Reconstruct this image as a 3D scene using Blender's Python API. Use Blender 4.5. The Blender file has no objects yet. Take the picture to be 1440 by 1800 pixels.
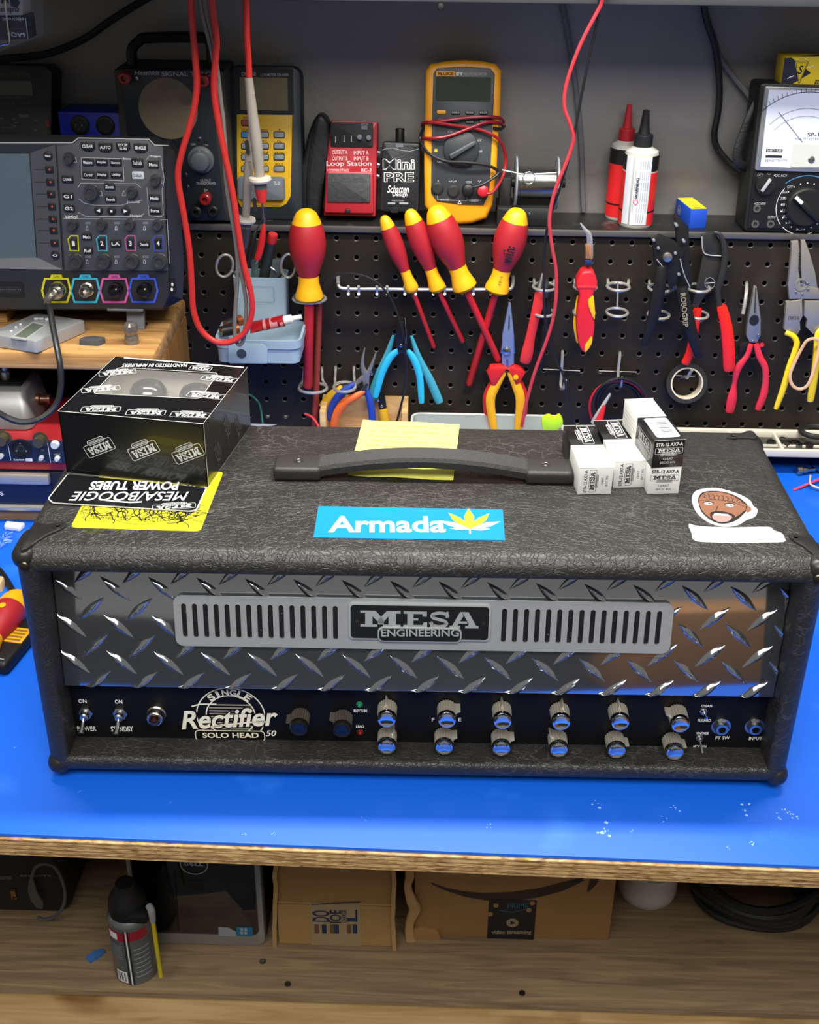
import bpy, bmesh, math, random
from mathutils import Matrix, Vector
random.seed(7)
SC = bpy.context.scene
COL = SC.collection
PI = math.pi

# ------------------------------------------------------------------ camera
CX, CY, CZ = -.1764, -1.5351, .4548
YAW, PIT, ROL, FPX = -.0197, .5099, .0109, 2125.0
def _axes():
    cy, sy, cp, sp = math.cos(YAW), math.sin(YAW), math.cos(PIT), math.sin(PIT)
    f = Vector((sy*cp, cy*cp, -sp)); r = Vector((cy, -sy, 0)); u = r.cross(f)
    c, s = math.cos(ROL), math.sin(ROL)
    return r*c + u*s, u*c - r*s, f
CR, CU, CF = _axes()
CO = Vector((CX, CY, CZ))
cam_d = bpy.data.cameras.new('camera'); cam = bpy.data.objects.new('camera', cam_d); COL.objects.link(cam)
cam_d.sensor_fit = 'HORIZONTAL'; cam_d.sensor_width = 36; cam_d.lens = FPX/1440*36
cam_d.clip_start = .05; cam_d.clip_end = 50
cam.matrix_world = Matrix(((CR.x, CU.x, -CF.x, CX), (CR.y, CU.y, -CF.y, CY), (CR.z, CU.z, -CF.z, CZ), (0, 0, 0, 1)))
SC.camera = cam

# ------------------------------------------------------------------ light
w = bpy.data.worlds.new('room_ambience'); SC.world = w; w.use_nodes = True
bg = w.node_tree.nodes['Background']; bg.inputs[0].default_value = (1, .965, .92, 1); bg.inputs[1].default_value = .22
SC.view_settings.view_transform = 'Standard'; SC.view_settings.look = 'None'
SC.view_settings.exposure = 0.18; SC.view_settings.gamma = 1.0; SC.view_settings.use_curve_mapping = False
def area(name, loc, rot, sx, sy, power, col=(1, 1, 1)):
    l = bpy.data.lights.new(name, 'AREA'); l.shape = 'RECTANGLE'; l.size = sx; l.size_y = sy; l.energy = power; l.color = col
    o = bpy.data.objects.new(name, l); COL.objects.link(o); o.location = loc; o.rotation_euler = rot
    return o
area('bench_tube_light', (-.15, -.50, .98), (math.radians(22), 0, 0), 1.25, .10, 28, (1, .965, .90))
area('room_ceiling_light', (-.2, -2.3, 1.9), (math.radians(24), 0, 0), 2.4, .9, 66, (1, .985, .96))

# ------------------------------------------------------------------ materials
def hexc(h):
    h = h.lstrip('#'); c = [int(h[i:i+2], 16)/255 for i in (0, 2, 4)]
    return tuple(((x/12.92) if x <= .04045 else ((x+.055)/1.055)**2.4) for x in c) + (1,)
MATS = {}
def M(name, col='808080', rough=.5, metal=0, bump=0, bs=300, var=.12, vs=25, spec=.5, coat=0, trans=0, emit=0, alpha=1):
    if name in MATS: return MATS[name]
    m = bpy.data.materials.new(name); m.use_nodes = True; nt = m.node_tree; N = nt.nodes; L = nt.links
    b = N['Principled BSDF']; c = hexc(col)
    tc = N.new('ShaderNodeTexCoord'); nz = N.new('ShaderNodeTexNoise'); nz.inputs['Scale'].default_value = vs; nz.inputs['Detail'].default_value = 4
    L.new(tc.outputs['Object'], nz.inputs['Vector'])
    mx = N.new('ShaderNodeMix'); mx.data_type = 'RGBA'
    mx.inputs[6].default_value = tuple(x*(1-var) for x in c[:3]) + (1,)
    mx.inputs[7].default_value = tuple(min(1, x*(1+var)) for x in c[:3]) + (1,)
    L.new(nz.outputs['Fac'], mx.inputs[0]); L.new(mx.outputs[2], b.inputs['Base Color'])
    b.inputs['Roughness'].default_value = rough; b.inputs['Metallic'].default_value = metal
    b.inputs['Specular IOR Level'].default_value = spec; b.inputs['Coat Weight'].default_value = coat
    b.inputs['Transmission Weight'].default_value = trans; b.inputs['Alpha'].default_value = alpha
    if emit: b.inputs['Emission Color'].default_value = c; b.inputs['Emission Strength'].default_value = emit
    if bump:
        n2 = N.new('ShaderNodeTexNoise'); n2.inputs['Scale'].default_value = bs; n2.inputs['Detail'].default_value = 3
        bp = N.new('ShaderNodeBump'); bp.inputs['Strength'].default_value = bump; bp.inputs['Distance'].default_value = .002
        L.new(tc.outputs['Object'], n2.inputs['Vector']); L.new(n2.outputs['Fac'], bp.inputs['Height']); L.new(bp.outputs['Normal'], b.inputs['Normal'])
    MATS[name] = m; m.diffuse_color = c
    return m

def wood(name, c0, c1, scale=(3, 40, 40), rough=.55, plies=0, spots=0):
    m = bpy.data.materials.new(name); m.use_nodes = True; nt = m.node_tree; N = nt.nodes; L = nt.links; b = N['Principled BSDF']
    tc = N.new('ShaderNodeTexCoord'); mp = N.new('ShaderNodeMapping'); mp.inputs['Scale'].default_value = scale
    L.new(tc.outputs['Object'], mp.inputs['Vector'])
    n1 = N.new('ShaderNodeTexNoise'); n1.inputs['Scale'].default_value = 2.2; n1.inputs['Detail'].default_value = 8; n1.inputs['Distortion'].default_value = 1.2
    L.new(mp.outputs['Vector'], n1.inputs['Vector'])
    rp = N.new('ShaderNodeValToRGB'); rp.color_ramp.elements[0].color = hexc(c0); rp.color_ramp.elements[1].color = hexc(c1)
    rp.color_ramp.elements[0].position = .32; rp.color_ramp.elements[1].position = .68
    L.new(n1.outputs['Fac'], rp.inputs[0]); out = rp.outputs['Color']
    if plies:
        sx = N.new('ShaderNodeSeparateXYZ'); L.new(tc.outputs['Object'], sx.inputs[0])
        ml = N.new('ShaderNodeMath'); ml.operation = 'MULTIPLY'; ml.inputs[1].default_value = plies; L.new(sx.outputs['Z'], ml.inputs[0])
        nz = N.new('ShaderNodeTexNoise'); nz.inputs['Scale'].default_value = 30; L.new(tc.outputs['Object'], nz.inputs['Vector'])
        ad = N.new('ShaderNodeMath'); ad.operation = 'MULTIPLY_ADD'; ad.inputs[1].default_value = 1.6; L.new(nz.outputs['Fac'], ad.inputs[0]); L.new(ml.outputs[0], ad.inputs[2])
        sn = N.new('ShaderNodeMath'); sn.operation = 'SINE'; L.new(ad.outputs[0], sn.inputs[0])
        mx = N.new('ShaderNodeMix'); mx.data_type = 'RGBA'; mx.blend_type = 'MULTIPLY'; mx.inputs[7].default_value = (.42, .33, .24, 1)
        mr = N.new('ShaderNodeMapRange'); mr.inputs[1].default_value = .35; mr.inputs[2].default_value = .95; mr.inputs[4].default_value = .85; L.new(sn.outputs[0], mr.inputs[0])
        L.new(mr.outputs[0], mx.inputs[0]); L.new(out, mx.inputs[6]); out = mx.outputs[2]
    if spots:
        vz = N.new('ShaderNodeTexNoise'); vz.inputs['Scale'].default_value = 9; vz.inputs['Detail'].default_value = 2; L.new(tc.outputs['Object'], vz.inputs['Vector'])
        mr = N.new('ShaderNodeMapRange'); mr.inputs[1].default_value = .62; mr.inputs[2].default_value = .75; L.new(vz.outputs['Fac'], mr.inputs[0])
        mx = N.new('ShaderNodeMix'); mx.data_type = 'RGBA'; mx.blend_type = 'MULTIPLY'; mx.inputs[7].default_value = (.5, .4, .3, 1)
        L.new(mr.outputs[0], mx.inputs[0]); L.new(out, mx.inputs[6]); out = mx.outputs[2]
    L.new(out, b.inputs['Base Color']); b.inputs['Roughness'].default_value = rough
    bp = N.new('ShaderNodeBump'); bp.inputs['Strength'].default_value = .25; bp.inputs['Distance'].default_value = .002
    L.new(n1.outputs['Fac'], bp.inputs['Height']); L.new(bp.outputs['Normal'], b.inputs['Normal'])
    return m

def tolex():
    m = bpy.data.materials.new('black_tolex'); m.use_nodes = True; nt = m.node_tree; N = nt.nodes; L = nt.links; b = N['Principled BSDF']
    tc = N.new('ShaderNodeTexCoord'); mp = N.new('ShaderNodeMapping'); mp.inputs['Scale'].default_value = (45, 62, 62)
    nz = N.new('ShaderNodeTexNoise'); nz.inputs['Scale'].default_value = 28; nz.inputs['Detail'].default_value = 4
    L.new(tc.outputs['Object'], nz.inputs['Vector'])
    vm = N.new('ShaderNodeVectorMath'); vm.operation = 'MULTIPLY_ADD'; vm.inputs[1].default_value = (.05, .05, .05)
    L.new(nz.outputs['Color'], vm.inputs[0]); L.new(tc.outputs['Object'], vm.inputs[2]); L.new(vm.outputs[0], mp.inputs['Vector'])
    def lines(sc, lo, hi):
        v = N.new('ShaderNodeTexVoronoi'); v.feature = 'DISTANCE_TO_EDGE'; v.inputs['Scale'].default_value = sc
        L.new(mp.outputs['Vector'], v.inputs['Vector'])
        r = N.new('ShaderNodeMapRange'); r.inputs[1].default_value = lo; r.inputs[2].default_value = hi; r.inputs[3].default_value = 1; r.inputs[4].default_value = 0
        L.new(v.outputs['Distance'], r.inputs[0]); return r.outputs[0]
    l1 = lines(1.15, 0, .045); l2 = lines(3.1, 0, .09)
    big = N.new('ShaderNodeTexNoise'); big.inputs['Scale'].default_value = 14; big.inputs['Detail'].default_value = 3; L.new(tc.outputs['Object'], big.inputs['Vector'])
    bm_ = N.new('ShaderNodeMapRange'); bm_.inputs[1].default_value = .42; bm_.inputs[2].default_value = .62; L.new(big.outputs['Fac'], bm_.inputs[0])
    mu = N.new('ShaderNodeMath'); mu.operation = 'MULTIPLY'; L.new(l1, mu.inputs[0]); L.new(bm_.outputs[0], mu.inputs[1])
    mx = N.new('ShaderNodeMix'); mx.data_type = 'RGBA'; mx.inputs[6].default_value = hexc('2a2927'); mx.inputs[7].default_value = hexc('4c4a46')
    L.new(mu.outputs[0], mx.inputs[0]); L.new(mx.outputs[2], b.inputs['Base Color'])
    b.inputs['Roughness'].default_value = .40; b.inputs['Specular IOR Level'].default_value = .5
    ad = N.new('ShaderNodeMath'); ad.operation = 'ADD'; L.new(l1, ad.inputs[0]); L.new(l2, ad.inputs[1])
    fine = N.new('ShaderNodeTexNoise'); fine.inputs['Scale'].default_value = 900; L.new(tc.outputs['Object'], fine.inputs['Vector'])
    a2 = N.new('ShaderNodeMath'); a2.operation = 'MULTIPLY_ADD'; a2.inputs[1].default_value = .6; L.new(fine.outputs['Fac'], a2.inputs[0]); L.new(ad.outputs[0], a2.inputs[2])
    bp = N.new('ShaderNodeBump'); bp.inputs['Strength'].default_value = .42; bp.inputs['Distance'].default_value = .0009; bp.invert = True
    L.new(a2.outputs[0], bp.inputs['Height']); L.new(bp.outputs['Normal'], b.inputs['Normal'])
    return m

def stained(name, col, specks, scale, lo, hi, rough=.4, bump=.1, big=None, spec=.5):
    m = bpy.data.materials.new(name); m.use_nodes = True; nt = m.node_tree; N = nt.nodes; L = nt.links; b = N['Principled BSDF']
    tc = N.new('ShaderNodeTexCoord'); nz = N.new('ShaderNodeTexNoise'); nz.inputs['Scale'].default_value = scale; nz.inputs['Detail'].default_value = 6
    L.new(tc.outputs['Object'], nz.inputs['Vector'])
    mr = N.new('ShaderNodeMapRange'); mr.inputs[1].default_value = lo; mr.inputs[2].default_value = hi; L.new(nz.outputs['Fac'], mr.inputs[0])
    mx = N.new('ShaderNodeMix'); mx.data_type = 'RGBA'; mx.inputs[6].default_value = hexc(col); mx.inputs[7].default_value = hexc(specks)
    L.new(mr.outputs[0], mx.inputs[0]); L.new(mx.outputs[2], b.inputs['Base Color']); b.inputs['Roughness'].default_value = rough; b.inputs['Specular IOR Level'].default_value = spec
    n2 = N.new('ShaderNodeTexNoise'); n2.inputs['Scale'].default_value = big or 60; n2.inputs['Detail'].default_value = 4; L.new(tc.outputs['Object'], n2.inputs['Vector'])
    bp = N.new('ShaderNodeBump'); bp.inputs['Strength'].default_value = bump; bp.inputs['Distance'].default_value = .004
    L.new(n2.outputs['Fac'], bp.inputs['Height']); L.new(bp.outputs['Normal'], b.inputs['Normal'])
    return m

BLK = M('black_plastic', '1a1a1a', .45, spec=.3); BLKM = M('matte_black', '0d0d0e', .6); WHT = M('white_print', 'e9e9e6', .6, var=.03)
STEEL = M('steel', 'b9bab8', .25, 1, var=.05); CHROME = M('chrome', 'd8dadc', .08, 1, var=.03); TOOLCHROME = M('tool_chrome', 'c4c3be', .2, .6, var=.03); DKSTEEL = M('dark_steel', '6d6c69', .35, 1)
RUB = M('rubber_black', '121314', .55, bump=.1); GREY = M('grey_plastic', '6f757c', .5); LGREY = M('light_grey_print', '9c9d9e', .5)
RED = M('red_grip', 'c4201f', .42); YEL = M('yellow_grip', 'f0ae10', .42); DRED = M('dark_red_grip', '9c1a22', .5)

# ------------------------------------------------------------------ frames and pixels
def ray(px, py): return CF + CR*((px-720)/FPX) - CU*((py-900)/FPX)
def onY(px, py, Y):
    d = ray(px, py); return CO + d*((Y-CO.y)/d.y)
def onZ(px, py, Z):
    d = ray(px, py); return CO + d*((Z-CO.z)/d.z)
def frame(o, x, y):
    x = Vector(x).normalized(); z = x.cross(Vector(y)).normalized(); y = z.cross(x)
    return Matrix(((x.x, y.x, z.x, o[0]), (x.y, y.y, z.y, o[1]), (x.z, y.z, z.z, o[2]), (0, 0, 0, 1)))
def pt(F, px, py, d=0):
    n = Vector((F[0][2], F[1][2], F[2][2])); o = F.translation + n*d
    r = ray(px, py); q = CO + r*((o-CO).dot(n)/r.dot(n)); v = F.inverted() @ q
    return (v.x, v.y)
def pts(F, d, l): return [pt(F, x, y, d) for x, y in l]
def pw(F, px, py, d=0):
    x, y = pt(F, px, py, d); return F @ Vector((x, y, d))
def PEG(d=0): return frame((0, -d, 0), (1, 0, 0), (0, 0, 1))
def LEAN(yb, deg=0, zb=.017, yaw=0):      # plane standing on height zb at depth yb, leaning back by deg
    a = math.radians(deg); y = math.radians(yaw); s, c = math.sin(a), math.cos(a)
    return frame((0, yb, zb), (math.cos(y), math.sin(y), 0), (-math.sin(y)*s, math.cos(y)*s, c))
def FLAT(z, yaw=0):
    y = math.radians(yaw); return frame((0, 0, z), (math.cos(y), math.sin(y), 0), (-math.sin(y), math.cos(y), 0))

# ------------------------------------------------------------------ shape helpers
def rrect(x0, y0, x1, y1, r, n=6):
    out = []; r = max(1e-6, min(r, (x1-x0)/2, (y1-y0)/2))
    for cx, cy, a in ((x1-r, y1-r, 0), (x0+r, y1-r, 90), (x0+r, y0+r, 180), (x1-r, y0+r, 270)):
        for i in range(n+1):
            t = math.radians(a+90*i/n); out.append((cx+r*math.cos(t), cy+r*math.sin(t)))
    return out
def ell(cx, cy, a, b=None, n=28, rot=0):
    b = a if b is None else b; c, s = math.cos(rot), math.sin(rot)
    return [(cx+a*math.cos(t)*c-b*math.sin(t)*s, cy+a*math.cos(t)*s+b*math.sin(t)*c) for t in (2*PI*i/n for i in range(n))]
def smooth(P, k=4, closed=False):
    P = [Vector(p) for p in P]; n = len(P)
    if n < 3: return P
    out = []
    rng = range(n if closed else n-1)
    for i in rng:
        p0 = P[(i-1) % n] if closed or i > 0 else P[0]*2-P[1]
        p1 = P[i]; p2 = P[(i+1) % n]
        p3 = P[(i+2) % n] if closed or i+2 < n else P[-1]*2-P[-2]
        for j in range(k):
            t = j/k
            out.append(.5*((2*p1)+(p2-p0)*t+(2*p0-5*p1+4*p2-p3)*t*t+(3*p1-p0-3*p2+p3)*t**3))
    if not closed: out.append(P[-1])
    return out
def sm2(P, k=4, closed=True): return [(v.x, v.y) for v in smooth([(x, y, 0) for x, y in P], k, closed)]

class MB:
    def __init__(s): s.v = []; s.f = []; s.m = []; s.mats = []
    def mi(s, m):
        if m not in s.mats: s.mats.append(m)
        return s.mats.index(m)
    def add(s, vs, fs, mat, F=None):
        b = len(s.v); k = s.mi(mat)
        for v in vs: s.v.append((F @ Vector(v)) if F is not None else Vector(v))
        for f in fs: s.f.append([b+i for i in f]); s.m.append(k)
        return s
    def addbm(s, bm, mat, F=None):
        bm.verts.index_update()
        s.add([v.co for v in bm.verts], [[v.index for v in f.verts] for f in bm.faces], mat, F); bm.free(); return s
    def box(s, c, d, mat, b=0, F=None, seg=2, R=None):
        bm = bmesh.new(); bmesh.ops.create_cube(bm, size=1)
        for v in bm.verts: v.co = Vector((v.co.x*d[0], v.co.y*d[1], v.co.z*d[2]))
        if b: bmesh.ops.bevel(bm, geom=list(bm.edges), offset=min(b, min(d)*.49), segments=seg, profile=.5, affect='EDGES')
        T = Matrix.Translation(c)
        if R is not None: T = T @ R
        return s.addbm(bm, mat, (F @ T) if F is not None else T)
    def loft(s, loops, mat, F=None, c0=True, c1=True, closed=False):
        n = len(loops[0]); vs = [p for l in loops for p in l]; fs = []
        k = len(loops)
        for i in range(k if closed else k-1):
            a, b = i*n, ((i+1) % k)*n
            for j in range(n):
                q = (j+1) % n; fs.append((a+j, a+q, b+q, b+j))
        if not closed:
            if c0: fs.append(tuple(reversed(range(n))))
            if c1: fs.append(tuple((k-1)*n+j for j in range(n)))
        return s.add(vs, fs, mat, F)
    def prism(s, poly, z0, z1, mat, F=None, b=0, seg=2):
        A = sum(poly[i][0]*poly[(i+1) % len(poly)][1]-poly[(i+1) % len(poly)][0]*poly[i][1] for i in range(len(poly)))
        if A < 0: poly = list(reversed(poly))
        if not b: return s.loft([[(x, y, z0) for x, y in poly], [(x, y, z1) for x, y in poly]], mat, F)
        bm = bmesh.new(); vs = [bm.verts.new((x, y, z0)) for x, y in poly]; f = bm.faces.new(vs)
        r = bmesh.ops.extrude_face_region(bm, geom=[f]); tv = [e for e in r['geom'] if isinstance(e, bmesh.types.BMVert)]
        for v in tv: v.co.z = z1
        te = [e for e in bm.edges if all(abs(v.co.z-z1) < 1e-7 for v in e.verts)]
        bmesh.ops.bevel(bm, geom=te, offset=b, segments=seg, profile=.5, affect='EDGES', clamp_overlap=True)
        bmesh.ops.recalc_face_normals(bm, faces=list(bm.faces))
        return s.addbm(bm, mat, F)
    def flat(s, poly, z, mat, F=None):
        A = sum(poly[i][0]*poly[(i+1) % len(poly)][1]-poly[(i+1) % len(poly)][0]*poly[i][1] for i in range(len(poly)))
        if A < 0: poly = list(reversed(poly))
        return s.add([(x, y, z) for x, y in poly], [tuple(range(len(poly)))], mat, F)
    def cyl(s, c, r, h, mat, F=None, n=24, r2=None, b=0):   # along local z, base at c
        r2 = r if r2 is None else r2
        prof = [(r, 0), (r2, h)] if not b else [(r-b, 0), (r, b), (r2, h-b), (r2-b*.4, h-b*.3), (r2-b, h)]
        return s.lathe(prof, mat, (F @ Matrix.Translation(c)) if F is not None else Matrix.Translation(c), n)
    def lathe(s, prof, mat, F=None, n=24, cap=True):
        loops = [[(max(r, 1e-5)*math.cos(2*PI*i/n), max(r, 1e-5)*math.sin(2*PI*i/n), z) for i in range(n)] for r, z in prof]
        return s.loft(loops, mat, F, cap, cap)
    def ringf(s, c, ro, ri, z0, z1, mat, F=None, n=24):
        L = []
        for r, z in ((ri, z0), (ro, z0), (ro, z1), (ri, z1)):
            L.append([(c[0]+r*math.cos(2*PI*i/n), c[1]+r*math.sin(2*PI*i/n), c[2]+z) for i in range(n)])
        return s.loft(L, mat, F, closed=True)
    def tube(s, P, r, mat, F=None, n=8, closed=False, k=4, sq=1):
        P = [(F @ Vector(p)) if F is not None else Vector(p) for p in P]
        rr = r if isinstance(r, (list, tuple)) else None
        if k > 1 and len(P) > 2:
            if rr: rv = [v.x for v in smooth([(q, 0, 0) for q in rr], k, closed)]
            P = smooth(P, k, closed)
            if rr: rr = rv
        T = []; m = len(P)
        for i in range(m):
            a = P[(i-1) % m] if closed or i > 0 else P[i]; b = P[(i+1) % m] if closed or i < m-1 else P[i]
            T.append((b-a).normalized() if (b-a).length > 1e-9 else Vector((0, 0, 1)))
        up = Vector((0, -1, .01)); 
        if abs(T[0].dot(up)) > .95: up = Vector((1, 0, 0))
        nrm = (up - T[0]*up.dot(T[0])).normalized(); loops = []
        for i in range(m):
            nrm = (nrm - T[i]*nrm.dot(T[i])); nrm = nrm.normalized() if nrm.length > 1e-9 else Vector((1, 0, 0))
            bn = T[i].cross(nrm); q = rr[i] if rr else r
            loops.append([P[i] + nrm*(q*sq*math.cos(2*PI*j/n)) + bn*(q*math.sin(2*PI*j/n)) for j in range(n)])
        return s.loft(loops, mat, None, closed=closed)
    def line(s, F, P, wd, d, mat, closed=False):           # thin flat printed stroke in frame F at height d
        n = len(P)
        for i in range(n if closed else n-1):
            a, b = Vector(P[i]).to_2d(), Vector(P[(i+1) % n]).to_2d(); t = b-a
            if t.length < 1e-9: continue
            t.normalize(); q = Vector((-t.y, t.x))*wd/2; e = t*wd*.3
            s.flat([tuple(a-e-q), tuple(b+e-q), tuple(b+e+q), tuple(a-e+q)], d+(i % 2)*2e-5, mat, F)
        return s
    def lpx(s, F, P, wd, d, mat, closed=False): return s.line(F, pts(F, d, P), wd, d, mat, closed)
    def holed(s, outer, holes, z0, z1, mat, F=None):
        cu = bpy.data.curves.new('t', 'CURVE'); cu.dimensions = '2D'; cu.fill_mode = 'BOTH'; cu.extrude = (z1-z0)/2
        for l in [outer]+holes:
            sp = cu.splines.new('POLY'); sp.points.add(len(l)-1); sp.use_cyclic_u = True
            for p, q in zip(sp.points, l): p.co = (q[0], q[1], 0, 1)
        return s._curve(cu, mat, (F @ Matrix.Translation((0, 0, (z0+z1)/2))) if F is not None else Matrix.Translation((0, 0, (z0+z1)/2)))
    def _curve(s, cu, mat, F, fn=None):
        o = bpy.data.objects.new('t', cu); me = bpy.data.meshes.new_from_object(o)
        vs = [v.co.copy() for v in me.vertices]
        if fn: vs = fn(vs)
        if vs: s.add(vs, [list(p.vertices) for p in me.polygons], mat, F)
        bpy.data.meshes.remove(me); bpy.data.objects.remove(o); bpy.data.curves.remove(cu)
        return s
    def text(s, F, t, x0, y0, x1, y1, d, mat, bold=0, shear=0, rot=0, ex=0, fn=None, fitw=True):
        # text filling the box from left/baseline (x0,y0) to right/top (x1,y1) in frame F; rot in degrees about the box centre
        cu = bpy.data.curves.new('t', 'FONT'); cu.body = t; cu.size = 1; cu.offset = bold; cu.shear = shear; cu.extrude = 0; cu.resolution_u = 3
        def fit(vs):
            if not vs: return vs
            ax, bx = min(v.x for v in vs), max(v.x for v in vs); ay, by = min(v.y for v in vs), max(v.y for v in vs)
            c, sn = math.cos(math.radians(rot)), math.sin(math.radians(rot)); wd, ht = x1-x0, y1-y0; mx, my = (x0+x1)/2, (y0+y1)/2
            kx = wd/max(bx-ax, 1e-6); ky = ht/max(by-ay, 1e-6)
            out = []
            for v in vs:
                x = (v.x-ax)*kx-wd/2; y = (v.y-ay)*ky-ht/2; X, Y = mx+x*c-y*sn, my+x*sn+y*c
                out.append(Vector(fn(X, Y, d)) if fn else Vector((X, Y, d)))
            return out
        return s._curve(cu, mat, F, fit)
    def tpx(s, F, t, x0, y0, x1, y1, d, mat, bold=0, shear=0, rot=0):
        # pixel box of the photograph: left, baseline, right, top
        a, b = pt(F, x0, y0, d), pt(F, x1, y1, d); a2, b2 = pt(F, x0, y1, d), pt(F, x1, y0, d)
        ym0, ym1 = (a[1]+b2[1])/2, (b[1]+a2[1])/2; xm0, xm1 = (a[0]+a2[0])/2, (b[0]+b2[0])/2
        ang = math.degrees(math.atan2(b2[1]-a[1], b2[0]-a[0]))
        return s.text(F, t, xm0, ym0, xm1, ym1, d, mat, bold, shear, rot+ang)
    def build(s, name, parent=None, loc=None, ang=.6, flatn=False):
        me = bpy.data.meshes.new(name)
        if parent is not None: I = PM[parent.name].inverted(); vs = [I @ v for v in s.v]
        else:
            if loc is None:
                xs = [v.x for v in s.v]; ys = [v.y for v in s.v]; zs = [v.z for v in s.v]
                loc = ((min(xs)+max(xs))/2, (min(ys)+max(ys))/2, min(zs))
            vs = [v-Vector(loc) for v in s.v]
        me.from_pydata([tuple(v) for v in vs], [], s.f)
        for m in s.mats: me.materials.append(m)
        me.polygons.foreach_set('material_index', s.m)
        bm = bmesh.new(); bm.from_mesh(me); bmesh.ops.recalc_face_normals(bm, faces=list(bm.faces)); bm.to_mesh(me); bm.free()
        if not flatn:
            me.polygons.foreach_set('use_smooth', [True]*len(me.polygons)); me.set_sharp_from_angle(angle=ang)
        me.update()
        o = bpy.data.objects.new(name, me); COL.objects.link(o)
        if parent is not None: o.parent = parent; PM[o.name] = PM[parent.name]
        else: o.location = loc; PM[o.name] = Matrix.Translation(loc)
        return o
PM = {}
def tag(o, label=None, cat=None, group=None, kind=None):
    if label: o['label'] = label
    if cat: o['category'] = cat
    if group: o['group'] = group
    if kind: o['kind'] = kind
    return o
def thing(name, label, cat, loc=(0, 0, 0), group=None):
    o = bpy.data.objects.new(name, None); COL.objects.link(o); o.location = loc; o.empty_display_size = .02
    PM[o.name] = Matrix.Translation(loc)
    return tag(o, label, cat, group)
def one(mb, name, label, cat, group=None): return tag(mb.build(name), label, cat, group)
# ------------------------------------------------------------------ setting
BZ = -.291                                   # top of the blue mat
LZ = .017                                    # top of the black ledge
WY = .078                                    # back wall
SZ = -.78                                    # shelf under the bench
wallm = stained('grey_wall_paint', '76736f', '82807c', 6, .4, .7, .5, .35, 38)
mb = MB(); mb.box((-.1, WY+.05, .1), (5, .1, 2.6), wallm); o = mb.build('wall_back', loc=(-.1, WY+.05, -1.2)); o['kind'] = 'structure'
mb = MB(); mb.box((-.1, -1.6, -1.22), (5, 3.6, .06), stained('concrete_floor', '15181c', '1d2024', 8, .4, .7, .6)); o = mb.build('floor'); o['kind'] = 'structure'

mb = MB(); mb.box((.05, -.002, .302), (2.0, .158, .018), M('dark_grey_shelf', '3b3c3e', .6), .002)
T = thing('upper_shelf', 'dark grey shelf board along the very top edge above the grey wall', 'shelf', (.05, 0, .293)); mb.build('board', T)
mb = MB(); mb.box((-.835, -.115, .365), (1.0, .384, .05), MATS['dark_grey_shelf'], .002); mb.build('added_shade_slab', T)  # unseen slab added overhead to shade the upper left

ledgem = stained('black_ledge_paint', '1b1b1c', '4a4a49', 30, .62, .8, .34, .25, 45)
T = thing('ledge', 'narrow scuffed black ledge running along the wall above the pegboards', 'shelf', (0, .04, LZ-.004))
mb = MB(); mb.box((0, .0375, LZ-.002), (1.9, .081, .004), ledgem, .001); mb.build('board', T)
mb = MB(); mb.box((0, -.0045, LZ-.004), (1.9, .003, .008), M('worn_edge', '6d6a66', .4, .6), .001); tag(mb.build('edge_strip', T), 'worn bare metal edge strip')

# pegboards: one inch grid, real round holes
pegm = stained('black_pegboard_enamel', '29241d', '423b31', 7, .5, .8, .45, .1, 20, .2)
def pegboard(c0, c1, r0, r1, label, ztop=None):
    p = .0254; R = .0032; T = thing('pegboard', label, 'pegboard', ((c0+c1)/2*p, .006, -(r1-1)*p-p/2), 'black pegboards over the bench')
    mb = MB(); n = 16; circ = [(R*math.cos(2*PI*i/n+PI/n), R*math.sin(2*PI*i/n+PI/n)) for i in range(n)]
    F = PEG(0)
    def sq(a):
        x, y = math.cos(a), math.sin(a); k = (p/2)/max(abs(x), abs(y)); return (x*k, y*k)
    S = [sq(2*PI*i/n) for i in range(n)]; circ = [(R*math.cos(2*PI*i/n), R*math.sin(2*PI*i/n)) for i in range(n)]; rim = [(x*1.28, y*1.28) for x, y in circ]; rf = []
    vs = []; fs = []
    for c in range(c0, c1+1):
        for r in range(r0, r1+1):
            b = len(vs); ox, oy = c*p, -(r-1)*p
            vs += [(ox+x, oy+y, 0) for x, y in S] + [(ox+x, oy+y, 0) for x, y in rim] + [(ox+x, oy+y, -.0005) for x, y in circ] + [(ox+x, oy+y, -.003) for x, y in circ]
            for i in range(n):
                j = (i+1) % n; fs += [(b+i, b+j, b+n+j, b+n+i), (b+2*n+i, b+2*n+j, b+3*n+j, b+3*n+i)]; rf.append((b+n+i, b+n+j, b+2*n+j, b+2*n+i))
    mb.add(vs, fs, pegm, F); mb.add(vs, rf, M('hole_rim_worn', '4d4b48', .4, .3), F)
    xa, xb, ya, yb = c0*p-p/2, c1*p+p/2, -(r1-1)*p-p/2, -(r0-1)*p+p/2
    for (a, b_) in (((xa, ya), (xb, ya)), ((xb, ya), (xb, yb)), ((xb, yb), (xa, yb)), ((xa, yb), (xa, ya))):
        mb.add([(a[0], a[1], 0), (b_[0], b_[1], 0), (b_[0], b_[1], -.004), (a[0], a[1], -.004)], [(0, 1, 2, 3)], pegm, F)
    mb.build('perforated_face', T, flatn=True)
    mb = MB(); mb.box(((xa+xb)/2, .022, (ya+yb)/2), (xb-xa, .012, yb-ya), M('board_backing', '050505', .9)); mb.build('backing', T)
    return T
pegboard(-32, -7, 1, 12, 'left black pegboard panel, holding the grey-blue box and the largest screwdriver')
pegboard(-6, 17, 1, 3, 'upper right black pegboard panel directly under the bottles')
pegboard(-6, 17, 4, 12, 'lower right black pegboard panel behind the white tube cartons')

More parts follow.
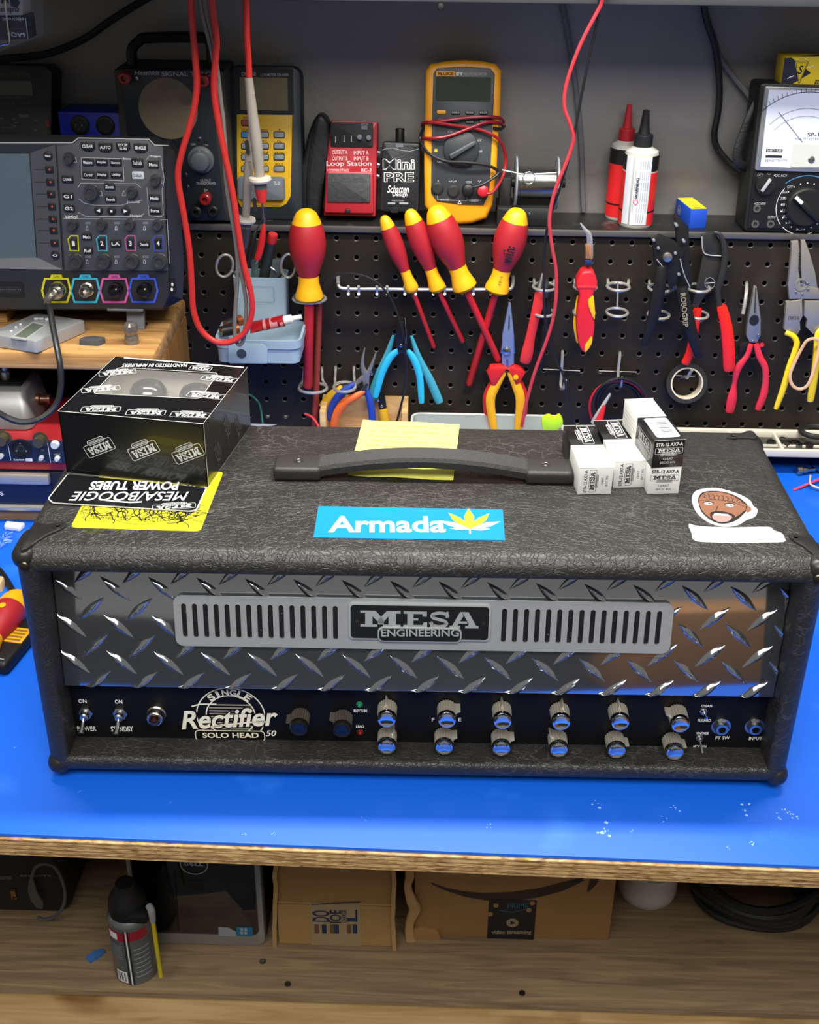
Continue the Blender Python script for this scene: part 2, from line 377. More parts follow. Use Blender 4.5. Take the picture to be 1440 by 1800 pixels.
# workbench
def fy(x): return -.786 - .0203*(x+.188)
plym = wood('plywood_edge', '7c5830', 'dcb981', (26, 60, 170), .65, plies=1400)
shelfw = wood('shelf_wood', '77624a', '9d8561', (3, 45, 60), .55)
T = thing('workbench', 'plywood workbench with a raw edge and an open wooden shelf below', 'workbench', (-.1, -.4, -1.19))
xa, xb = -1.1, .9
mb = MB(); mb.prism([(xa, fy(xa)-.002), (xb, fy(xb)-.002), (xb, .02), (xa, .02)], BZ-.0215, BZ-.0035, plym, b=.001); mb.build('benchtop', T)
def sy(x): return -.539 - .006*(x+.2)
mb = MB(); mb.prism([(xa, sy(xa)), (xb, sy(xb)), (xb, .02), (xa, .02)], SZ-.014, SZ, shelfw, b=.001); mb.build('lower_shelf', T)
mb = MB(); mb.prism([(xa, sy(xa)+.006), (xb, sy(xb)+.006), (xb, sy(xb)+.044), (xa, sy(xa)+.044)], SZ-.105, SZ-.0145, wood('apron_wood', 'c09a60', 'e0bc84', (3, 22, 22), .55, spots=1)); mb.build('apron', T)
mb = MB(); mb.box((-.1, .012, (BZ+SZ)/2-.02), (2.0, .012, BZ-SZ-.05), M('back_panel_brown', '3b2c1c', .7)); mb.build('back_panel', T)
for x in (xa+.05, xb-.05):
    for y in (-.70, -.05):
        mb = MB(); mb.box((x, y, (BZ-.0215-1.19)/2), (.089, .089, 1.19+BZ-.0215), shelfw, .003); mb.build('leg', T)
matm = stained('blue_mat_rubber', '0f62dd', '3f8df5', 11, .6, .95, .42, .04, 9)
mb = MB(); mb.prism([(xa, fy(xa)+.001), (xb, fy(xb)+.001), (xb, -.012), (xa, -.012)], BZ-.003, BZ, matm, b=.0008)
sm = M('mat_stain', '9cc4f7', .6)
rs = random.Random(3)
for px, py, r in ((1065, 1462, 5), (1050, 1418, 7), (1187, 1420, 6), (1168, 1437, 4), (1310, 1424, 8), (1382, 1422, 7), (1368, 1437, 5), (1396, 1434, 5), (1326, 1484, 5), (1060, 1468, 9), (1355, 1464, 2), (1282, 1490, 3), (430, 1467, 3), (482, 1466, 3), (140, 1392, 2), (25, 1315, 2), (640, 1440, 3), (860, 1452, 3), (300, 1410, 2), (1110, 1461, 3)):
    q = onZ(px, py, BZ)
    for k in range(5):
        a = r*.00040*rs.uniform(.15, .6); cx, cy = q.x+rs.gauss(0, r*.0004), q.y+rs.gauss(0, r*.0006)
        mb.flat([(cx+a*rs.uniform(.5, 1.2)*math.cos(t), cy+a*rs.uniform(.5, 1.2)*math.sin(t)) for t in (2*PI*i/9 for i in range(9))], BZ+.0002, sm)
one(mb, 'bench_mat', 'bright blue rubber mat covering the bench under the amplifier', 'mat')

# unseen carton, added on the floor for the tread plate's brown reflection
crdm = M('cardboard', 'bf864f', .75, bump=.1, bs=200)
T = thing('unseen_carton', 'tall unseen brown carton added in front of the bench for the tread plate reflection', 'carton', (.74, -1.75, -1.19))
mb = MB(); mb.box((.74, -1.75, -.78), (.62, .40, .82), crdm, .003); mb.build('box', T)
mb = MB(); mb.box((.74, -1.75, -.3695), (.06, .402, .001), M('packing_tape', 'b08d5c', .3)); mb.build('tape', T)
# ------------------------------------------------------------------ guitar amplifier head
AW, AH, AD, ATH = .66, .2337, .2495, .0108
AZ = BZ + .008
def Rz(a): return Matrix.Rotation(a, 4, 'Z')
A = Matrix.Translation((-.1834, -.7093, AZ)) @ Rz(ATH)
ATOP = A @ Matrix.Translation((0, 0, AH))
AFR = A @ frame((0, 0, 0), (1, 0, 0), (0, 0, 1))
def mesa(mb, F, x0, y0, x1, y1, d, mat, rot=0, frm=None, fill=None, eng='ENGINEERING', flip=1, hollow=True):
    # the maker's plate: rounded frame, slab letters, lower tab
    cx, cy = (x0+x1)/2, (y0+y1)/2; W, H = x1-x0, y1-y0
    G = F @ Matrix.Translation((cx, cy, 0)) @ Rz(math.radians(rot)); frm = frm or mat
    y_b = -H/2+.34*H; t = min(W, H)*.035
    if fill: mb.flat(rrect(-W/2, -H/2+.22*H, W/2, H/2, H*.1), d-.0001, fill, G)
    mb.line(G, rrect(-W/2, -H/2+.22*H, W/2, H/2, H*.12, 3), t, d, frm, True)
    if fill: mb.flat(rrect(-W*.29, -H/2, W*.29, -H/2+.3*H, H*.12), d+.00005, fill, G)
    mb.line(G, rrect(-W*.29, -H/2, W*.29, -H/2+.3*H, H*.14, 3), t, d+.0001, frm, True)
    slab(mb, G, -W*.41, -H/2+.40*H, W*.41, H/2-.1*H, d+.0001, mat)
    mb.text(G, eng, -W*.25, -H/2+.075*H, W*.25, -H/2+.225*H, d+.0002, mat, bold=.012)
def slab(mb, F, x0, y0, x1, y1, d, mat):
    W, H = x1-x0, y1-y0
    def P(l, ox, w): mb.flat([(x0+(ox+a*w)*W, y0+b*H) for a, b in l], d, mat, F)
    m = .34
    P([(0, 0), (.42, 0), (.42, .16), (.30, .16), (.30, .66), (.5, .16), (.58, .16), (.58, .45), (.38, 1), (0, 1), (0, .84), (.12, .84), (.12, .16), (0, .16)], 0, m)
    P([(.56, 0), (1, 0), (1, .16), (.88, .16), (.88, .84), (1, .84), (1, 1), (.66, 1), (.44, .45), (.44, .16), (.52, .16), (.70, .66), (.70, .16), (.56, .16)], 0, m)
    P([(0, 0), (1, 0), (1, .34), (.86, .34), (.80, .16), (.42, .16), (.42, .44), (.62, .44), (.62, .58), (.42, .58), (.42, .84), (.78, .84), (.84, .68), (.98, .68), (.98, 1), (0, 1), (0, .84), (.16, .84), (.16, .16), (0, .16)], .365, .2)
    sp = [(.93, .72), (.80, .86), (.5, .92), (.2, .84), (.13, .7), (.28, .57), (.7, .45), (.86, .3), (.78, .15), (.5, .08), (.2, .14), (.07, .3)]
    mb.line(F, sm2([(x0+(.585+a*.165)*W, y0+b*H) for a, b in sp], 3, False), H*.19, d, mat)
    P([(.82, .62), (.96, .62), (.96, 1), (.85, 1)], .585, .165); P([(.04, 0), (.15, 0), (.18, .38), (.04, .38)], .585, .165)
    P([(0, 0), (.36, 0), (.36, .15), (.27, .15), (.31, .28), (.31, .42), (.36, .42), (.47, .74), (.42, 1), (.35, 1), (.09, .15), (0, .15)], .755, .245)
    P([(.54, 0), (1, 0), (1, .15), (.92, .15), (.64, 1), (.42, 1), (.66, .28), (.64, .15), (.54, .15)], .755, .245)
    P([(.30, .28), (.62, .28), (.59, .42), (.33, .42)], .755, .245)

TOL = tolex()
AMP = thing('guitar_amplifier', 'large black vinyl covered guitar amplifier head with a diamond plate front on the blue mat', 'amplifier', A.translation - Vector((0, 0, .008)))
# cabinet shell: lofted rounded rectangles from the back over the outside, round the front lip and into the recess
def ploop(ins, y, rad):
    r = max(.002, rad-ins); return [(x, y, z) for x, z in rrect(-AW/2+ins, ins, AW/2-ins, AH-ins, r, 5)]
R = .015; L = []
for i in range(5):
    a = PI/2*i/4; L.append(ploop(R*.6*(1-math.sin(a)), AD-R*.6*math.sin(a)*0-(R*.6)*(1-math.cos(a))*0 - R*.6*math.sin(a)+0, .014) if False else ploop(.008*(1-math.sin(a)), AD-.008*(1-math.cos(a)), .014))
for i in range(9):
    a = PI/2*i/8; L.append(ploop(R*(1-math.cos(a)), R*(1-math.sin(a)), .014))
for i in range(1, 5):
    a = PI/2*i/4; L.append(ploop(R+.005*math.sin(a), .005*(1-math.cos(a)), .014))
L.append(ploop(.020, .040, .014)); 
mb = MB(); mb.loft(L, TOL, A, True, False)
mb.build('cabinet', AMP, ang=.9)
mb = MB(); mb.box((0, .0415, AH/2), (AW-.040, .003, AH-.040), BLKM, 0, A); mb.build('inner_baffle', AMP)

# measured on the front: plate and panel
plate_top = AH-.019
pb = [pt(AFR, x, y, -.018) for x, y in ((103, 1206), (1377, 1227))]
zb = (pb[0][1]+pb[1][1])/2
xl, xr = -AW/2+.0205, AW/2-.0205
chp = M('polished_tread_plate', 'b2b5b9', .09, .93, bump=.02, bs=40, var=.05, vs=9)
FPL = A @ Matrix.Translation((0, .0185, zb)) @ Matrix.Rotation(math.radians(-7.2), 4, 'X') @ frame((0, 0, 0), (1, 0, 0), (0, 0, 1)) @ Matrix.Translation((0, -zb, 0))
mb = MB(); mb.box(((xl+xr)/2, (zb+plate_top)/2, -.0015), (xr-xl, plate_top-zb, .003), chp, .0006, FPL)
def lozenge(cx, cy, sg):
    a, wd, h = .0168, .0039, .0026; vs = []; fs = []; K = 12; J = 6
    ux, uy = math.cos(PI/4.2), math.sin(PI/4.2)*sg
    for i in range(K+1):
        t = -1+2*i/K; wv = wd*(1-abs(t)**1.6); hv = h*max(0, 1-t*t)**.7+ (.0009*math.exp(-(t/.13)**2))
        for j in range(J+1):
            s = -1+2*j/J; z = hv*(1-abs(s)**1.3)
            x = cx+a*t*ux-wv*s*uy*sg*sg if sg > 0 else cx+a*t*ux-wv*s*uy
            y = cy+a*t*uy+wv*s*ux
            vs.append((min(max(x, xl+.0003), xr-.0003), min(max(y, zb+.0003), plate_top-.0003), z))
    for i in range(K):
        for j in range(J):
            q = i*(J+1)+j; fs.append((q, q+J+1, q+J+2, q+1))
    mb.add(vs, fs, chp, FPL)
# lattice phase taken from three bars in the photograph
g0 = pt(FPL, 160, 1070); g1 = pt(FPL, 244, 1071); gp = g1[0]-g0[0]
g2 = pt(FPL, 171, 1135); gv = g0[1]-g2[1]
h0 = pt(FPL, 125, 1099)
for i in range(-3, 20):
    for j in range(-5, 5):
        x, y = g0[0]+i*gp, g0[1]+j*gv
        if xl-.008 < x < xr+.008 and zb-.006 < y < plate_top+.006: lozenge(x, y, 1)
        x, y = h0[0]+i*gp, h0[1]+j*gv
        if xl-.008 < x < xr+.008 and zb-.006 < y < plate_top+.006: lozenge(x, y, -1)
tag(mb.build('tread_plate', AMP, ang=1.0), 'polished diamond plate front with raised lozenges')

# vent panel
FV = FPL @ Matrix.Translation((0, 0, .0034))
a = pt(FV, 303, 1046); b = pt(FV, 1182, 1147); c = pt(FV, 312, 1134); e = pt(FV, 1180, 1059)
vx0, vx1 = (a[0]+c[0])/2, (b[0]+e[0])/2; vy0, vy1 = (c[1]+b[1])/2, (a[1]+e[1])/2
brush = M('brushed_aluminium', 'b4b7b8', .5, .45, bump=.15, bs=160, var=.07, vs=80)
slots = []
def slot_row(xa, xb, n):
    for i in range(n):
        cx = xa+(xb-xa)*i/(n-1); slots.append(rrect(cx-.0021, sy0, cx+.0021, sy1, .0021, 5))
sy1 = (pt(FV, 325, 1060)[1]+pt(FV, 590, 1063)[1])/2; sy0 = (pt(FV, 328, 1120)[1]+pt(FV, 592, 1122)[1])/2
slot_row(pt(FV, 325, 1090)[0], pt(FV, 590, 1092)[0], 15); slot_row(pt(FV, 886, 1095)[0], pt(FV, 1157, 1100)[0], 15)
mb = MB(); mb.holed(rrect(vx0, vy0, vx1, vy1, .007), slots, 0, .0018, brush, FV)
vp = mb.build('vent_panel', AMP)
mb = MB(); mb.box(((vx0+vx1)/2, (vy0+vy1)/2, -.0017), (vx1-vx0-.01, vy1-vy0-.008, .0030), BLKM, 0, FV); mb.build('vent_backing', vp)
# name badge
FB = FV @ Matrix.Translation((0, 0, .0018))
x0, y0 = pt(FB, 617, 1119); x1, y1 = pt(FB, 860, 1067)
silver = M('badge_silver', 'b9bdbf', .4, .35)
mb = MB(); mb.prism(rrect(x0-.002, y0-.002, x1+.002, y1+.003, .004), 0, .002, silver, FB, .0006)
mb.prism(rrect(x0, y0, x1, y1+.001, .003), .0018, .0023, M('badge_black', '16181a', .35), FB)
tx0, ty0 = pt(FB, 664, 1125); tx1, ty1 = pt(FB, 812, 1101)
mb.prism(rrect(tx0, ty0, tx1, ty1, .005), 0, .0034, silver, FB, .0006)
mb.prism(rrect(tx0+.0014, ty0+.0014, tx1-.0014, ty1-.0014, .004), .003, .0037, MATS['badge_black'], FB)
slab(mb, FB, *pt(FB, 634, 1099), *pt(FB, 842, 1074), .0026, silver)
mb.tpx(FB, 'ENGINEERING', 670, 1119, 807, 1106, .0039, silver, .02)
for q in ((628, 1089), (850, 1093)): mb.cyl((*pt(FB, *q), .0022), .0016, .0008, DKSTEEL, FB, 12)
mb.build('name_badge', AMP)

# control panel, 30 mm back
FC = A @ frame((0, .030, 0), (1, 0, 0), (0, 0, 1))
cp = M('control_panel_black', '0b0b0e', .5, 0, spec=.22)
mb = MB(); mb.box((0, .0315, (.020+zb+.004)/2), (xr-xl, .003, zb+.004-.020), cp, 0, A)
ivory = M('ivory_print', 'f7efd2', .5); wp = M('panel_print', 'fbfaf4', .5, var=.02)
D = .0004
for t, q in (('ON', (138, 1236, 152, 1229)), ('ON', (202, 1237, 215, 1230)), ('POWER', (136, 1285, 169, 1277)), ('STANDBY', (195, 1286, 234, 1277)), ('RHYTHM', (622, 1252, 645, 1247)), ('LEAD', (626, 1279, 640, 1275)),
             ('CLEAN', (1233, 1243, 1252, 1239)), ('PUSHED', (1227, 1269, 1250, 1264)), ('VINTAGE', (1224, 1291, 1246, 1287)), ('MODERN', (1219, 1315, 1242, 1310)), ('FT SW', (1258, 1300, 1283, 1294)), ('INPUT', (1317, 1301, 1340, 1295)), ('50', (467, 1294, 486, 1284))):
    mb.tpx(FC, t, *q, D, wp, .015, .25 if t == '50' else 0)
for t, q in (('F', (759, 1268, 764, 1262)), ('E', (806, 1268, 811, 1262))): mb.tpx(FC, t, *q, D, wp, .015)
# round emblem with script
ec = pt(FC, 406, 1258); er = pt(FC, 466, 1258)[0]-ec[0]
mb.line(FC, ell(ec[0], ec[1], er, er*1.02, 40), .0011, D, ivory, True)
mb.line(FC, ell(ec[0], ec[1], er*.72, er*.74, 32), .0011, D, ivory, True)
for k in range(9):
    yy = ec[1]-er*.5+er*.11*k; mb.flat([(ec[0]-er*.62, yy), (ec[0]+er*.62, yy), (ec[0]+er*.62, yy+er*.045), (ec[0]-er*.62, yy+er*.045)], D, M('ivory_dim', 'a39c83', .5), FC)
for i, ch in enumerate('SINGLE'):
    an = math.radians(128-76*i/5); rr = er*.86; x, y = ec[0]+rr*math.cos(an), ec[1]+rr*math.sin(an); s = er*.11
    mb.text(FC, ch, x-s*(.4 if ch == 'I' else .9), y-s, x+s*(.4 if ch == 'I' else .9), y+s, D+.0002, ivory, .03, rot=math.degrees(an)-90)
mb.tpx(FC, 'Rectifier', 316, 1281, 489, 1244, D+.0008, cp, .06, .30, 3)
mb.tpx(FC, 'Rectifier', 316, 1279, 489, 1246, D+.0010, ivory, .022, .30, 3)
mb.line(FC, pts(FC, 0, [(372, 1276), (400, 1272), (440, 1268), (470, 1267)]), .0016, D+.001, ivory)
mb.line(FC, pts(FC, 0, [(338, 1240), (352, 1236), (380, 1236)]), .0014, D+.001, ivory)
q0, q1 = pt(FC, 345, 1300), pt(FC, 465, 1284)
mb.flat(rrect(q0[0], q0[1], q1[0], q1[1], .004), D+.0006, cp, FC); mb.line(FC, rrect(q0[0], q0[1], q1[0], q1[1], .0038, 4), .0009, D+.0008, ivory, True)
mb.tpx(FC, 'SOLO HEAD', 356, 1297, 455, 1288, D+.0009, ivory, .025)
CPN = mb.build('control_panel', AMP)

def knob(px, py, chrome, ang, r=.0087, h=.021):
    m = CHROME if chrome else M('black_knob', '1d1c1b', .3, .3); side = M('chrome_flutes', 'c9c2b2', .3, .55) if chrome else M('black_flutes', '5a544a', .4, .3)
    x, y = pt(FC, px, py, h); F = FC @ Matrix.Translation((x, y, 0)); n = 44; mb = MB(); L = []
    for k, (rr, z, fl) in enumerate(((1.0, .0012, 1), (1.0, .004, 1), (.97, h*.72, 1), (.97, h*.74, 0), (.985, h*.78, 0), (.97, h*.9, 0), (.86, h*.985, 0), (.7, h, 0))):
        L.append([(r*rr*(1-(.11 if fl and i % 2 else 0))*math.cos(2*PI*i/n), r*rr*(1-(.11 if fl and i % 2 else 0))*math.sin(2*PI*i/n), z) for i in range(n)])
    mb.loft(L[:4], side, F, True, False); mb.loft(L[3:], m, F, False, False)
    if chrome: mb.lathe([(r*.7, h), (r*.6, h-.0004), (0, h-.0006)], m, F, n, False)
    else: mb.lathe([(r*.7, h), (r*.6, h-.0006), (0, h-.0008)], M('black_knob_cap', '0a0a0c', .2), F, n, False)
    kb = mb.build('knob', AMP, ang=.5)
    if chrome: tag(kb, 'chrome fluted knob')
    else: tag(kb, 'black fluted knob')
    mb = MB(); a = math.radians(ang); P = Rz(a)
    mb.prism([(-.0016, r*.9), (.0016, r*.9), (.0005, r*1.42), (-.0005, r*1.42)], .0005, h*.55, side, F @ P, .0003); mb.build('pointer', kb)
for px, py, ch, an in ((525, 1282, 0, 95), (601, 1285, 0, 70), (680, 1267, 1, 5), (786, 1268, 1, -75), (884, 1270, 1, 2), (987, 1272, 1, -8), (1091, 1272, 1, 3), (1197, 1276, 1, 70),
                       (680, 1315, 1, -30), (781, 1316, 1, -70), (882, 1318, 1, -75), (983, 1320, 1, 40), (1085, 1322, 1, -95), (1187, 1325, 1, -95)):
    knob(px, py, ch, an)
def toggle(px, py, tx, ty, s=1, name='toggle_switch'):
    x, y = pt(FC, px, py, .004); F = FC @ Matrix.Translation((x, y, 0)); mb = MB()
    mb.lathe([(.0068*s, 0), (.0068*s, .0022*s), (.0060*s, .0026*s), (.0058*s, .0026*s)], STEEL, F, 6, True)
    mb.lathe([(.0042*s, .002*s), (.0042*s, .008*s), (.003*s, .009*s)], STEEL, F, 16)
    sw = mb.build(name, AMP)
    e = pt(FC, tx, ty, .017*s); mb = MB(); mb.tube([(x, y, .007*s), ((x+e[0])/2, (y+e[1])/2, .012*s), (e[0], e[1], .018*s)], [.0014*s, .002*s, .0028*s], CHROME, FC, 12, k=3); mb.build('lever', sw)
toggle(149, 1257, 143, 1288); toggle(210, 1258, 205, 1289)
toggle(1238, 1254, 1242, 1262, .55); toggle(1231, 1301, 1235, 1323, .55)
x, y = pt(FC, 273, 1262, .008); F = FC @ Matrix.Translation((x, y, 0))
mb = MB(); mb.lathe([(.0088, 0), (.0088, .003), (.0078, .004), (.0074, .010), (.0066, .011), (.0052, .011)], M('nickel_bezel', 'c9c3b4', .25, 1), F, 28)
mb.lathe([(.0055, .009), (.0052, .0125), (.0035, .0152), (0, .016)], M('dark_red_jewel', '2a0c0a', .12, coat=1), F, 24); tag(mb.build('pilot_lamp', AMP), 'nickel pilot lamp with a dark red jewel')
for q, m, lb in (((632, 1240), M('green_led', '1f7a4c', .3), 'green indicator LED'), ((633, 1289), M('red_led', '7a1714', .3), 'red indicator LED')):
    x, y = pt(FC, *q, .002); F = FC @ Matrix.Translation((x, y, 0)); mb = MB()
    mb.lathe([(.0030, 0), (.0030, .001), (.0024, .0012), (.0022, .0025), (.0012, .0036), (0, .0038)], m, F, 16); tag(mb.build('indicator_led', AMP), lb)
for q in ((1269, 1281), (1328, 1281)):
    x, y = pt(FC, *q, .004); F = FC @ Matrix.Translation((x, y, 0)); mb = MB()
    mb.ringf((0, 0, 0), .0088, .004, 0, .0012, STEEL, F, 28); mb.ringf((0, 0, 0), .0074, .004, .001, .0034, DKSTEEL, F, 6); mb.ringf((0, 0, 0), .0056, .0034, .003, .0062, STEEL, F, 24)
    mb.cyl((0, 0, .0002), .0042, .0006, BLKM, F, 20); mb.build('jack_socket', AMP)

# carrying handle on the top
FT = ATOP
hl, hr = pt(FT, 480, 846, 0), pt(FT, 1008, 854, 0); hy = (hl[1]+hr[1])/2
rubh = M('handle_rubber', '2b2927', .5, bump=.15, bs=500)
HL = Matrix.Translation((0, 0, 0)); hd = .030
mb = MB(); Ls = []; S0, S1 = hl[0]+.030, hr[0]-.030; K = 28
for i in range(K+1):
    t = i/K; x = S0+(S1-S0)*t; zz = .0055+.0125*math.sin(PI*t)**.9; wd = .0125; prof = []
    top = .0042
    pr = [(-wd, -.004), (wd, -.004), (wd, .002)]
    for g in range(13):
        yy = wd*.86-2*wd*.86*g/12; pr.append((yy, top+(.0012 if g % 2 == 0 else -.0010)))
    pr.append((-wd, .002)); Ls.append([(x, hy+hd/2+a_, zz+b_) for a_, b_ in pr])
mb.loft(Ls, rubh, FT); hn = mb.build('handle_strap', AMP, ang=.35)
for xa_, xb_ in ((hl[0], hl[0]+.043), (hr[0]-.043, hr[0])):
    mb = MB(); mb.box(((xa_+xb_)/2, hy+hd/2, .0065), (xb_-xa_, hd, .0130), rubh, .0035, FT, 3)
    sx_ = xa_+.022 if xa_ == hl[0] else xb_-.024
    mb.lathe([(.0046, .0128), (.0046, .0136), (.0036, .0136), (.003, .0126)], STEEL, FT @ Matrix.Translation((sx_, hy+hd/2, 0)), 20)
    mb.lathe([(.0032, .0126), (.0018, .0140), (0, .0142)], DKSTEEL, FT @ Matrix.Translation((sx_, hy+hd/2, 0)), 16)
    mb.build('handle_end_cap', AMP)
# corner protectors
crn = M('corner_plastic', '1f1e1d', .36, bump=.2, bs=120)
for sx in (-1, 1):
    for yb_, top in ((0, 1), (AD, 1), (0, 0)):
        mb = MB(); sy_ = 1 if yb_ == 0 else -1; zt = AH if top else 0; sz = -1 if top else 1; o_ = .0016; c_ = .030
        cz = zt+sz*(c_/2-o_); cx_ = sx*(AW/2-c_*.36+o_) ; cy_ = yb_+sy_*(c_/2-o_)
        if yb_ == 0:
            mb.box((sx*(AW/2-.0105+o_), .022-o_, zt+sz*(.0105-o_)), (.021, .044, .021), crn, .0135, A, 5)
        else:
            mb.box((sx*(AW/2-c_/2+o_), cy_, cz), (c_, c_, c_), crn, .0135, A, 5)
        if top:
            K_ = [(.006, .005), (.014, .003), (.019, .011), (.029, .025), (.041, .035), (.0445, .043), (.037, .0465), (.022, .043), (.006, .044)]
            ox, oy = sx*AW/2, yb_; G = ATOP @ Matrix.Translation((ox, oy, 0))
            kx_ = .75 if yb_ else .72 if sx < 0 else .50; kv_ = .40 if yb_ else 1; mb.prism(sm2([(-sx*(u*kx_+.003), sy_*(v*kv_+(.003 if yb_ else 0))) for u, v in K_], 3), -.003, .0019, crn, G, .0012)
            G = G @ Matrix.Translation((-sx*(.0375*kx_+.002), sy_*(.0385*kv_+(.003 if yb_ else 0)), 0)) @ Matrix.Translation((-.036, 0, 0))
            mb.lathe([(.0042, .0015), (.0038, .0024), (.0022, .0026), (.0018, .0019), (0, .0019)], crn, G @ Matrix.Translation((.036, 0, 0)), 16)
            if yb_ == 0: mb.lathe([(.0040, 0), (.0034, .0014), (.0016, .0019), (0, .002)], M('rivet_bronze', '4a4336', .35, .8), AFR @ Matrix.Translation((sx*(AW/2-.0105), AH-.0125, .0014)), 16)
        mb.build('corner_protector', AMP)
for x in (-.28, .28):
    for y in (.035, AD-.035):
        mb = MB(); mb.lathe([(.015, -.008), (.017, 0)], RUB, A @ Matrix.Translation((x, y, 0)), 24); mb.build('foot', AMP)

# stickers and papers on the amplifier
def stick(Q, d=.0004):      # frame of a sheet lying on the top, from its pixel corners
    return pts(ATOP, d, Q)
T = thing('sticker', 'blue rectangular sticker with a white word and a yellow leaf on the amplifier top', 'sticker', pw(ATOP, 720, 921))
mb = MB(); q = stick([(551, 945), (888, 950), (884, 896), (560, 890)]); mb.prism(q, .0001, .0006, M('blue_sticker', '0a86dc', .35), ATOP)
mb.tpx(ATOP, 'Armada', 578, 936, 783, 907, .0008, WHT, .025, 0, 0)
lf = M('leaf_yellow', 'e8d527', .5); cxy = pt(ATOP, 826, 932)
for an, ln in ((90, .036), (58, .033), (122, .033), (28, .030), (152, .030), (3, .017), (177, .017)):
    a_ = math.radians(an); ux, uy = math.cos(a_), math.sin(a_)*1.0
    P_ = [(0, 0), (.35, .10), (.6, .12), (1, 0), (.6, -.12), (.35, -.10)]
    mb.flat([(cxy[0]+ln*(s*ux-t*uy), cxy[1]+ln*(s*uy+t*ux)) for s, t in P_], .0009+.00003*an/90, WHT if an in (28, 152, 3, 177) else lf, ATOP)
mb.line(ATOP, [cxy, (cxy[0], cxy[1]-.007)], .0012, .0009, WHT); mb.build('sticker_sheet', T, flatn=True)
for px in (620, 634):
    x, y = pt(ATOP, px, 946); T2 = None

mb = MB(); q = stick([(124, 927), (352, 934), (393, 829), (170, 838)])
c_ = [Vector((x, y)) for x, y in q]
def rpoly(P, r, n=4):
    out = []; m = len(P); P = [Vector(p) for p in P]
    for i in range(m):
        p, a_, b_ = P[i], P[i-1], P[(i+1) % m]; u, v = (a_-p).normalized()*r, (b_-p).normalized()*r
        for k in range(n+1):
            t = k/n; out.append(tuple((p+u)*(1-t)**2+p*2*t*(1-t)+(p+v)*t*t))
    return out
mb.prism(rpoly(c_, .005), .0001, .0005, M('yellow_sticker', 'f4ea1f', .45, var=.03), ATOP)
ink = M('sticker_ink', '1c1a10', .6); rs = random.Random(11)
BL = [(158, 908), (185, 906), (215, 914), (245, 918), (275, 914), (300, 906), (325, 902)]
for off in (0, 8): mb.line(ATOP, sm2(pts(ATOP, 0, [(x, y+off-3) for x, y in BL]), 4, False), .0006, .0007, ink)
mb.tpx(ATOP, 'NOSTERCULES', 166, 913, 226, 906, .0007, ink, 0, 0, -4); mb.tpx(ATOP, 'MERCYFUL', 245, 917, 300, 908, .0007, ink, 0, 0, 6)
def curl(x, y, s, a0):
    P_ = [(x, y)]; a_ = a0
    for i in range(5): a_ += rs.uniform(-.7, .7); x += s*math.cos(a_); y += .55*s*math.sin(a_); P_.append((x, y))
    mb.line(ATOP, sm2(pts(ATOP, 0, P_), 3, False), rs.uniform(.0004, .0013), .0007, ink)
for k in range(70):
    t = rs.random(); curl(150+t*185, 890+rs.uniform(-4, 12), rs.uniform(5, 9), rs.uniform(.2, 2.6))
for k in range(44): curl(318+rs.uniform(-14, 26), 905-rs.uniform(0, 60), rs.uniform(4, 8), rs.uniform(-1.2, 1.9))
for k in range(14): curl(300+rs.uniform(-8, 38), 918+rs.uniform(-10, 3), rs.uniform(4, 8), rs.uniform(-.6, .8))
one(mb, 'sticker', 'yellow sticker with black line art, half covered by the open carton flap', 'sticker')

# face sticker: generic cartoon head with a white die-cut border
T = thing('sticker', 'cartoon face sticker with a white border on the right of the amplifier top', 'sticker', pw(ATOP, 1273, 893))
mb = MB()
bord = sm2(pts(ATOP, 0, [(1217, 873), (1228, 862), (1260, 859), (1295, 868), (1318, 880), (1324, 890), (1331, 896), (1328, 908), (1312, 915), (1296, 924), (1270, 926), (1246, 919), (1228, 905), (1219, 890)]), 4)
mb.prism(bord, .0001, .0005, M('sticker_white', 'f4f4f2', .5, var=.02), ATOP); mb.build('border', T)
sk = M('sticker_skin', '80563f', .5, var=.03); ik = M('sticker_black', '15100d', .55); mb = MB()
mb.flat(sm2(pts(ATOP, 0, [(1227, 878), (1236, 866), (1262, 864), (1290, 871), (1310, 884), (1315, 893), (1308, 904), (1292, 917), (1270, 922), (1250, 916), (1234, 902), (1229, 890)]), 4), .0007, ik, ATOP)
mb.flat(sm2(pts(ATOP, 0, [(1229, 880), (1238, 868), (1262, 866), (1288, 873), (1308, 886), (1313, 893), (1305, 902), (1290, 912), (1270, 919), (1252, 914), (1236, 901), (1231, 891)]), 4), .0008, sk, ATOP)
mb.flat(sm2(pts(ATOP, 0, [(1312, 890), (1320, 893), (1320, 899), (1312, 902)]), 4), .0008, sk, ATOP)
for k in range(9):
    x = 1236+8.2*k; y = 866+.13*(x-1236)**1.02; mb.lpx(ATOP, [(x, y+1), (x+4, y+4), (x+2, y+8), (x+7, y+10)], .0006, .0009, ik)
mb.lpx(ATOP, [(1230, 880), (1250, 878), (1280, 880), (1308, 890)], .0006, .0009, ik)
for ex_, ey_ in ((1245, 887), (1283, 890)):
    mb.flat(ell(*pt(ATOP, ex_, ey_), .0036, .0022, 14), .0010, WHT, ATOP); mb.flat(ell(*pt(ATOP, ex_+2, ey_), .0012, .0013, 10), .0011, ik, ATOP)
    mb.lpx(ATOP, [(ex_-9, ey_-4), (ex_, ey_-6), (ex_+9, ey_-4)], .0011, .0010, ik)
mb.lpx(ATOP, [(1262, 890), (1258, 899), (1266, 901)], .0007, .0010, ik)
mb.flat(sm2(pts(ATOP, 0, [(1248, 904), (1262, 900), (1282, 903), (1292, 909), (1285, 918), (1268, 921), (1254, 917)]), 3), .00095, ik, ATOP)
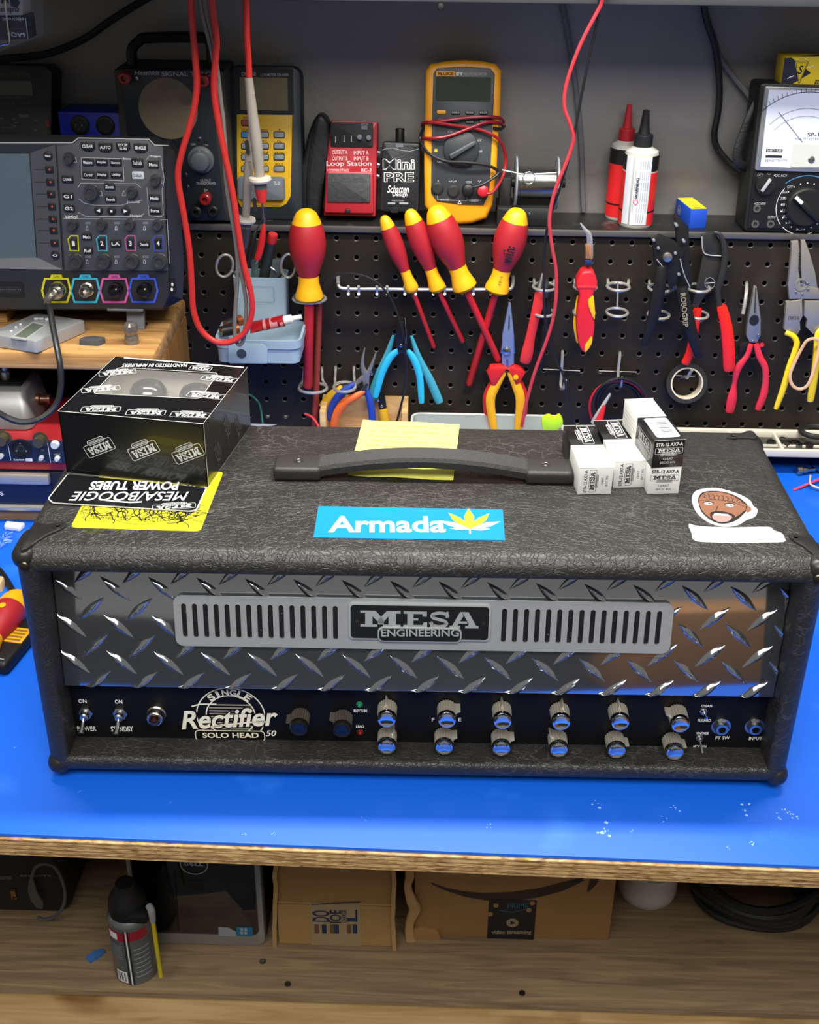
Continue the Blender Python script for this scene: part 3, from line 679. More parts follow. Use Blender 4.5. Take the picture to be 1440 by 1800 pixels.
mb.flat(sm2(pts(ATOP, 0, [(1252, 908), (1266, 906), (1286, 909), (1282, 917), (1268, 920), (1256, 916)]), 3), .00105, M('tongue_pink', 'cf7d78', .5), ATOP)
mb.flat(pts(ATOP, 0, [(1254, 907), (1282, 909), (1280, 906), (1256, 904)]), .00115, WHT, ATOP); mb.build('print', T)
mb = MB(); mb.prism(sm2(pts(ATOP, 0, [(1211, 922), (1230, 926), (1290, 928), (1350, 927), (1360, 933), (1374, 938), (1379, 946), (1378, 953), (1340, 954), (1260, 954), (1222, 951), (1216, 938)]), 3), .0001, .0005, MATS['sticker_white'], ATOP)
one(mb, 'sticker', 'blank white rounded strip sticker below the cartoon face sticker', 'sticker')

# yellow note tucked under the handle
T = thing('paper_note', 'yellow ruled paper note tucked under the amplifier handle', 'note', pw(ATOP, 725, 790))
mb = MB(); Qn = [pt(ATOP, *q) for q in ((612, 818), (806, 802), (813, 752), (665, 740))]
nx0, nx1 = pt(ATOP, 612, 818)[0], pt(ATOP, 806, 822)[0]; ny0, ny1 = pt(ATOP, 750, 843)[1], pt(ATOP, 740, 746)[1]
G = Matrix.Translation(((nx0+nx1)/2+.002, (ny0+ny1)/2, 0)) @ Rz(math.radians(-4)); wn, hn_ = (nx1-nx0)*.94, ny1-ny0; NX, NY = 10, 14; vs = []; fs = []
nn = M('yellow_note_paper', 'f2ee72', .7, var=.03)
for j in range(NY+1):
    for i in range(NX+1):
        u, v = i/NX-.5, j/NY-.5; vs.append((u*wn, v*hn_, .0009+.0030*max(0, v-.1)+.0008*math.sin(u*5+v*3)**2))
for j in range(NY):
    for i in range(NX): a_ = j*(NX+1)+i; fs.append((a_, a_+1, a_+NX+2, a_+NX+1))
mb.add(vs, fs, nn, ATOP @ G)
lp = M('pencil_faint', 'c9bd4a', .7)
for k, (v, u0, u1) in enumerate(((.40, -.4, .3), (.30, -.38, .42), (.21, -.4, .1), (.12, -.36, .44), (.03, -.4, .2))):
    z_ = lambda u, v: .0012+.0030*max(0, v-.1)+.0008*math.sin(u*5+v*3)**2
    n_ = 18
    for i in range(n_):
        a_, b_ = u0+(u1-u0)*i/n_, u0+(u1-u0)*(i+.7)/n_
        if (i*7+k*3) % 5 == 0: continue
        mb.add([(a_*wn, v*hn_, z_(a_, v)), (b_*wn, v*hn_, z_(b_, v)), (b_*wn, v*hn_+.0016, z_(b_, v+.01)), (a_*wn, v*hn_+.0016, z_(a_, v+.01))], [(0, 1, 2, 3)], lp, ATOP @ G)
mb.build('sheet', T)
# ------------------------------------------------------------------ things on the ledge
def quad(F, x0, y0, x1, y1, d=0):
    a, b, c, e = pt(F, x0, y1, d), pt(F, x1, y1, d), pt(F, x1, y0, d), pt(F, x0, y0, d); return a, b, c, e
def rq(F, x0, y0, x1, y1, d=0, r=.002, n=4):     # rounded rectangle in F from pixel corners
    a, b, c, e = quad(F, x0, y0, x1, y1, d)
    return rrect((a[0]+e[0])/2, (a[1]+b[1])/2, (b[0]+c[0])/2, (c[1]+e[1])/2, r, n)
def pbox(mb, F, x0, y0, x1, y1, z0, z1, mat, r=.002, b=0, d=None):
    return mb.prism(rq(F, x0, y0, x1, y1, z1 if d is None else d, r), z0, z1, mat, F, b)
def pcyl(mb, F, px, py, r, z0, z1, mat, b=0, n=24, r2=None):
    x, y = pt(F, px, py, z1); return mb.cyl((x, y, z0), r, z1-z0, mat, F, n, r2, b)
def screw(mb, F, px, py, z, r=.0028): 
    x, y = pt(F, px, py, z); mb.lathe([(r, 0), (r*.8, .001), (0, .0016)], STEEL, F @ Matrix.Translation((x, y, z)), 14)
    mb.flat([(x-r*.7, y-.0003), (x+r*.7, y-.0003), (x+r*.7, y+.0003), (x-r*.7, y+.0003)], z+.0018, BLKM, F)
def wire(P, r, mat, n=8): mb = MB(); mb.tube(P, r, mat, n=n); return mb
def wp_(l): return [onY(x, y, Y) for x, y, Y in l]

# signal tracer
F = LEAN(-.004, 0); fb = F.translation
T = thing('signal_tracer', 'dark grey vintage test box with a round tan speaker and carry handle', 'test equipment', pw(F, 350, 388))
chs = M('tracer_chassis', '2e2d29', .55, bump=.1)
mb = MB(); pbox(mb, F, 214, 123, 402, 388, -.078, -.002, chs, .003, .002); mb.build('case', T)
mb = MB(); mb.prism(pts(F, 0, [(212, 125), (374, 122), (379, 240), (396, 387), (319, 388), (313, 262), (301, 245), (224, 237)]), -.002, .0008, M('tracer_panel', '2c3136', .45, .3), F, .0005)
x, y = pt(F, 296, 191); r_ = pt(F, 348, 191)[0]-x
mb.flat(ell(x, y, r_, r_, 40), .0010, M('speaker_cloth', '7d7056', .8, bump=.4, bs=900), F)
mb.tpx(F, 'Heathkit', 236, 132, 281, 124, .0011, LGREY, .01, .3); mb.tpx(F, 'SIGNAL TRACER', 284, 134, 386, 126, .0011, LGREY, .01)
for t, q in (('OFF', (336, 256, 344, 252)), ('ON', (358, 257, 366, 253)), ('OUTPUT', (352, 320, 371, 315)), ('TRANSFORMER', (345, 325, 380, 320)), ('B+', (359, 337, 365, 332))): mb.tpx(F, t, *q, .0011, LGREY, .01)
for q in ((240, 138), (351, 244), (327, 307), (330, 328)): screw(mb, F, *q, .0008)
mb.build('front_panel', T)
mb = MB(); x, y = pt(F, 351, 284, .012)
mb.lathe([(.0165, .0008), (.0165, .004), (.0130, .006), (.0115, .0145), (.009, .016), (0, .016)], M('grey_knob', '5c5f62', .4), F @ Matrix.Translation((x, y, 0)), 30)
mb.flat([(x-.001, y+.010), (x+.001, y+.010), (x, y+.0135)], .0105, WHT, F); mb.build('selector_knob', T)
for q, m, l in (((219, 137), 'red', 'red binding post'), ((357, 142), 'red', 'red binding post'), ((361, 350), 'red', 'red binding post'), ((345, 372), 'black', 'black binding post'), ((375, 371), 'black', 'black binding post')):
    mb = MB(); x, y = pt(F, *q, .012); m_ = M('post_red', '8e1b1b', .35) if m == 'red' else BLK
    mb.lathe([(.0062, .0008), (.0062, .004), (.0055, .005), (.0075, .006), (.0075, .016), (.006, .0175), (.0035, .0175), (.003, .012), (0, .012)], m_, F @ Matrix.Translation((x, y, 0)), 14); tag(mb.build('binding_post', T), l)
mb = MB(); hz = [pt(F, 234, 112, -.04), pt(F, 240, 66, -.04), pt(F, 372, 66, -.04), pt(F, 372, 100, -.04)]
mb.tube([(hz[0][0], hz[0][1]-.012, -.04), (hz[0][0], (hz[0][1]+hz[1][1])/2, -.04), (hz[1][0]+.003, hz[1][1]-.004, -.04), (hz[1][0]+.014, hz[1][1], -.04), (hz[2][0]-.014, hz[2][1], -.04), (hz[2][0]-.002, hz[2][1]-.005, -.04), (hz[3][0], hz[3][1]-.012, -.04)], .0065, BLK, F, 10, sq=1.5); mb.build('handle', T)

# component meter, yellow face in a black boot
F = LEAN(.030, 9)
T = thing('component_meter', 'yellow faced component meter in a dark rubber boot, test probes hanging before it', 'meter', pw(F, 470, 386))
boot = M('meter_boot', '1a2228', .5, bump=.1)
mb = MB(); pbox(mb, F, 405, 115, 531, 388, -.018, .014, boot, .013, .005); mb.build('boot', T)
my = M('meter_yellow', 'd2a412', .45)
mb = MB(); mb.prism(pts(F, .0146, [(416, 201), (514, 202), (511, 345), (504, 358), (494, 364), (424, 364), (417, 352)]), .012, .0150, my, F, .0008)
for t, q in (('POWER', (428, 209, 443, 205)), ('LCR AUTO', (425, 230, 441, 226)), ('FREQ', (457, 231, 471, 227)), ('R', (490, 230, 494, 226)), ('SORTING', (427, 250, 444, 245)), ('REC', (457, 250, 470, 246)), ('CAL', (487, 251, 496, 247)), ('D/Q', (424, 270, 436, 266)), ('SETUP', (457, 271, 472, 266)), ('SER/PAL', (481, 271, 501, 267)), ('REL', (428, 290, 436, 286)), ('TOL', (459, 290, 471, 286)), ('HOLD', (484, 291, 497, 286))):
    mb.tpx(F, t, *q, .0152, BLKM, .01)
mb.build('face_panel', T)
mb = MB(); pbox(mb, F, 411, 120, 516, 200, .012, .0147, BLKM, .002); pbox(mb, F, 422, 136, 506, 194, .0147, .0151, M('lcd_olive', '6b6248', .2), .0008)
mb.tpx(F, 'DER EE', 425, 133, 450, 127, .0152, LGREY, .01); mb.tpx(F, 'LCR METER DE-5000', 458, 134, 507, 129, .0152, LGREY, .005); mb.build('display', T)
def key(F, T, px, py, w, h, z, m, rim=None, r=.0012, name='button', txt=None, tm=None, hz=.0016):
    mb = MB(); x, y = pt(F, px, py, z)
    if rim: mb.prism(rrect(x-w/2-.0009, y-h/2-.0009, x+w/2+.0009, y+h/2+.0009, r+.0005, 3), z-.001, z+.0006, rim, F)
    mb.prism(rrect(x-w/2, y-h/2, x+w/2, y+h/2, r, 3), z-.001, z+hz, m, F, .0005)
    if txt: mb.text(F, txt, x-w*.38, y-h*.22, x+w*.38, y+h*.22, z+hz+.0002, tm, .02)
    return mb.build(name, T)
for r_, py in enumerate((216, 237, 257, 276, 297)):
    for c_, px in enumerate((434, 463, 491)):
        if r_ == 0 and c_: continue
        m = M('key_red', '9c4a38', .5) if r_ == 0 else M('key_blue', '3c7fc0', .5) if (r_ == 1 and c_ == 0) else M('key_grey', '7c858c', .5)
        o = key(F, T, px, py, .0125, .0062, .0152, m, BLKM)
        if r_ == 0: tag(o, 'red power button')
        elif r_ == 1 and c_ == 0: tag(o, 'blue button')
mb = MB(); pbox(mb, F, 418, 311, 500, 352, .012, .0225, M('adapter_grey', '5d676f', .5), .004, .0015); mb.tpx(F, 'TL-21', 481, 325, 492, 319, .0228, WHT, .01); tag(mb.build('plug_in_adapter', T), 'grey plug-in adapter')

# black pouch
F = LEAN(.036, 6)
mb = MB(); mb.prism(sm2(pts(F, .008, [(559, 201), (579, 219), (574, 280), (566, 340), (560, 386), (534, 388), (528, 345), (532, 290), (541, 240)]), 3), -.02, .012, M('pouch_leather', '121316', .5, 0, bump=.4, bs=60), F, .006, 3)
mb.tube([(*pt(F, 557, 212, .013), .013), (*pt(F, 546, 270, .013), .013), (*pt(F, 541, 330, .013), .013), (*pt(F, 543, 380, .013), .013)], .0018, BLK, F); 
one(mb, 'pouch', 'slim black leatherette pouch leaning between the yellow meter and the red pedal', 'pouch')

# red loop pedal
F = LEAN(.026, 14)
T = thing('effects_pedal', 'red loop effects pedal with a black tread standing on the ledge', 'pedal', pw(F, 615, 380))
pr = M('pedal_red', 'a8202c', .4, .15); prd = M('pedal_red_dark', '7a1620', .4, .15)
mb = MB(); mb.prism(rpoly(pts(F, .012, [(569, 379), (660, 381), (664, 214), (582, 211), (573, 292)]), .002), -.026, .010, pr, F, .003); 
mb.prism(rpoly(pts(F, .020, [(570, 374), (657, 376), (656, 303), (574, 300)]), .003), .008, .0185, pr, F, .002)
for t, q, sh in (('OUTPUT A', (584, 271, 611, 264), 0), ('INPUT A', (622, 272, 648, 265), 0), ('OUTPUT B', (584, 282, 611, 275), 0), ('INPUT B', (622, 282, 648, 275), 0), ('Loop Station', (574, 294, 653, 283), 0), ('RC-3', (635, 302, 653, 296), .1), ('LOOP/PHRASE TRACK', (576, 302, 614, 297), 0)):
    mb.tpx(F, t, *q, .0103, M('pink_print', 'e7c8c8', .6), .01, sh)
mb.build('body', T)
mb = MB(); pbox(mb, F, 581, 215, 656, 259, .008, .0112, BLKM, .002, .0006)
for q in ((590, 245), (605, 244), (618, 244)): mb.lpx(F, [(q[0], q[1]-5), (q[0], q[1]+5)], .0012, .0115, LGREY)
pbox(mb, F, 635, 221, 646, 228, .011, .0125, GREY, .001)
for q in ((632, 241), (648, 242)): pcyl(mb, F, *q, .0035, .011, .0165, GREY, .0008)
mb.tpx(F, 'MEMORY', 634, 220, 648, 217, .0114, LGREY); mb.build('control_panel', T)
mb = MB(); pbox(mb, F, 575, 305, 651, 356, .018, .0205, M('pedal_pad', '2b2c2e', .6, bump=.3, bs=200), .002, .0008); mb.tpx(F, 'BOSS', 584, 320, 643, 312, .0208, M('pad_emboss', '38393c', .5), .02); mb.build('tread_pad', T)
for q in ((664, 268), (664, 290), (663, 310)):
    mb = MB(); x, y = pt(F, *q, -.008); mb.lathe([(.0045, 0), (.0045, .005), (.0032, .005), (.0032, .007), (.0022, .007), (.002, .001), (0, .001)], STEEL, F @ Matrix.Translation((x-.004, y, -.008)) @ Matrix.Rotation(PI/2, 4, 'Y'), 16); mb.build('jack_socket', T)
mb = MB(); pcyl(mb, F, 611, 371, .0035, .018, .0215, BLK, .001); mb.build('thumb_screw', T)

# small black preamp
F = LEAN(.026, 10)
T = thing('preamp_box', 'small black preamp box with white lettering beside the red pedal', 'preamp', pw(F, 702, 376))
mb = MB(); mb.prism(rpoly(pts(F, .012, [(668, 372), (736, 375), (740, 252), (672, 249)]), .004), -.018, .010, M('preamp_black', '1b1d20', .45, bump=.2, bs=500), F, .003)
mb.lpx(F, [(672, 264), (680, 261), (690, 260), (705, 264), (720, 266), (736, 262)], .0007, .0102, LGREY)
for k, (t, q, sh, b_) in enumerate((('Mini', (673, 298, 729, 279), 0, .045), ('PRE', (675, 320, 728, 303), 0, .045), ('Schatten', (681, 339, 719, 326), .3, .01), ('Design', (690, 347, 716, 338), 0, .01))):
    mb.tpx(F, t, *q, .0104, WHT, b_, sh)
    if k < 2: mb.tpx(F, t, q[0]+1.0, q[1]-1.0, q[2]-1.0, q[3]+1.0, .0106, MATS['preamp_black'], .005, sh)
mb.tpx(F, 'Made in Canada', 689, 354, 710, 351, .0104, LGREY); pbox(mb, F, 682, 356, 695, 359, .01, .0104, LGREY, .0005); pbox(mb, F, 702, 356, 718, 359, .01, .0104, LGREY, .0005); mb.build('case', T)
mb = MB(); x, y = pt(F, 703, 247, 0); mb.cyl((x, y-.003, -.004), .0058, .018, BLK, F @ Matrix.Translation((x, y-.003, -.004)) @ Matrix.Rotation(-PI/2, 4, 'X') @ Matrix.Translation((-x, -y+.003, .004)), 20, b=.001); mb.build('volume_knob', T)
mb = MB(); pbox(mb, F, 696, 252, 709, 259, .008, .011, GREY, .0008); mb.build('slide_switch', T)
mb = MB(); pbox(mb, F, 687, 365, 700, 374, .008, .0125, BLK, .001); mb.build('strap_lug', T)

# yellow multimeter with wrapped leads
F = LEAN(.016, 11)
T = thing('multimeter', 'amber digital multimeter leaning on the wall with red and black leads wrapped around it', 'multimeter', pw(F, 810, 393))
am = M('meter_amber', 'd9910b', .45); fc = M('meter_face', '2f3338', .45)
body = [(749, 124), (757, 112), (785, 107), (815, 105), (848, 107), (872, 112), (882, 124), (880, 200), (876, 250), (874, 300), (866, 360), (856, 384), (830, 393), (806, 395), (782, 390), (757, 378), (747, 362), (746, 300), (746, 250), (748, 200)]
mb = MB(); mb.prism(pts(F, .014, body), -.030, .014, am, F, .006, 3); mb.build('holster', T)
mb = MB(); mb.prism(pts(F, .0150, [(762, 130), (768, 120), (815, 117), (862, 120), (870, 130), (867, 200), (864, 260), (860, 340), (850, 361), (812, 360), (768, 354), (758, 340), (759, 260), (760, 200)]), .012, .0155, fc, F, .0012)
pbox(mb, F, 767, 125, 800, 134, .0150, .0158, am, .0006); mb.tpx(F, 'FLUKE', 770, 132.5, 797, 127, .0160, BLKM, .03); mb.tpx(F, '87 V', 802, 133, 813, 127, .0158, WHT, .02); mb.tpx(F, 'TRUE RMS MULTIMETER', 814, 132, 856, 128, .0158, LGREY)
for t, q in (('OFF', (769, 286, 778, 281)), ('mV', (838, 249, 847, 244)), ('A', (769, 320, 772, 316)), ('mA µA', (789, 321, 803, 317)), ('COM', (820, 322, 829, 318)), ('V', (840, 321, 846, 317)), ('mA', (842, 268, 848, 263)), ('Hz', (788, 233, 796, 229)), ('10A MAX FUSED', (774, 353, 790, 349)), ('1000V', (826, 355, 842, 350))): mb.tpx(F, t, *q, .0158, LGREY, .01)
mb.lpx(F, [(769, 343), (769, 351), (821, 353), (821, 344)], .0005, .0158, LGREY); mb.lpx(F, [(846, 342), (846, 352), (822, 352)], .0005, .0158, LGREY); mb.lpx(F, [(805, 358), (808, 353), (811, 358)], .0005, .0158, WHT, True)
pbox(mb, F, 764, 262, 769, 267, .0150, .0157, MATS['meter_yellow'], .0004); mb.build('face_panel', T)
mb = MB(); pbox(mb, F, 766, 135, 863, 178, .0150, .0160, M('lcd_dark_green', '2b332b', .2), .002); mb.build('display', T)
for px, py, m in ((776, 197, 1), (801, 198, 0), (826, 198, 0), (850, 198, 0), (776, 212, 0), (801, 213, 0), (826, 214, 0), (850, 213, 0)):
    o = key(F, T, px, py, .0115, .0048, .0155, am if m else M('key_dark', '1f2225', .5), None, .0022, 'button', None if m else 'MIN' if px == 801 else 'RNG' if px == 826 else 'HLD', LGREY)
    if m: tag(o, 'amber button')
mb = MB(); x, y = pt(F, 811, 262, .019); mb.lathe([(.0228, .0150), (.0222, .0195), (.0205, .0205), (0, .0205)], M('dial_dark', '26292d', .45), F @ Matrix.Translation((x, y, 0)), 36)
a_, b_ = Vector(pt(F, 791, 276, .021)), Vector(pt(F, 836, 250, .021)); dv = (b_-a_).normalized(); nv = Vector((-dv.y, dv.x))*.0032
mb.prism(rpoly([a_-nv, b_-nv*.8, b_+nv*.8, a_+nv], .002), .0200, .0262, M('dial_bar', '3a3e43', .4), F, .0012); mb.build('rotary_dial', T)
for px, py in ((769, 332), (797, 337)):
    mb = MB(); pcyl(mb, F, px, py, .0082, .0150, .0162, BLK, .0004); pcyl(mb, F, px, py, .0055, .016, .0164, BLKM); mb.build('input_socket', T)
bl = M('lead_black', '151515', .4); rl = M('lead_red', '8f1420', .4)
def wl(F, l): return [F @ Vector((*pt(F, x, y, d), d)) for x, y, d in l]
mb = MB(); mb.tube(wl(F, [(849, 338, .0245), (862, 340, .025), (874, 328, .018), (886, 305, .006), (889, 278, .004), (882, 252, .014), (868, 238, .0215), (840, 227, .0215), (795, 220, .0215), (760, 215, .021), (744, 216, .008), (742, 222, -.02)]), .0020, rl)
mb.tube(wl(F, [(742, 240, -.02), (745, 243, .008), (765, 243, .021), (790, 239, .0225), (830, 224, .0235), (855, 215, .0215), (878, 216, .012), (886, 222, -.01)]), .0020, rl)
mb.tube(wl(F, [(745, 216, .010), (775, 213, .0215), (820, 207, .0225), (860, 205, .0215), (880, 208, .010), (886, 215, -.012)]), .0020, rl); Tl = tag(mb.build('test_lead', T), 'red test lead')
mb = MB(); x, y = pt(F, 849, 336, .024); mb.lathe([(.0078, .0158), (.0078, .022), (.0066, .0265), (.004, .028), (0, .028)], M('plug_red', 'b41d2b', .35), F @ Matrix.Translation((x, y, 0)), 18); mb.build('plug', Tl)
mb = MB(); mb.tube(wl(F, [(824, 331, .0255), (848, 324, .0265), (868, 312, .022), (876, 302, .019), (858, 291, .023), (820, 286, .0262), (785, 284, .0235), (757, 272, .020), (742, 254, .010), (739, 240, .004), (748, 220, .010), (757, 214, .012)]), .0020, bl); 
mb.tube(wl(F, [(868, 225, .0185), (880, 227, .010), (887, 222, -.01)]), .0020, bl); Tl = tag(mb.build('test_lead', T), 'black test lead')
mb = MB(); x, y = pt(F, 823, 334, .024); mb.lathe([(.0078, .0158), (.0078, .022), (.0066, .0265), (.004, .028), (0, .028)], BLK, F @ Matrix.Translation((x, y, 0)), 18); mb.build('plug', Tl)

# solder spool on its black holder
yS = .030; F = LEAN(yS, 0)
cL, cR = pt(F, 905, 320), pt(F, 980, 322); cz = (cL[1]+cR[1])/2
T = thing('solder_spool_holder', 'black block holder with an axle under the reel of solder', 'holder', pw(F, 925, 392))
mb = MB(); pbox(mb, F, 874, 366, 972, 397, -.028, .022, M('holder_black', '1a1a1b', .55), .001, .001); screw(mb, F, 931, 376, .022, .002); mb.build('base', T)
mb = MB(); pbox(mb, F, 878, 312, 899, 368, -.012, .012, MATS['holder_black'], .002, .002); mb.build('bracket', T)
Fx = frame((0, yS, LZ+cz), (0, 1, 0), (0, 0, 1))      # local z runs along +X
mb = MB(); mb.cyl((0, 0, cL[0]-.017), .0062, cR[0]-cL[0]+.027, BLK, Fx, 20, b=.001); mb.build('axle', T)
T = thing('solder_reel', 'grey flanged reel of shiny solder wire on the black holder', 'solder reel', (0, yS, LZ))
T.location = (cL[0], yS, LZ+cz-.032); PM[T.name] = Matrix.Translation(T.location)
mb = MB(); gm = M('reel_grey', '7e858b', .45)
for x_ in (cL[0], cR[0]-.002): mb.ringf((0, 0, x_), .0325, .0075, 0, .0022, gm, Fx, 44)
mb.ringf((0, 0, cL[0]+.001), .012, .0075, 0, cR[0]-cL[0]-.002, gm, Fx, 30); mb.build('reel', T)
mb = MB(); L = []; n_ = 36; sm_ = M('solder_wire', 'bdbdb9', .22, 1)
for k in range(n_*2+1):
    L.append((.0195+(.0008 if k % 2 else 0), cL[0]+.0024+(cR[0]-cL[0]-.0048)*k/(2*n_)))
mb.lathe([(.012, L[0][1])]+L+[(.012, L[-1][1])], sm_, Fx, 36)
za = pt(F, 930, 313, .024); mb.tube([(*pt(F, 884, 299, .016), .016), (*pt(F, 905, 303, .021), .022), (*pt(F, 925, 306, .022), .023), (*pt(F, 978, 303, .018), .020)], .0008, sm_, F, 6)
mb.tube([(za[0]+.0075*math.cos(2*PI*i/16), za[1]+.0075*math.sin(2*PI*i/16), .0235) for i in range(16)], .0006, sm_, F, 6, True, 2); mb.build('solder_wire', T)

# bottles
def patch(mb, c, r, a0, a1, z0, z1, mat, n=14):
    vs = []; fs = []
    for i in range(n+1):
        a = math.radians(a0+(a1-a0)*i/n)
        for z in (z0, z1): vs.append((c[0]+r*math.cos(a), c[1]+r*math.sin(a), c[2]+z))
    for i in range(n): fs.append((2*i, 2*i+2, 2*i+3, 2*i+1))
    mb.add(vs, fs, mat)
def wrap(c, r, z_, ac):      # text mapping: x (metres along the label) -> angle, label centre at angle ac, -Y is -90
    return lambda x, y, d: (c[0]+(r+d)*math.cos(math.radians(ac)+x/r), c[1]+(r+d)*math.sin(math.radians(ac)+x/r), c[2]+z_+y)
def bottle(base, r, capm, label, front):
    T = thing('squeeze_bottle', label, 'bottle', base); c = base; clear = M('bottle_plastic', 'b7b4ac', .3, coat=.3)
    h = .0965; mb = MB(); mb.lathe([(r*.93, 0), (r, .003), (r, h-.008), (r*.93, h-.002), (r*.6, h+.002), (r*.45, h+.004), (r*.45, h+.008)], clear, Matrix.Translation(c), 36); mb.build('body', T)
    mb = MB(); R_ = r+.0004; redm = M('label_red', 'cf2224', .4); blm = M('label_black', '141414', .4); wh = M('label_white', 'cdd1d4', .5)
    rng = [(-62, 20, 0), (20, 150, 0), (-215, -152, 0)] if front else [(-200, 60, 0)]
    for a0, a1, _ in rng:
        patch(mb, c, R_, a0, a1, .004, .070 if front else .072, redm); patch(mb, c, R_, a0, a1, .072, .091, blm); patch(mb, c, R_+.0003, a0, a1, .020, .022, blm)
    if front:
        patch(mb, c, R_+.0001, -118, -62, .005, .091, wh); patch(mb, c, R_+.0001, -150, -124, .005, .091, wh)
        for k in range(7):
            zz = .012; fn = wrap(c, R_, zz, -113+5.2*k if k > 1 else -113+4*k)
            if k == 1: continue
            if k == 0:
                mb.text(None, 'WARNING', -.010, .035, .010, .038, .0004, BLKM, .02, rot=90, fn=None) if False else None
            for j in range(6):
                a0 = -113+7.0*k; z0 = .008+.0135*j
                if rs.random() < .85: patch(mb, c, R_+.0004, a0, a0+1.6, z0, z0+.011, LGREY, 1)
        # WARNING reads up the label
        mb.text(None, 'WARNING', -.013, -.0018, .013, .0018, 0, BLKM, .02, fn=lambda x, y, d: (c[0]+(R_+.0006)*math.cos(math.radians(-104)-y/R_), c[1]+(R_+.0006)*math.sin(math.radians(-104)-y/R_), c[2]+.052+x))
        dm = [(c[0]+(R_+.0006)*math.cos(math.radians(-104)+u/R_), c[1]+(R_+.0006)*math.sin(math.radians(-104)+u/R_), c[2]+.0345+v) for u, v in ((0, -.0042), (.0036, 0), (0, .0042), (-.0036, 0))]
        mb.add(dm, [(0, 1, 2, 3)], redm); dm = [(c[0]+(R_+.0008)*math.cos(math.radians(-104)+u/R_), c[1]+(R_+.0008)*math.sin(math.radians(-104)+u/R_), c[2]+.0345+v) for u, v in ((0, -.003), (.0025, 0), (0, .003), (-.0025, 0))]
        mb.add(dm, [(0, 1, 2, 3)], wh)
    mb.build('label_wrap', T)
    mb = MB(); mb.lathe([(r*.54, h+.004), (r*.54, h+.017), (r*.50, h+.018), (r*.34, h+.019), (r*.28, h+.026), (r*.19, h+.044), (r*.19, h+.047), (0, h+.047)], capm, Matrix.Translation(c), 28); mb.build('nozzle_cap', T)
b1 = onZ(1121, 404, LZ); b1.y += .022
w0 = (onZ(1151, 404, LZ)-onZ(1091, 404, LZ)).length/2
bottle(Vector((b1.x, .026, LZ)), w0*1.0, M('cap_black', '1c1d1e', .4), 'squeeze bottle with a black nozzle and a white warning label', True)
bottle(Vector((b1.x-.0105, .0265+w0*1.55-.006, LZ)) + Vector((-.006, .004, 0)), w0*.86, M('cap_red', 'a31a24', .4), 'red squeeze bottle with a red nozzle just behind the black-nozzled one', False)

# blue and yellow carton
q0, q1, q2 = onZ(1211, 402, LZ), onZ(1242, 404, LZ), onZ(1186, 384, LZ); zt = .0245
T = thing('small_carton', 'small blue carton with a yellow top lying on the ledge', 'carton', q0)
e1 = (q1-q0); Fb = frame(q0, (math.cos(.16), math.sin(.16), 0), (-math.sin(.16), math.cos(.16), 0)); DB = .058
mb = MB(); wdt = e1.length; mb.box((wdt/2, DB/2, zt/2), (wdt, DB, zt), M('carton_blue', '1747b5', .5), .0006, Fb)
mb.flat([(.001, .002), (wdt-.0005, .002), (wdt-.0005, DB-.001), (.001, DB-.001)], zt+.0004, M('carton_yellow', 'd8c81e', .5), Fb)
for k in range(4): mb.flat([(.006, .008+.008*k), (wdt-.006, .008+.008*k), (wdt-.006, .0095+.008*k), (.006, .0095+.008*k)], zt+.0006, M('print_olive', '8a7d1d', .6), Fb)
Fs = Fb @ frame((0, DB, 0), (0, -1, 0), (0, 0, 1)); mb.line(Fs, ell(.017, .013, .0055, n=18), .0012, .0005, LGREY, True); mb.text(Fs, 'N', .014, .010, .020, .016, .0006, LGREY, .02); mb.build('box', T)

# analogue meter with strap
F = LEAN(.004, 4)
T = thing('analogue_meter', 'black analogue multimeter with a white needle dial at the right end of the ledge', 'multimeter', pw(F, 1385, 408))
mb = MB(); mb.prism(rpoly(pts(F, .010, [(1308, 408), (1470, 412), (1484, 150), (1338, 146)]), .006), -.045, .006, BLK, F, .003); mb.build('case', T)
mb = MB(); fr = M('meter_frame', '8d9092', .3, .5); mb.prism(rpoly(pts(F, .012, [(1328, 300), (1470, 304), (1482, 156), (1346, 152)]), .003), .004, .0110, fr, F, .001)
dl = M('dial_white', 'cdd2e0', .5, var=.03); mb.prism(pts(F, .0112, [(1337, 293), (1466, 297), (1476, 160), (1352, 158)]), .0105, .0114, dl, F)
pc = pt(F, 1411, 262, .0118)
for rr_, c_, wdl in ((.079, BLKM, .0007), (.060, GREY, .0005), (.051, GREY, .0004)):
    ar = [(pc[0]+rr_*math.cos(math.radians(t)), pc[1]-.012+rr_*math.sin(math.radians(t))) for t in range(48, 139, 5)]; mb.line(F, ar, wdl, .0118, c_)
for t in range(50, 138, 4):
    k = .0045 if t % 8 else .008; a = math.radians(t); mb.line(F, [(pc[0]+.079*math.cos(a), pc[1]-.012+.079*math.sin(a)), (pc[0]+(.079+k)*math.cos(a), pc[1]-.012+(.079+k)*math.sin(a))], .0005, .0118, BLKM)
mb.lpx(F, [(1411, 250), (1369, 197)], .0006, .0121, BLKM)
mb.tpx(F, 'SP-10D', 1420, 240, 1458, 233, .0118, BLKM, .01); mb.tpx(F, 'MULTITESTER', 1398, 246, 1440, 242, .0118, GREY); 
pbox(mb, F, 1347, 262, 1376, 267, .0112, .0118, BLKM, .0003); pbox(mb, F, 1346, 273, 1375, 277, .0112, .0118, BLKM, .0003); mb.tpx(F, 'SAFETY FUSE', 1349, 266, 1374, 263, .0120, WHT); mb.tpx(F, 'SENSITIVITY', 1345, 284, 1385, 280, .0118, GREY)
pbox(mb, F, 1392, 254, 1480, 294, .0112, .0124, M('dial_clear', 'b9bbb2', .25), .002); screw(mb, F, 1427, 281, .0124, .0045); mb.build('needle_dial', T)
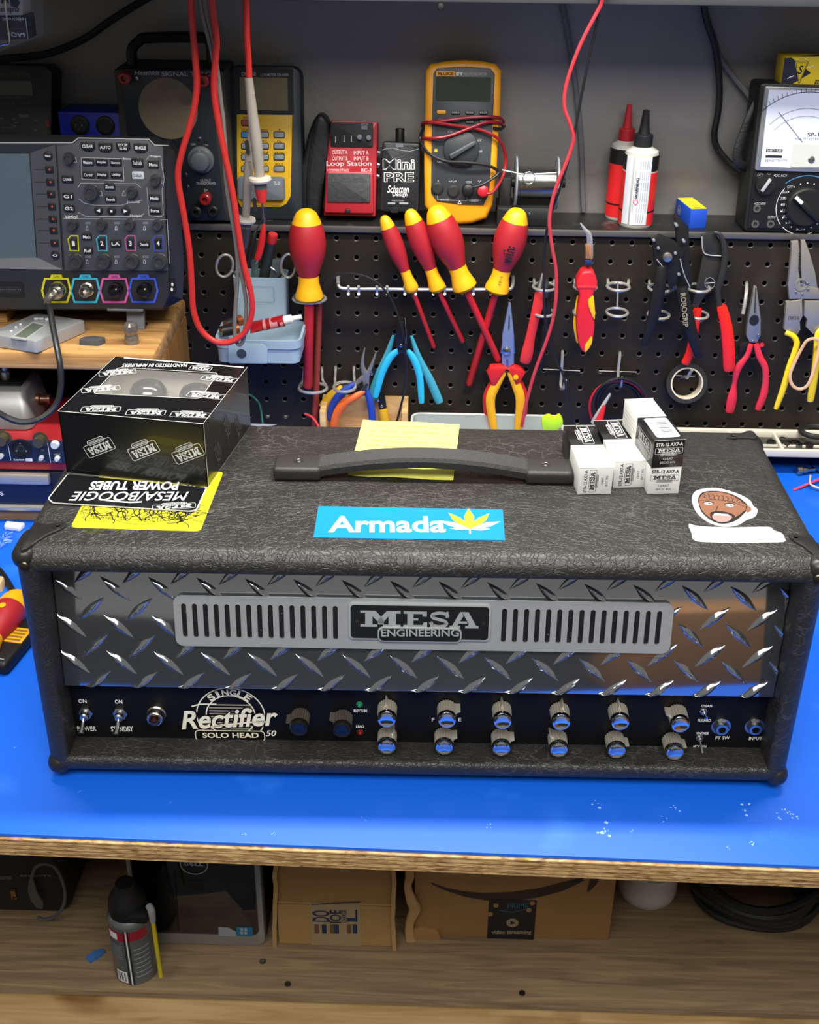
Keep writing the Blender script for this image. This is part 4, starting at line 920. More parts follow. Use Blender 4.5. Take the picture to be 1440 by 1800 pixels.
mb = MB(); pbox(mb, F, 1320, 303, 1478, 402, .004, .0075, M('lower_panel', '0f1012', .4), .001)
for t, q in (('DCA', (1332, 310, 1343, 305)), ('-DC', (1346, 310, 1356, 305)), ('+DC ACV', (1360, 311, 1384, 306)), ('OFF', (1384, 331, 1394, 326)), ('600', (1376, 340, 1386, 335)), ('300', (1372, 351, 1382, 346)), ('60', (1373, 362, 1380, 357)), ('12', (1376, 373, 1380, 368)), ('0.3', (1377, 383, 1385, 378)), ('3m', (1386, 393, 1394, 387)), ('30m', (1397, 395, 1406, 390)), ('60m', (1410, 395, 1418, 390)), ('DCA', (1400, 405, 1412, 401)), ('+DC1000', (1326, 360, 1346, 356)), ('OUTPUT', (1350, 384, 1364, 380))):
    mb.tpx(F, t, *q, .0078, LGREY, .01)
kc = pt(F, 1416, 364, .012); 
mb.line(F, [(kc[0]+.0355*math.cos(math.radians(t)), kc[1]+.0355*math.sin(math.radians(t))) for t in range(142, 225, 6)], .0006, .0078, WHT); mb.line(F, [(kc[0]+.0355*math.cos(math.radians(t)), kc[1]+.0355*math.sin(math.radians(t))) for t in range(228, 300, 6)], .0006, .0078, WHT)
mb.line(F, [(kc[0]+.041*math.cos(math.radians(t)), kc[1]+.038*math.sin(math.radians(t))) for t in range(60, 135, 6)], .0010, .0078, M('print_blue', '3f78a8', .5))
for t in range(40, 320, 17): mb.flat(ell(kc[0]+.029*math.cos(math.radians(t)), kc[1]+.029*math.sin(math.radians(t)), .0009, n=8), .0079, WHT, F)
mb.build('lower_panel', T)
mb = MB(); mb.lathe([(.0245, .007), (.0240, .016), (.022, .018), (0, .018)], BLK, F @ Matrix.Translation((kc[0], kc[1], 0)), 36)
Gk = F @ Matrix.Translation((kc[0], kc[1], 0)) @ Rz(math.radians(140)); mb.box((.0, 0, .020), (.046, .008, .008), BLK, .002, Gk); mb.box((.0165, 0, .0243), (.012, .004, .0006), WHT, 0, Gk); mb.build('range_knob', T)
mb = MB(); x, y = pt(F, 1346, 325, .012); mb.lathe([(.0125, .007), (.0120, .014), (0, .015)], BLK, F @ Matrix.Translation((x, y, 0)), 28); mb.box((0, 0, .015), (.018, .004, .004), LGREY, .001, F @ Matrix.Translation((x, y, 0)) @ Rz(math.radians(60))); mb.build('function_knob', T)
for q in ((1331, 367), (1328, 394), (1355, 394)):
    mb = MB(); x, y = pt(F, *q, .009); mb.ringf((x, y, .007), .0048, .0024, 0, .002, STEEL, F, 20); mb.cyl((x, y, .0072), .0026, .0006, BLKM, F, 14); mb.build('input_socket', T)
mb = MB(); mb.tube(wl(F, [(1346, 160, -.02), (1334, 176, -.018), (1318, 208, -.012), (1303, 248, -.010), (1296, 275, -.010), (1302, 290, -.012), (1322, 296, -.02)]), .0062, M('strap_black', '101011', .5, bump=.3), n=10, k=4, sq=.45); mb.build('carry_strap', T)

# yellow tube carton on the meter
F2 = frame(F @ Vector((0, 0, .004)), (F[0][0], F[1][0], F[2][0]), (0, 0, 1)); b0 = pt(F, 1372, 157, .004); zb_ = (F @ Vector((b0[0], b0[1], .004)))
Fc = frame(zb_ + Vector((0, 0, .0015)), (1, 0, .02), (0, 0, 1)); 
T = thing('tube_carton', 'yellow and dark blue electron tube carton lying on top of the analogue meter', 'carton', zb_)
mb = MB(); WC, HC, DC = .095, .036, .036; yc = M('carton_yellow_box', 'd3b616', .45); nv_ = M('carton_navy', '1b1a30', .45)
mb.box((WC/2, HC/2, -DC/2), (WC, HC, DC), yc, .0008, Fc)
mb.flat([(0, 0.001), (0, HC-.001), (.0085, HC-.001), (.034, HC*.48), (.0075, .001)], .0003, nv_, Fc)
mb.flat([(0.001, -.001), (WC-.001, -.001), (WC-.001, -.010), (.02, -.016), (.001, -.022)], .0004, nv_, Fc @ frame((0, HC, 0), (1, 0, 0), (0, 0, -1)) @ Matrix.Scale(1, 4)) if False else None
Ft = Fc @ frame((0, HC, 0), (1, 0, 0), (0, 0, -1)); mb.flat([(.014, .001), (WC, .001), (WC, .012), (.045, .014)], .0003, nv_, Ft)
tri = rpoly([(.0125, HC*.86), (.0295, HC*.86), (.0215, HC*.12)], .003); mb.flat(tri, .0005, yc, Fc); mb.line(Fc, tri, .0007, .0006, BLKM, True); mb.line(Fc, [(x_*.8+.0042, y_*.8+HC*.125) for x_, y_ in tri], .0005, .0006, BLKM, True)
mb.text(Fc, 'S', .0180, HC*.45, .0240, HC*.72, .0007, BLKM, .02, .2)
mb.text(Fc, 'SYLVANIA', .046, HC*.55, .093, HC*.85, .0005, BLKM, .02, .15); mb.text(Fc, 'ELECTRONIC TUBE', .040, HC*.12, .093, HC*.25, .0005, BLKM, .03, .2)
mb.line(Fc, [(.007, .011), (.0105, .0135), (.0105, .0125), (.014, .0145)], .0007, .0006, WHT); mb.line(Fc, [(.028, .023), (.0305, .0245), (.031, .0235), (.036, .026)], .0007, .0006, WHT); mb.build('box', T)

# dark handheld meter and blue connector box at the left
F = LEAN(.012, 6)
T = thing('bench_meter', 'black handheld meter with a dim display behind the oscilloscope', 'meter', pw(F, 20, 390))
mb = MB(); mb.prism(pts(F, .01, [(-70, 400), (88, 400), (92, 128), (80, 115), (-72, 112)]), -.03, .010, M('meter_black', '111214', .5), F, .003); MC = mb
mb = MB(); pbox(mb, F, -60, 142, 57, 167, .009, .0112, M('lcd_grey', '2f3430', .25), .001); mb.build('display', T)
mb = MC; dg = M('faint_print', '55585a', .6)
mb.tpx(F, 'MULTIMETER', 0, 135, 52, 128, .0104, M('bronze_print', '4a3d22', .5)); mb.tpx(F, 'FREQUENCY / CONTINUITY', -50, 173, 54, 169, .0104, dg, .01); mb.tpx(F, 'CAPACITANCE / HFE', -50, 184, 54, 180, .0104, dg, .01)
pbox(mb, F, 34, 201, 51, 207, .010, .0106, dg, .0004); mb.lpx(F, [(3, 224), (30, 224)], .0006, .0104, dg); 
for q in ((3, 208), (24, 210), (28, 216), (25, 221), (63, 212), (62, 228)): pbox(mb, F, q[0]-3, q[1]-1, q[0]+3, q[1]+1, .010, .0104, dg, .0002)
pbox(mb, F, 81, 212, 87, 224, .010, .0116, M('red_switch', '7a1512', .5), .0006); mb.build('case', T)
F = LEAN(.012, 0, LZ)
T = thing('connector_box', 'blue metal box with two round black connectors behind the oscilloscope', 'connector box', pw(F, 165, 390))
mb = MB(); pbox(mb, F, 115, 198, 232, 400, -.045, .006, M('box_blue', '10249a', .4), .001, .001); mb.build('case', T)
for k, q in enumerate(((140, 220), (185, 221))):
    mb = MB(); x, y = pt(F, *q, .008); mb.cyl((x, y, .004), .0118, .005, BLK, F, 28, b=.001); mb.cyl((x, y, .0088), .0085, .0008, BLKM, F, 24)
    if k == 0:
        for u, v in ((-.004, .0005), (.004, .0005), (0, -.0045)): mb.cyl((x+u, y+v, .009), .0009, .003, STEEL, F, 8)
    mb.build('round_connector', T)

# hanging pack of old tube boxes, top left
F = PEG(.125)
T = thing('hanging_bag', 'clear plastic bag with a wire hanging from the top left corner, holding old tube cartons', 'bag', pw(F, 20, 85))
mb = MB(); bagm = M('bag_film', 'd9dce0', .12, alpha=.07); bagf = pts(F, .0, [(-70, 95), (0, 90), (62, 68), (58, -60), (-70, -60)])
mb.prism(bagf, -.034, .006, bagm, F); mb.build('film', T)
mb = MB(); mb.tube(wl(F, [(4, -60, .0075), (9, 0, .0075), (13, 40, .0075), (17, 74, .0075), (8, 78, .0075), (0, 80, .0075)]), .0009, STEEL, F=None, n=6); mb.build('wire_tie', T)
for k, (qd, t, lb) in enumerate(((([(-60, 72), (50, 69), (45, 28), (-60, 28)]), '6AQ5', 'black tube carton printed with a tube number upside down inside the hanging bag'), (([(-60, 27), (40, 27), (37, -40), (-60, -40)]), 'tubes', 'cream tube carton with black print above the black one inside the hanging bag'))):
    T = thing('tube_carton', lb, 'carton', pw(F, 0, qd[0][1])); mb = MB()
    mb.prism(pts(F, .002, qd), -.028, .002, M('old_carton_black', '16161a', .5) if k == 0 else M('old_carton_cream', 'b5af9c', .6), F, .0006)
    ink_ = WHT if k == 0 else BLKM
    if k == 0:
        mb.tpx(F, '6AQ5', 13, 65, 45, 56, .0024, ink_, .01, 0, 180); mb.tpx(F, 'MINIATURE', 18, 52, 43, 49, .0024, M('print_dim', '6b5d50', .6), 0, 0, 180); mb.tpx(F, 'electronic', 4, 38, 42, 31, .0024, ink_, 0, .2, 180); mb.lpx(F, [(45, 32), (49, 68)], .0006, .0024, ink_)
    else:
        mb.tpx(F, 'tubes', 0, 24, 34, 14, .0024, ink_, .02, .3, 180); mb.tpx(F, '★', 23, 8, 31, 0, .0024, ink_) if False else mb.flat(ell(*pt(F, 27, 4), .006, .006, 5), .0024, ink_, F); mb.tpx(F, 'H', 2, 6, 15, -4, .0024, ink_, .03)
    mb.build('box', T)

# cables on the wall
cab = M('cable_black', '0e0e0f', .5); cgr = M('cable_grey', '6a6866', .55)
one(wire(wp_([(-90, 118, .02), (0, 104, .03), (80, 95, .045), (145, 70, .055), (195, 36, .055), (250, 2, .055), (300, -25, .05)]), .0045, cab), 'power_cable', 'thick black cable sagging across the grey wall at the top left', 'cable')
one(wire(wp_([(1234, -30, .06), (1241, 30, .065), (1258, 85, .066), (1265, 150, .066), (1263, 195, .066), (1256, 235, .066), (1262, 262, .066), (1288, 292, .06), (1318, 312, .055)]), .0042, cab), 'power_cable', 'black cable curving down the wall to the analogue meter', 'cable')
one(wire(wp_([(1222, -30, .07), (1238, 15, .071), (1256, 70, .071), (1268, 105, .071), (1292, 138, .071), (1318, 170, .065), (1345, 215, .05)]), .0036, cgr), 'signal_cable', 'grey cable running down the wall behind the analogue meter', 'cable')
mb = MB(); pm = M('painted_cable', '5f6062', .6)
mb.tube(wp_([(980, -30, .073), (995, 40, .073), (1012, 150, .073), (1022, 260, .073), (1024, 330, .073), (1026, 372, .073)]), .0034, pm); one(mb, 'painted_cable', 'wall-coloured cable running straight down the wall right of the solder reel', 'cable')
T = thing('wall_screw', 'dark screw head in the top edge board above the amber multimeter', 'screw', onY(775, 12, -.082))
mb = MB(); q = onY(775, 12, -.081); mb.lathe([(.004, 0), (.003, .0015), (0, .002)], BLKM, frame(q, (1, 0, 0), (0, 0, 1)), 14); mb.build('head', T)
# ------------------------------------------------------------------ tools on the pegboard
K = .00072                                    # metres per photo pixel at the board
PF = PEG(0)
def W(l): return [onY(x, y, -d) for x, y, d in l]
def limb(l, r, mat, n=10, sq=.62, mb=None, k=4):      # bent limb along pixel points (x, y, stand-off), radii in pixels
    mb = mb or MB(); P_ = W(l); P_ = [P_[0]+(P_[0]-P_[1]).normalized()*.0006]+P_+[P_[-1]+(P_[-1]-P_[-2]).normalized()*.0015]
    r = list(r) if isinstance(r, (list, tuple)) else [r]*len(l); r = [r[0]*.6]+r+[r[-1]*.45]
    mb.tube(P_, [q*K for q in r], mat, n=n, sq=sq, k=k); return mb
def plate(poly, d0, d1, mat, mb=None, b=.0004):
    mb = mb or MB(); mb.prism(pts(PF, d1, poly), d0, d1, mat, PF, b); return mb
def rivet(mb, px, py, r, d0, d1, mat=None):
    x, y = pt(PF, px, py, d1); mb.cyl((x, y, d0), r*K, d1-d0, mat or STEEL, PF, 16, b=.0003)

def driver(cap, neck, tip, rpx, shpx, d0, d1, label, text=None, blade=True, name='screwdriver'):
    c, n_, t = onY(cap[0], cap[1], -d0), onY(neck[0], neck[1], -d0), onY(tip[0], tip[1], -d1)
    T = thing(name, label, 'screwdriver', t); ax = (n_-c).normalized(); L = (n_-c).length; r = rpx*K
    xx = Vector((1, 0, 0)); xx = (xx-ax*xx.dot(ax)).normalized(); Fd = frame(c, xx, ax.cross(xx))
    pr = [(0, .12), (.012, .34), (.04, .52), (.09, .66), (.15, .78), (.2, .88), (.27, .95), (.37, 1), (.47, .95), (.56, .83), (.64, .68), (.72, .55), (.80, .56), (.87, .65), (.93, .75), (.965, .76), (.985, .66), (1, .55)]
    P_ = [(a*r, b*L) for b, a in pr]; n = 30
    mb = MB(); mb.lathe([(0, 0)]+P_[:5], YEL, Fd, n, False); mb.lathe(P_[11:]+[(shpx*K, L*1.004)], YEL, Fd, n, False)
    red = M('driver_red', 'a51c25', .5); mb.lathe(P_[4:12], red, Fd, n, False)
    side = -1 if text is None else .3
    hx = Fd @ Matrix.Translation((r*.35, -.88*r, .2*L)); 
    e = Fd @ Vector((r*.45, -r*.80, .205*L)); nv_ = (e-(Fd @ Vector((0, 0, .205*L)))).normalized()
    Fe = frame(e-nv_*.001, Vector((0, 0, 1)).cross(nv_), Vector((0, 0, 1))); mb.prism(ell(0, 0, r*.17, r*.2, 6), 0, .0022, YEL, Fe, .0003)
    if text:
        R_ = r*.97; a0 = PI/2
        mb.text(None, text, -.24*L/2, -.0075, .24*L/2, .0075, 0, BLKM, .02, fn=lambda x, y, d: tuple(Fd @ Vector(((r*.93+.0012)*math.cos(a0+y/r), (r*.93+.0012)*math.sin(a0+y/r), .47*L-x))))
        mb.text(None, 'SLIM', -.012, -.0025, .012, .0025, 0, M('print_olive', '8a7d1d'), 0, fn=lambda x, y, d: tuple(Fd @ Vector(((r*.70)*math.cos(a0+y/r), (r*.70)*math.sin(a0+y/r), .87*L-x))))
    mb.build('handle', T)
    mb = MB(); L2 = (t-c).length; sh = shpx*K; ax2 = (t-n_).normalized(); yy = Vector((1, 0, 0)); yy = (yy-ax2*yy.dot(ax2)).normalized(); Fs_ = frame(n_, yy, ax2.cross(yy)); LS = (t-n_).length
    mb.lathe([(sh, -.004), (sh, LS-.014), (sh*.75, LS-.011)], RED, Fs_, 16); mb.build('insulated_shaft', T)
    if blade:
        mb = MB(); mb.loft([rrl(sh*.62, sh*.62, LS-.012), rrl(sh*.7, sh*.5, LS-.006), rrl(sh*.95, sh*.14, LS)], M('blade_black', '2a2928', .4, .6), Fs_); mb.build('blade', T)
    return T
def rrl(a, b, z): return [(x, y, z) for x, y in rrect(-a, -b, a, b, min(a, b)*.6, 3)]
driver((538, 367), (544, 528), (541, 694), 33, 9, .048, .040, 'largest red and yellow screwdriver, hanging upright in a ring hook at the left')
driver((674, 379), (726, 512), (767, 622), 16.5, 4.3, .034, .010, 'thinnest red and yellow screwdriver, leftmost on the wire rack')
driver((719, 368), (771, 511), (819, 612), 20, 4.6, .034, .012, 'second red and yellow screwdriver from the left on the wire rack')
driver((763, 362), (819, 509), (882, 645), 29, 6.3, .036, .022, 'thick red and yellow screwdriver on the rack, its shaft crossing in front of another')
driver((912, 366), (872, 514), (821, 688), 29, 6.5, .033, .008, 'red and yellow screwdriver with black maker name, right end of the wire rack', 'wiha')
# red shaft behind the largest driver, its shade painted in as brown
T = thing('insulated_rod', 'long red insulated rod tool, toned brown for shade, standing beside the largest screwdriver', 'tool', onY(553, 745, -.02))
mb = limb([(561, 505, .030), (559, 600, .028), (553, 748, .024)], 6.2, M('rod_red_shaded', '8a3422', .4), sq=1, n=14); mb.build('shaft', T)
mb = limb([(562, 488, .030), (561, 512, .030)], [5, 7], BLK, sq=1, n=12); mb.build('ferrule', T)

wirem = M('hook_wire', 'c7c5bd', .25, .65)
def ringw(px, py, rx, d, dep=.016, r=.0019, mb=None):      # horizontal wire ring standing off the board
    c = onY(px, py, -d); mb.tube([(c.x+rx*K*math.cos(2*PI*i/20), c.y+dep*math.sin(2*PI*i/20), c.z) for i in range(20)], r, wirem, n=8, closed=True, k=2)
# rack
T = thing('wire_rack', 'silver wire screwdriver rack with small pins across the left pegboard', 'rack', onY(747, 508, -.030))
mb = MB(); mb.tube(W([(594, 484, -.004), (594, 488, .010), (595, 500, .028), (603, 507, .030), (650, 508, .030), (747, 509, .030), (850, 509, .030), (893, 509, .030), (901, 502, .028), (902, 490, .010), (902, 486, -.004)]), .0024, wirem, n=10, k=3); mb.build('rail', T)
for px in (613, 631, 663, 681, 712, 731, 762, 782, 813, 832, 863, 883):
    mb = MB(); a_, b_ = onY(px, 513, -.030), onY(px, 503, -.030); mb.tube([a_+Vector((0, -.006, -.001)), a_+Vector((0, -.002, -.002)), b_+Vector((0, -.004, 0)), b_+Vector((0, -.007, .002))], .0018, wirem, n=8, k=2); mb.build('pin', T)
# double ring hooks: hanging points of the board
def ringhook(px, label, py=505, py2=549, rx=20):
    T = thing('ring_hook', label, 'hook', onY(px, py2, -.02), 'ring hooks on the right pegboard')
    mb = MB(); ringw(px, py, rx, .026, mb=mb); mb.tube(W([(px-18, py-13, -.004), (px-18, py-10, .006), (px-17, py-2, .014)]), .0022, wirem, n=8); mb.tube(W([(px+18, py-12, -.004), (px+18, py-9, .006), (px+17, py-2, .014)]), .0022, wirem, n=8); mb.build('upper_ring', T)
    mb = MB(); mb.tube(W([(px-1, py-8, .012), (px-1, py+15, .010), (px-2, py2-8, .010)]), .0014, wirem, n=8); mb.build('stem', T)
    mb = MB(); ringw(px-2, py2, rx-1, .026, mb=mb); mb.build('lower_ring', T)
for px, lb in ((957, 'wire double ring hook holding the red-handled pliers'), (1029, 'wire double ring hook behind the bent nose pliers'), (1087, 'empty wire double ring hook between two held tools'), (1160, 'wire double ring hook round the left black grip handle'), (1228, 'wire double ring hook behind the right black grip handle')): ringhook(px, lb, 504 if px < 1100 else 506, 549 if px < 1100 else 553)
for px, py, rx, lb in ((544, 525, 29, 'silver ring hook carrying the largest screwdriver'), (550, 682, 26, 'lower silver ring hook round the largest screwdriver shaft'), (606, 680, 20, 'silver ring hook beside the blue handled long nose pliers')):
    T = thing('ring_hook', lb, 'hook', onY(px, py, -.03), 'ring hooks at the left')
    mb = MB(); ringw(px, py, rx, .038, .017, .0021, mb); mb.build('ring', T)
    mb = MB(); s_ = 12 if py < 600 else 16
    for s in (-1, 1): mb.tube(W([(px+s*s_, py-37, -.004), (px+s*s_, py-30, .008), (px+s*(s_+1), py-14, .012), (px+s*(rx-3), py-5, .022)]), .0019, wirem, n=8)
    o_ = mb; (mb.build('prong', T))

# long nose, red and yellow with bluish jaws
def bar(mb, l, r, mat, sq=.6, n=8): return limb(l, r, mat, n, sq, mb, 3)
T = thing('long_nose_pliers', 'red and yellow insulated long nose pliers with bluish jaws above the plastic tray', 'pliers', onY(888, 745, -.03))
blu = M('blued_steel', '7d8cb0', .35, .4); mb = MB()
mb.prism(pts(PF, .030, [(894, 534), (898, 534), (904, 590), (904, 640), (892, 648), (882, 640), (883, 590)]), .022, .030, blu, PF, .0015)
bar(mb, [(894, 536, .027), (887, 585, .028), (882, 618, .028)], [1.2, 2, 2.5], STEEL); bar(mb, [(898, 536, .027), (902, 585, .028), (904, 618, .028)], [1.2, 2, 2.5], STEEL); bar(mb, [(896, 536, .0285), (895, 575, .031)], [.8, 1], BLKM)
x, y = pt(PF, 891, 618, .033); mb.lathe([(.0058, .029), (.0052, .033), (.002, .0345), (0, .0345)], STEEL, PF @ Matrix.Translation((x, y, 0)), 20); bar(mb, [(892, 633, .031), (892, 648, .031)], [2, 2], STEEL); mb.build('jaws', T)
for s, hp in ((-1, [(884, 655, .030), (870, 680, .031), (862, 705, .031), (868, 752, .030)]), (1, [(898, 655, .030), (909, 680, .031), (915, 705, .031), (911, 752, .030)])):
    mb = limb(hp, [7, 9, 9, 7], YEL, sq=.7); limb([(hp[0][0]+s*9, hp[0][1]+8, .026)]+[(x+s*8, y, .025) for x, y, _ in hp[1:]], [6, 7, 6, 5], RED, sq=.8, mb=mb)
    fl = [(893, 648), (880, 644), (862, 646), (856, 656), (864, 678), (872, 680), (884, 660)]
    if s > 0: fl = [(892, 650), (903, 645), (917, 649), (924, 657), (916, 672), (907, 680), (899, 660)]
    mb.prism(pts(PF, .036, fl), .024, .036, RED, PF, .003); 
    if s > 0: x, y = pt(PF, 907, 664, .038); mb.prism(ell(x, y, .0036, n=8), .036, .0385, YEL, PF, .0006)
    mb.build('handle', T)

# red handled pliers beside it
T = thing('slip_pliers', 'pliers with one red handle and one black handle in a ring hook', 'pliers', onY(930, 640, -.03))
mb = limb([(955, 482, .022), (951, 500, .026), (948, 515, .029)], [4, 6, 8], DKSTEEL, sq=.6); limb([(962, 492, .024), (958, 520, .026)], [3, 6], DKSTEEL, mb=mb); mb.build('jaws', T)
mb = limb([(948, 514, .031), (947, 530, .032), (940, 560, .033), (932, 595, .033), (927, 620, .033), (923, 636, .032)], [8, 10, 9, 9, 11, 10], M('grip_coral', 'cf2f30', .45), sq=.7); tag(mb.build('handle', T), 'red ribbed handle')
mb = limb([(962, 515, .018), (961, 560, .020), (955, 600, .022), (950, 642, .020)], [6, 8, 8, 7], BLK, sq=.7); tag(mb.build('handle', T), 'black handle')

# bent nose
T = thing('bent_nose_pliers', 'bent nose pliers with a red and yellow handle hanging tip up', 'pliers', onY(1027, 618, -.03))
mb = limb([(1021, 393, .036), (1029, 404, .037), (1035, 411, .037), (1037, 425, .036), (1037, 452, .035)], [1.5, 3, 4.5, 5.5, 6], TOOLCHROME, sq=.7); limb([(1037, 476, .034), (1036, 486, .034)], [6.5, 6], TOOLCHROME, mb=mb); mb.build('jaws', T)
mb = MB(); mb.prism(rpoly(pts(PF, .042, [(1030, 434), (1036, 430), (1041, 436), (1042, 457), (1030, 457)]), .0008), .030, .0405, M('brass_sleeve', 'a9764f', .4, .3), PF, .001); mb.prism(rpoly(pts(PF, .042, [(1029, 458), (1042, 458), (1042, 466), (1029, 466)]), .0008), .030, .0408, M('navy_band', '1d2f66', .4), PF, .001); mb.build('pivot_sleeve', T)
mb = MB(); RB = M('grip_bright_red', 'd3232e', .4)
mb.prism(sm2(pts(PF, .046, [(1026, 478), (1043, 478), (1050, 494), (1050, 506), (1044, 518), (1044, 545), (1046, 575), (1041, 605), (1029, 621), (1020, 612), (1015, 590), (1014, 555), (1019, 520), (1014, 508), (1014, 496), (1019, 486)]), 3), .026, .046, RB, PF, .006, 3)
x, y = pt(PF, 1032, 505, .046); mb.box((x, y, .045), (.025, .005, .004), RB, .0019, PF); mb.build('handle', T)
mb = MB(); mb.prism(sm2(pts(PF, .0475, [(1044, 522), (1046, 550), (1045, 562), (1037, 545), (1034, 530), (1038, 524)]), 3), .036, .0475, YEL, PF, .001); mb.prism(sm2(pts(PF, .0475, [(1041, 592), (1040, 606), (1029, 620), (1029, 608), (1034, 600)]), 3), .036, .0475, YEL, PF, .001)
limb([(1017, 522, .030), (1013, 550, .031), (1012, 575, .031), (1016, 600, .031)], [3, 4, 4, 3], YEL, mb=mb); tag(mb.build('grip_inlay', T), 'yellow grip inlay')

# big black adjustable pliers
T = thing('locking_pliers', 'large black adjustable pliers with lettered black handles', 'pliers', onY(1180, 640, -.04))
bk = M('pliers_black', '1b1a1a', .42, spec=.25); mb = MB()
mb.prism(pts(PF, .034, [(1186, 383), (1190, 379), (1211, 399), (1213, 470), (1217, 500), (1205, 508), (1192, 490), (1186, 455), (1190, 425)]), .026, .034, bk, PF, .001)
mb.prism(pts(PF, .040, [(1147, 420), (1160, 414), (1186, 425), (1204, 440), (1198, 470), (1190, 500), (1180, 512), (1168, 480), (1152, 465)]), .031, .039, bk, PF, .001)
for q, r in (((1174, 453), 8.2),): rivet(mb, *q, r, .038, .044, M('bolt_nickel', 'b5b1a8', .3, .9))
for q in ((1190, 397), (1203, 425), (1150, 423), (1158, 437), (1188, 446), (1194, 483)): rivet(mb, *q, 2.6, .030, .0425, GREY)
mb.tube(W([(1155, 456, .043), (1170, 475, .043)]), .0006, LGREY, n=6); mb.tube(W([(1196, 455, .0415), (1202, 480, .041), (1213, 505, .038)]), .0007, LGREY, n=6); mb.build('jaws', T)
mb = limb([(1163, 470, .040), (1160, 500, .042), (1152, 545, .042), (1142, 580, .040), (1133, 604, .038)], [9, 11, 11, 9, 7], bk, sq=.8); mb.build('handle', T)
mb = limb([(1199, 508, .040), (1207, 545, .044), (1216, 585, .044), (1229, 625, .040)], [10, 11, 11, 8], bk, sq=.8)
G = frame(onY(1203, 545, -.0515), onY(1210, 572, -.0515)-onY(1197, 519, -.0515), Vector((.9, 0, .2))); G = frame(onY(1203, 545, -.0525), (.20, 0, -1), (1, 0, .2)); mb.text(G, 'ROBOGRIP', -.023, -.0032, .023, .0036, .0006, M('bronze_print2', '8f8368', .5), .02); mb.build('handle', T)
mb = MB(); mb.prism(pts(PF, .040, [(1160, 519), (1190, 501), (1191, 508), (1163, 524)]), .037, .039, DKSTEEL, PF); mb.build('link_bar', T)

# red handled wide jaw cutter
T = thing('snap_ring_pliers', 'dark steel wide jawed pliers with two red dipped handles', 'pliers', onY(1245, 650, -.03))
sd = M('oiled_steel', '33322f', .4, .3, spec=.3); mb = MB()
mb.prism(pts(PF, .024, [(1234, 414), (1258, 409), (1266, 424), (1271, 444), (1266, 450), (1244, 449), (1236, 440)]), .016, .024, sd, PF, .001)
limb([(1256, 409, .028), (1266, 413, .029), (1273, 432, .030), (1274, 460, .030), (1268, 490, .030), (1262, 512, .030), (1265, 540, .030)], [3, 4, 5, 6, 6, 5, 5], sd, mb=mb, sq=.8)
mb.prism(pts(PF, .022, [(1236, 449), (1270, 450), (1272, 480), (1266, 505), (1240, 520), (1224, 545), (1216, 540), (1226, 500)]), .015, .022, sd, PF, .001)
mb.tube(W([(1234, 416, .0245), (1236, 440, .0245), (1244, 448, .0245), (1268, 450, .0245)]), .0008, LGREY, n=6); mb.tube(W([(1240, 498, .023), (1256, 497, .023)]), .0007, LGREY, n=6); mb.tube(W([(1239+9*(1+math.cos(t*.52)), 498-10*math.sin(t*.52), .023) for t in range(13)]), .0006, GREY, n=6, closed=True, k=1); mb.build('jaws', T)
dip = M('dip_red', 'e02318', .3)
mb = limb([(1269, 540, .032), (1277, 575, .034), (1281, 615, .034), (1282, 648, .033)], [9, 11, 11.5, 10.5], dip, sq=.8); mb.build('handle', T)
mb = limb([(1226, 545, .022), (1220, 585, .024), (1213, 620, .026), (1205, 638, .026)], [8, 8, 8, 8], dip, sq=.8); mb.build('handle', T)

# red needle nose
T = thing('needle_nose_pliers', 'needle nose pliers with slim red handles below the silver wire peg', 'pliers', onY(1315, 725, -.02))
mb = MB(); mb.prism(pts(PF, .026, [(1327, 505), (1331, 505), (1338, 560), (1338, 590), (1331, 603), (1318, 602), (1312, 590), (1315, 562)]), .018, .026, M('satin_steel', '8d8c88', .35, .55), PF, .0015)
x, y = pt(PF, 1326, 563, .0265); mb.prism(ell(x, y, .0062, .0072, 18), .0255, .0264, BLKM, PF); mb.tube(W([(1329, 506, .0265), (1327, 550, .0268)]), .0006, BLKM, n=6); rivet(mb, 1334, 590, 2.8, .025, .028); rivet(mb, 1324, 600, 2.5, .025, .028); mb.build('jaws', T)
for hp, r in (([(1320, 606, .026), (1313, 626, .027), (1297, 648, .028), (1291, 675, .028), (1287, 700, .028), (1283, 722, .027)], [5, 5, 7, 4.5, 9, 8]), ([(1330, 606, .026), (1336, 628, .027), (1345, 645, .028), (1346, 670, .028), (1342, 695, .028), (1333, 718, .027)], [5, 6, 6, 6, 7, 6])):
    mb = limb(hp, r, M('grip_rose', 'd02a3c', .4), sq=.7); mb.build('handle', T)
mb = MB(); mb.prism(pts(PF, .022, [(1300, 608), (1316, 600), (1338, 600), (1354, 610), (1344, 622), (1330, 612), (1318, 612), (1300, 624)]), .014, .022, BLK, PF, .001); x, y = pt(PF, 1340, 607, .024); mb.cyl((x, y, .021), .003, .002, M('grip_rose'), PF, 14); mb.build('shoulder_guard', T)

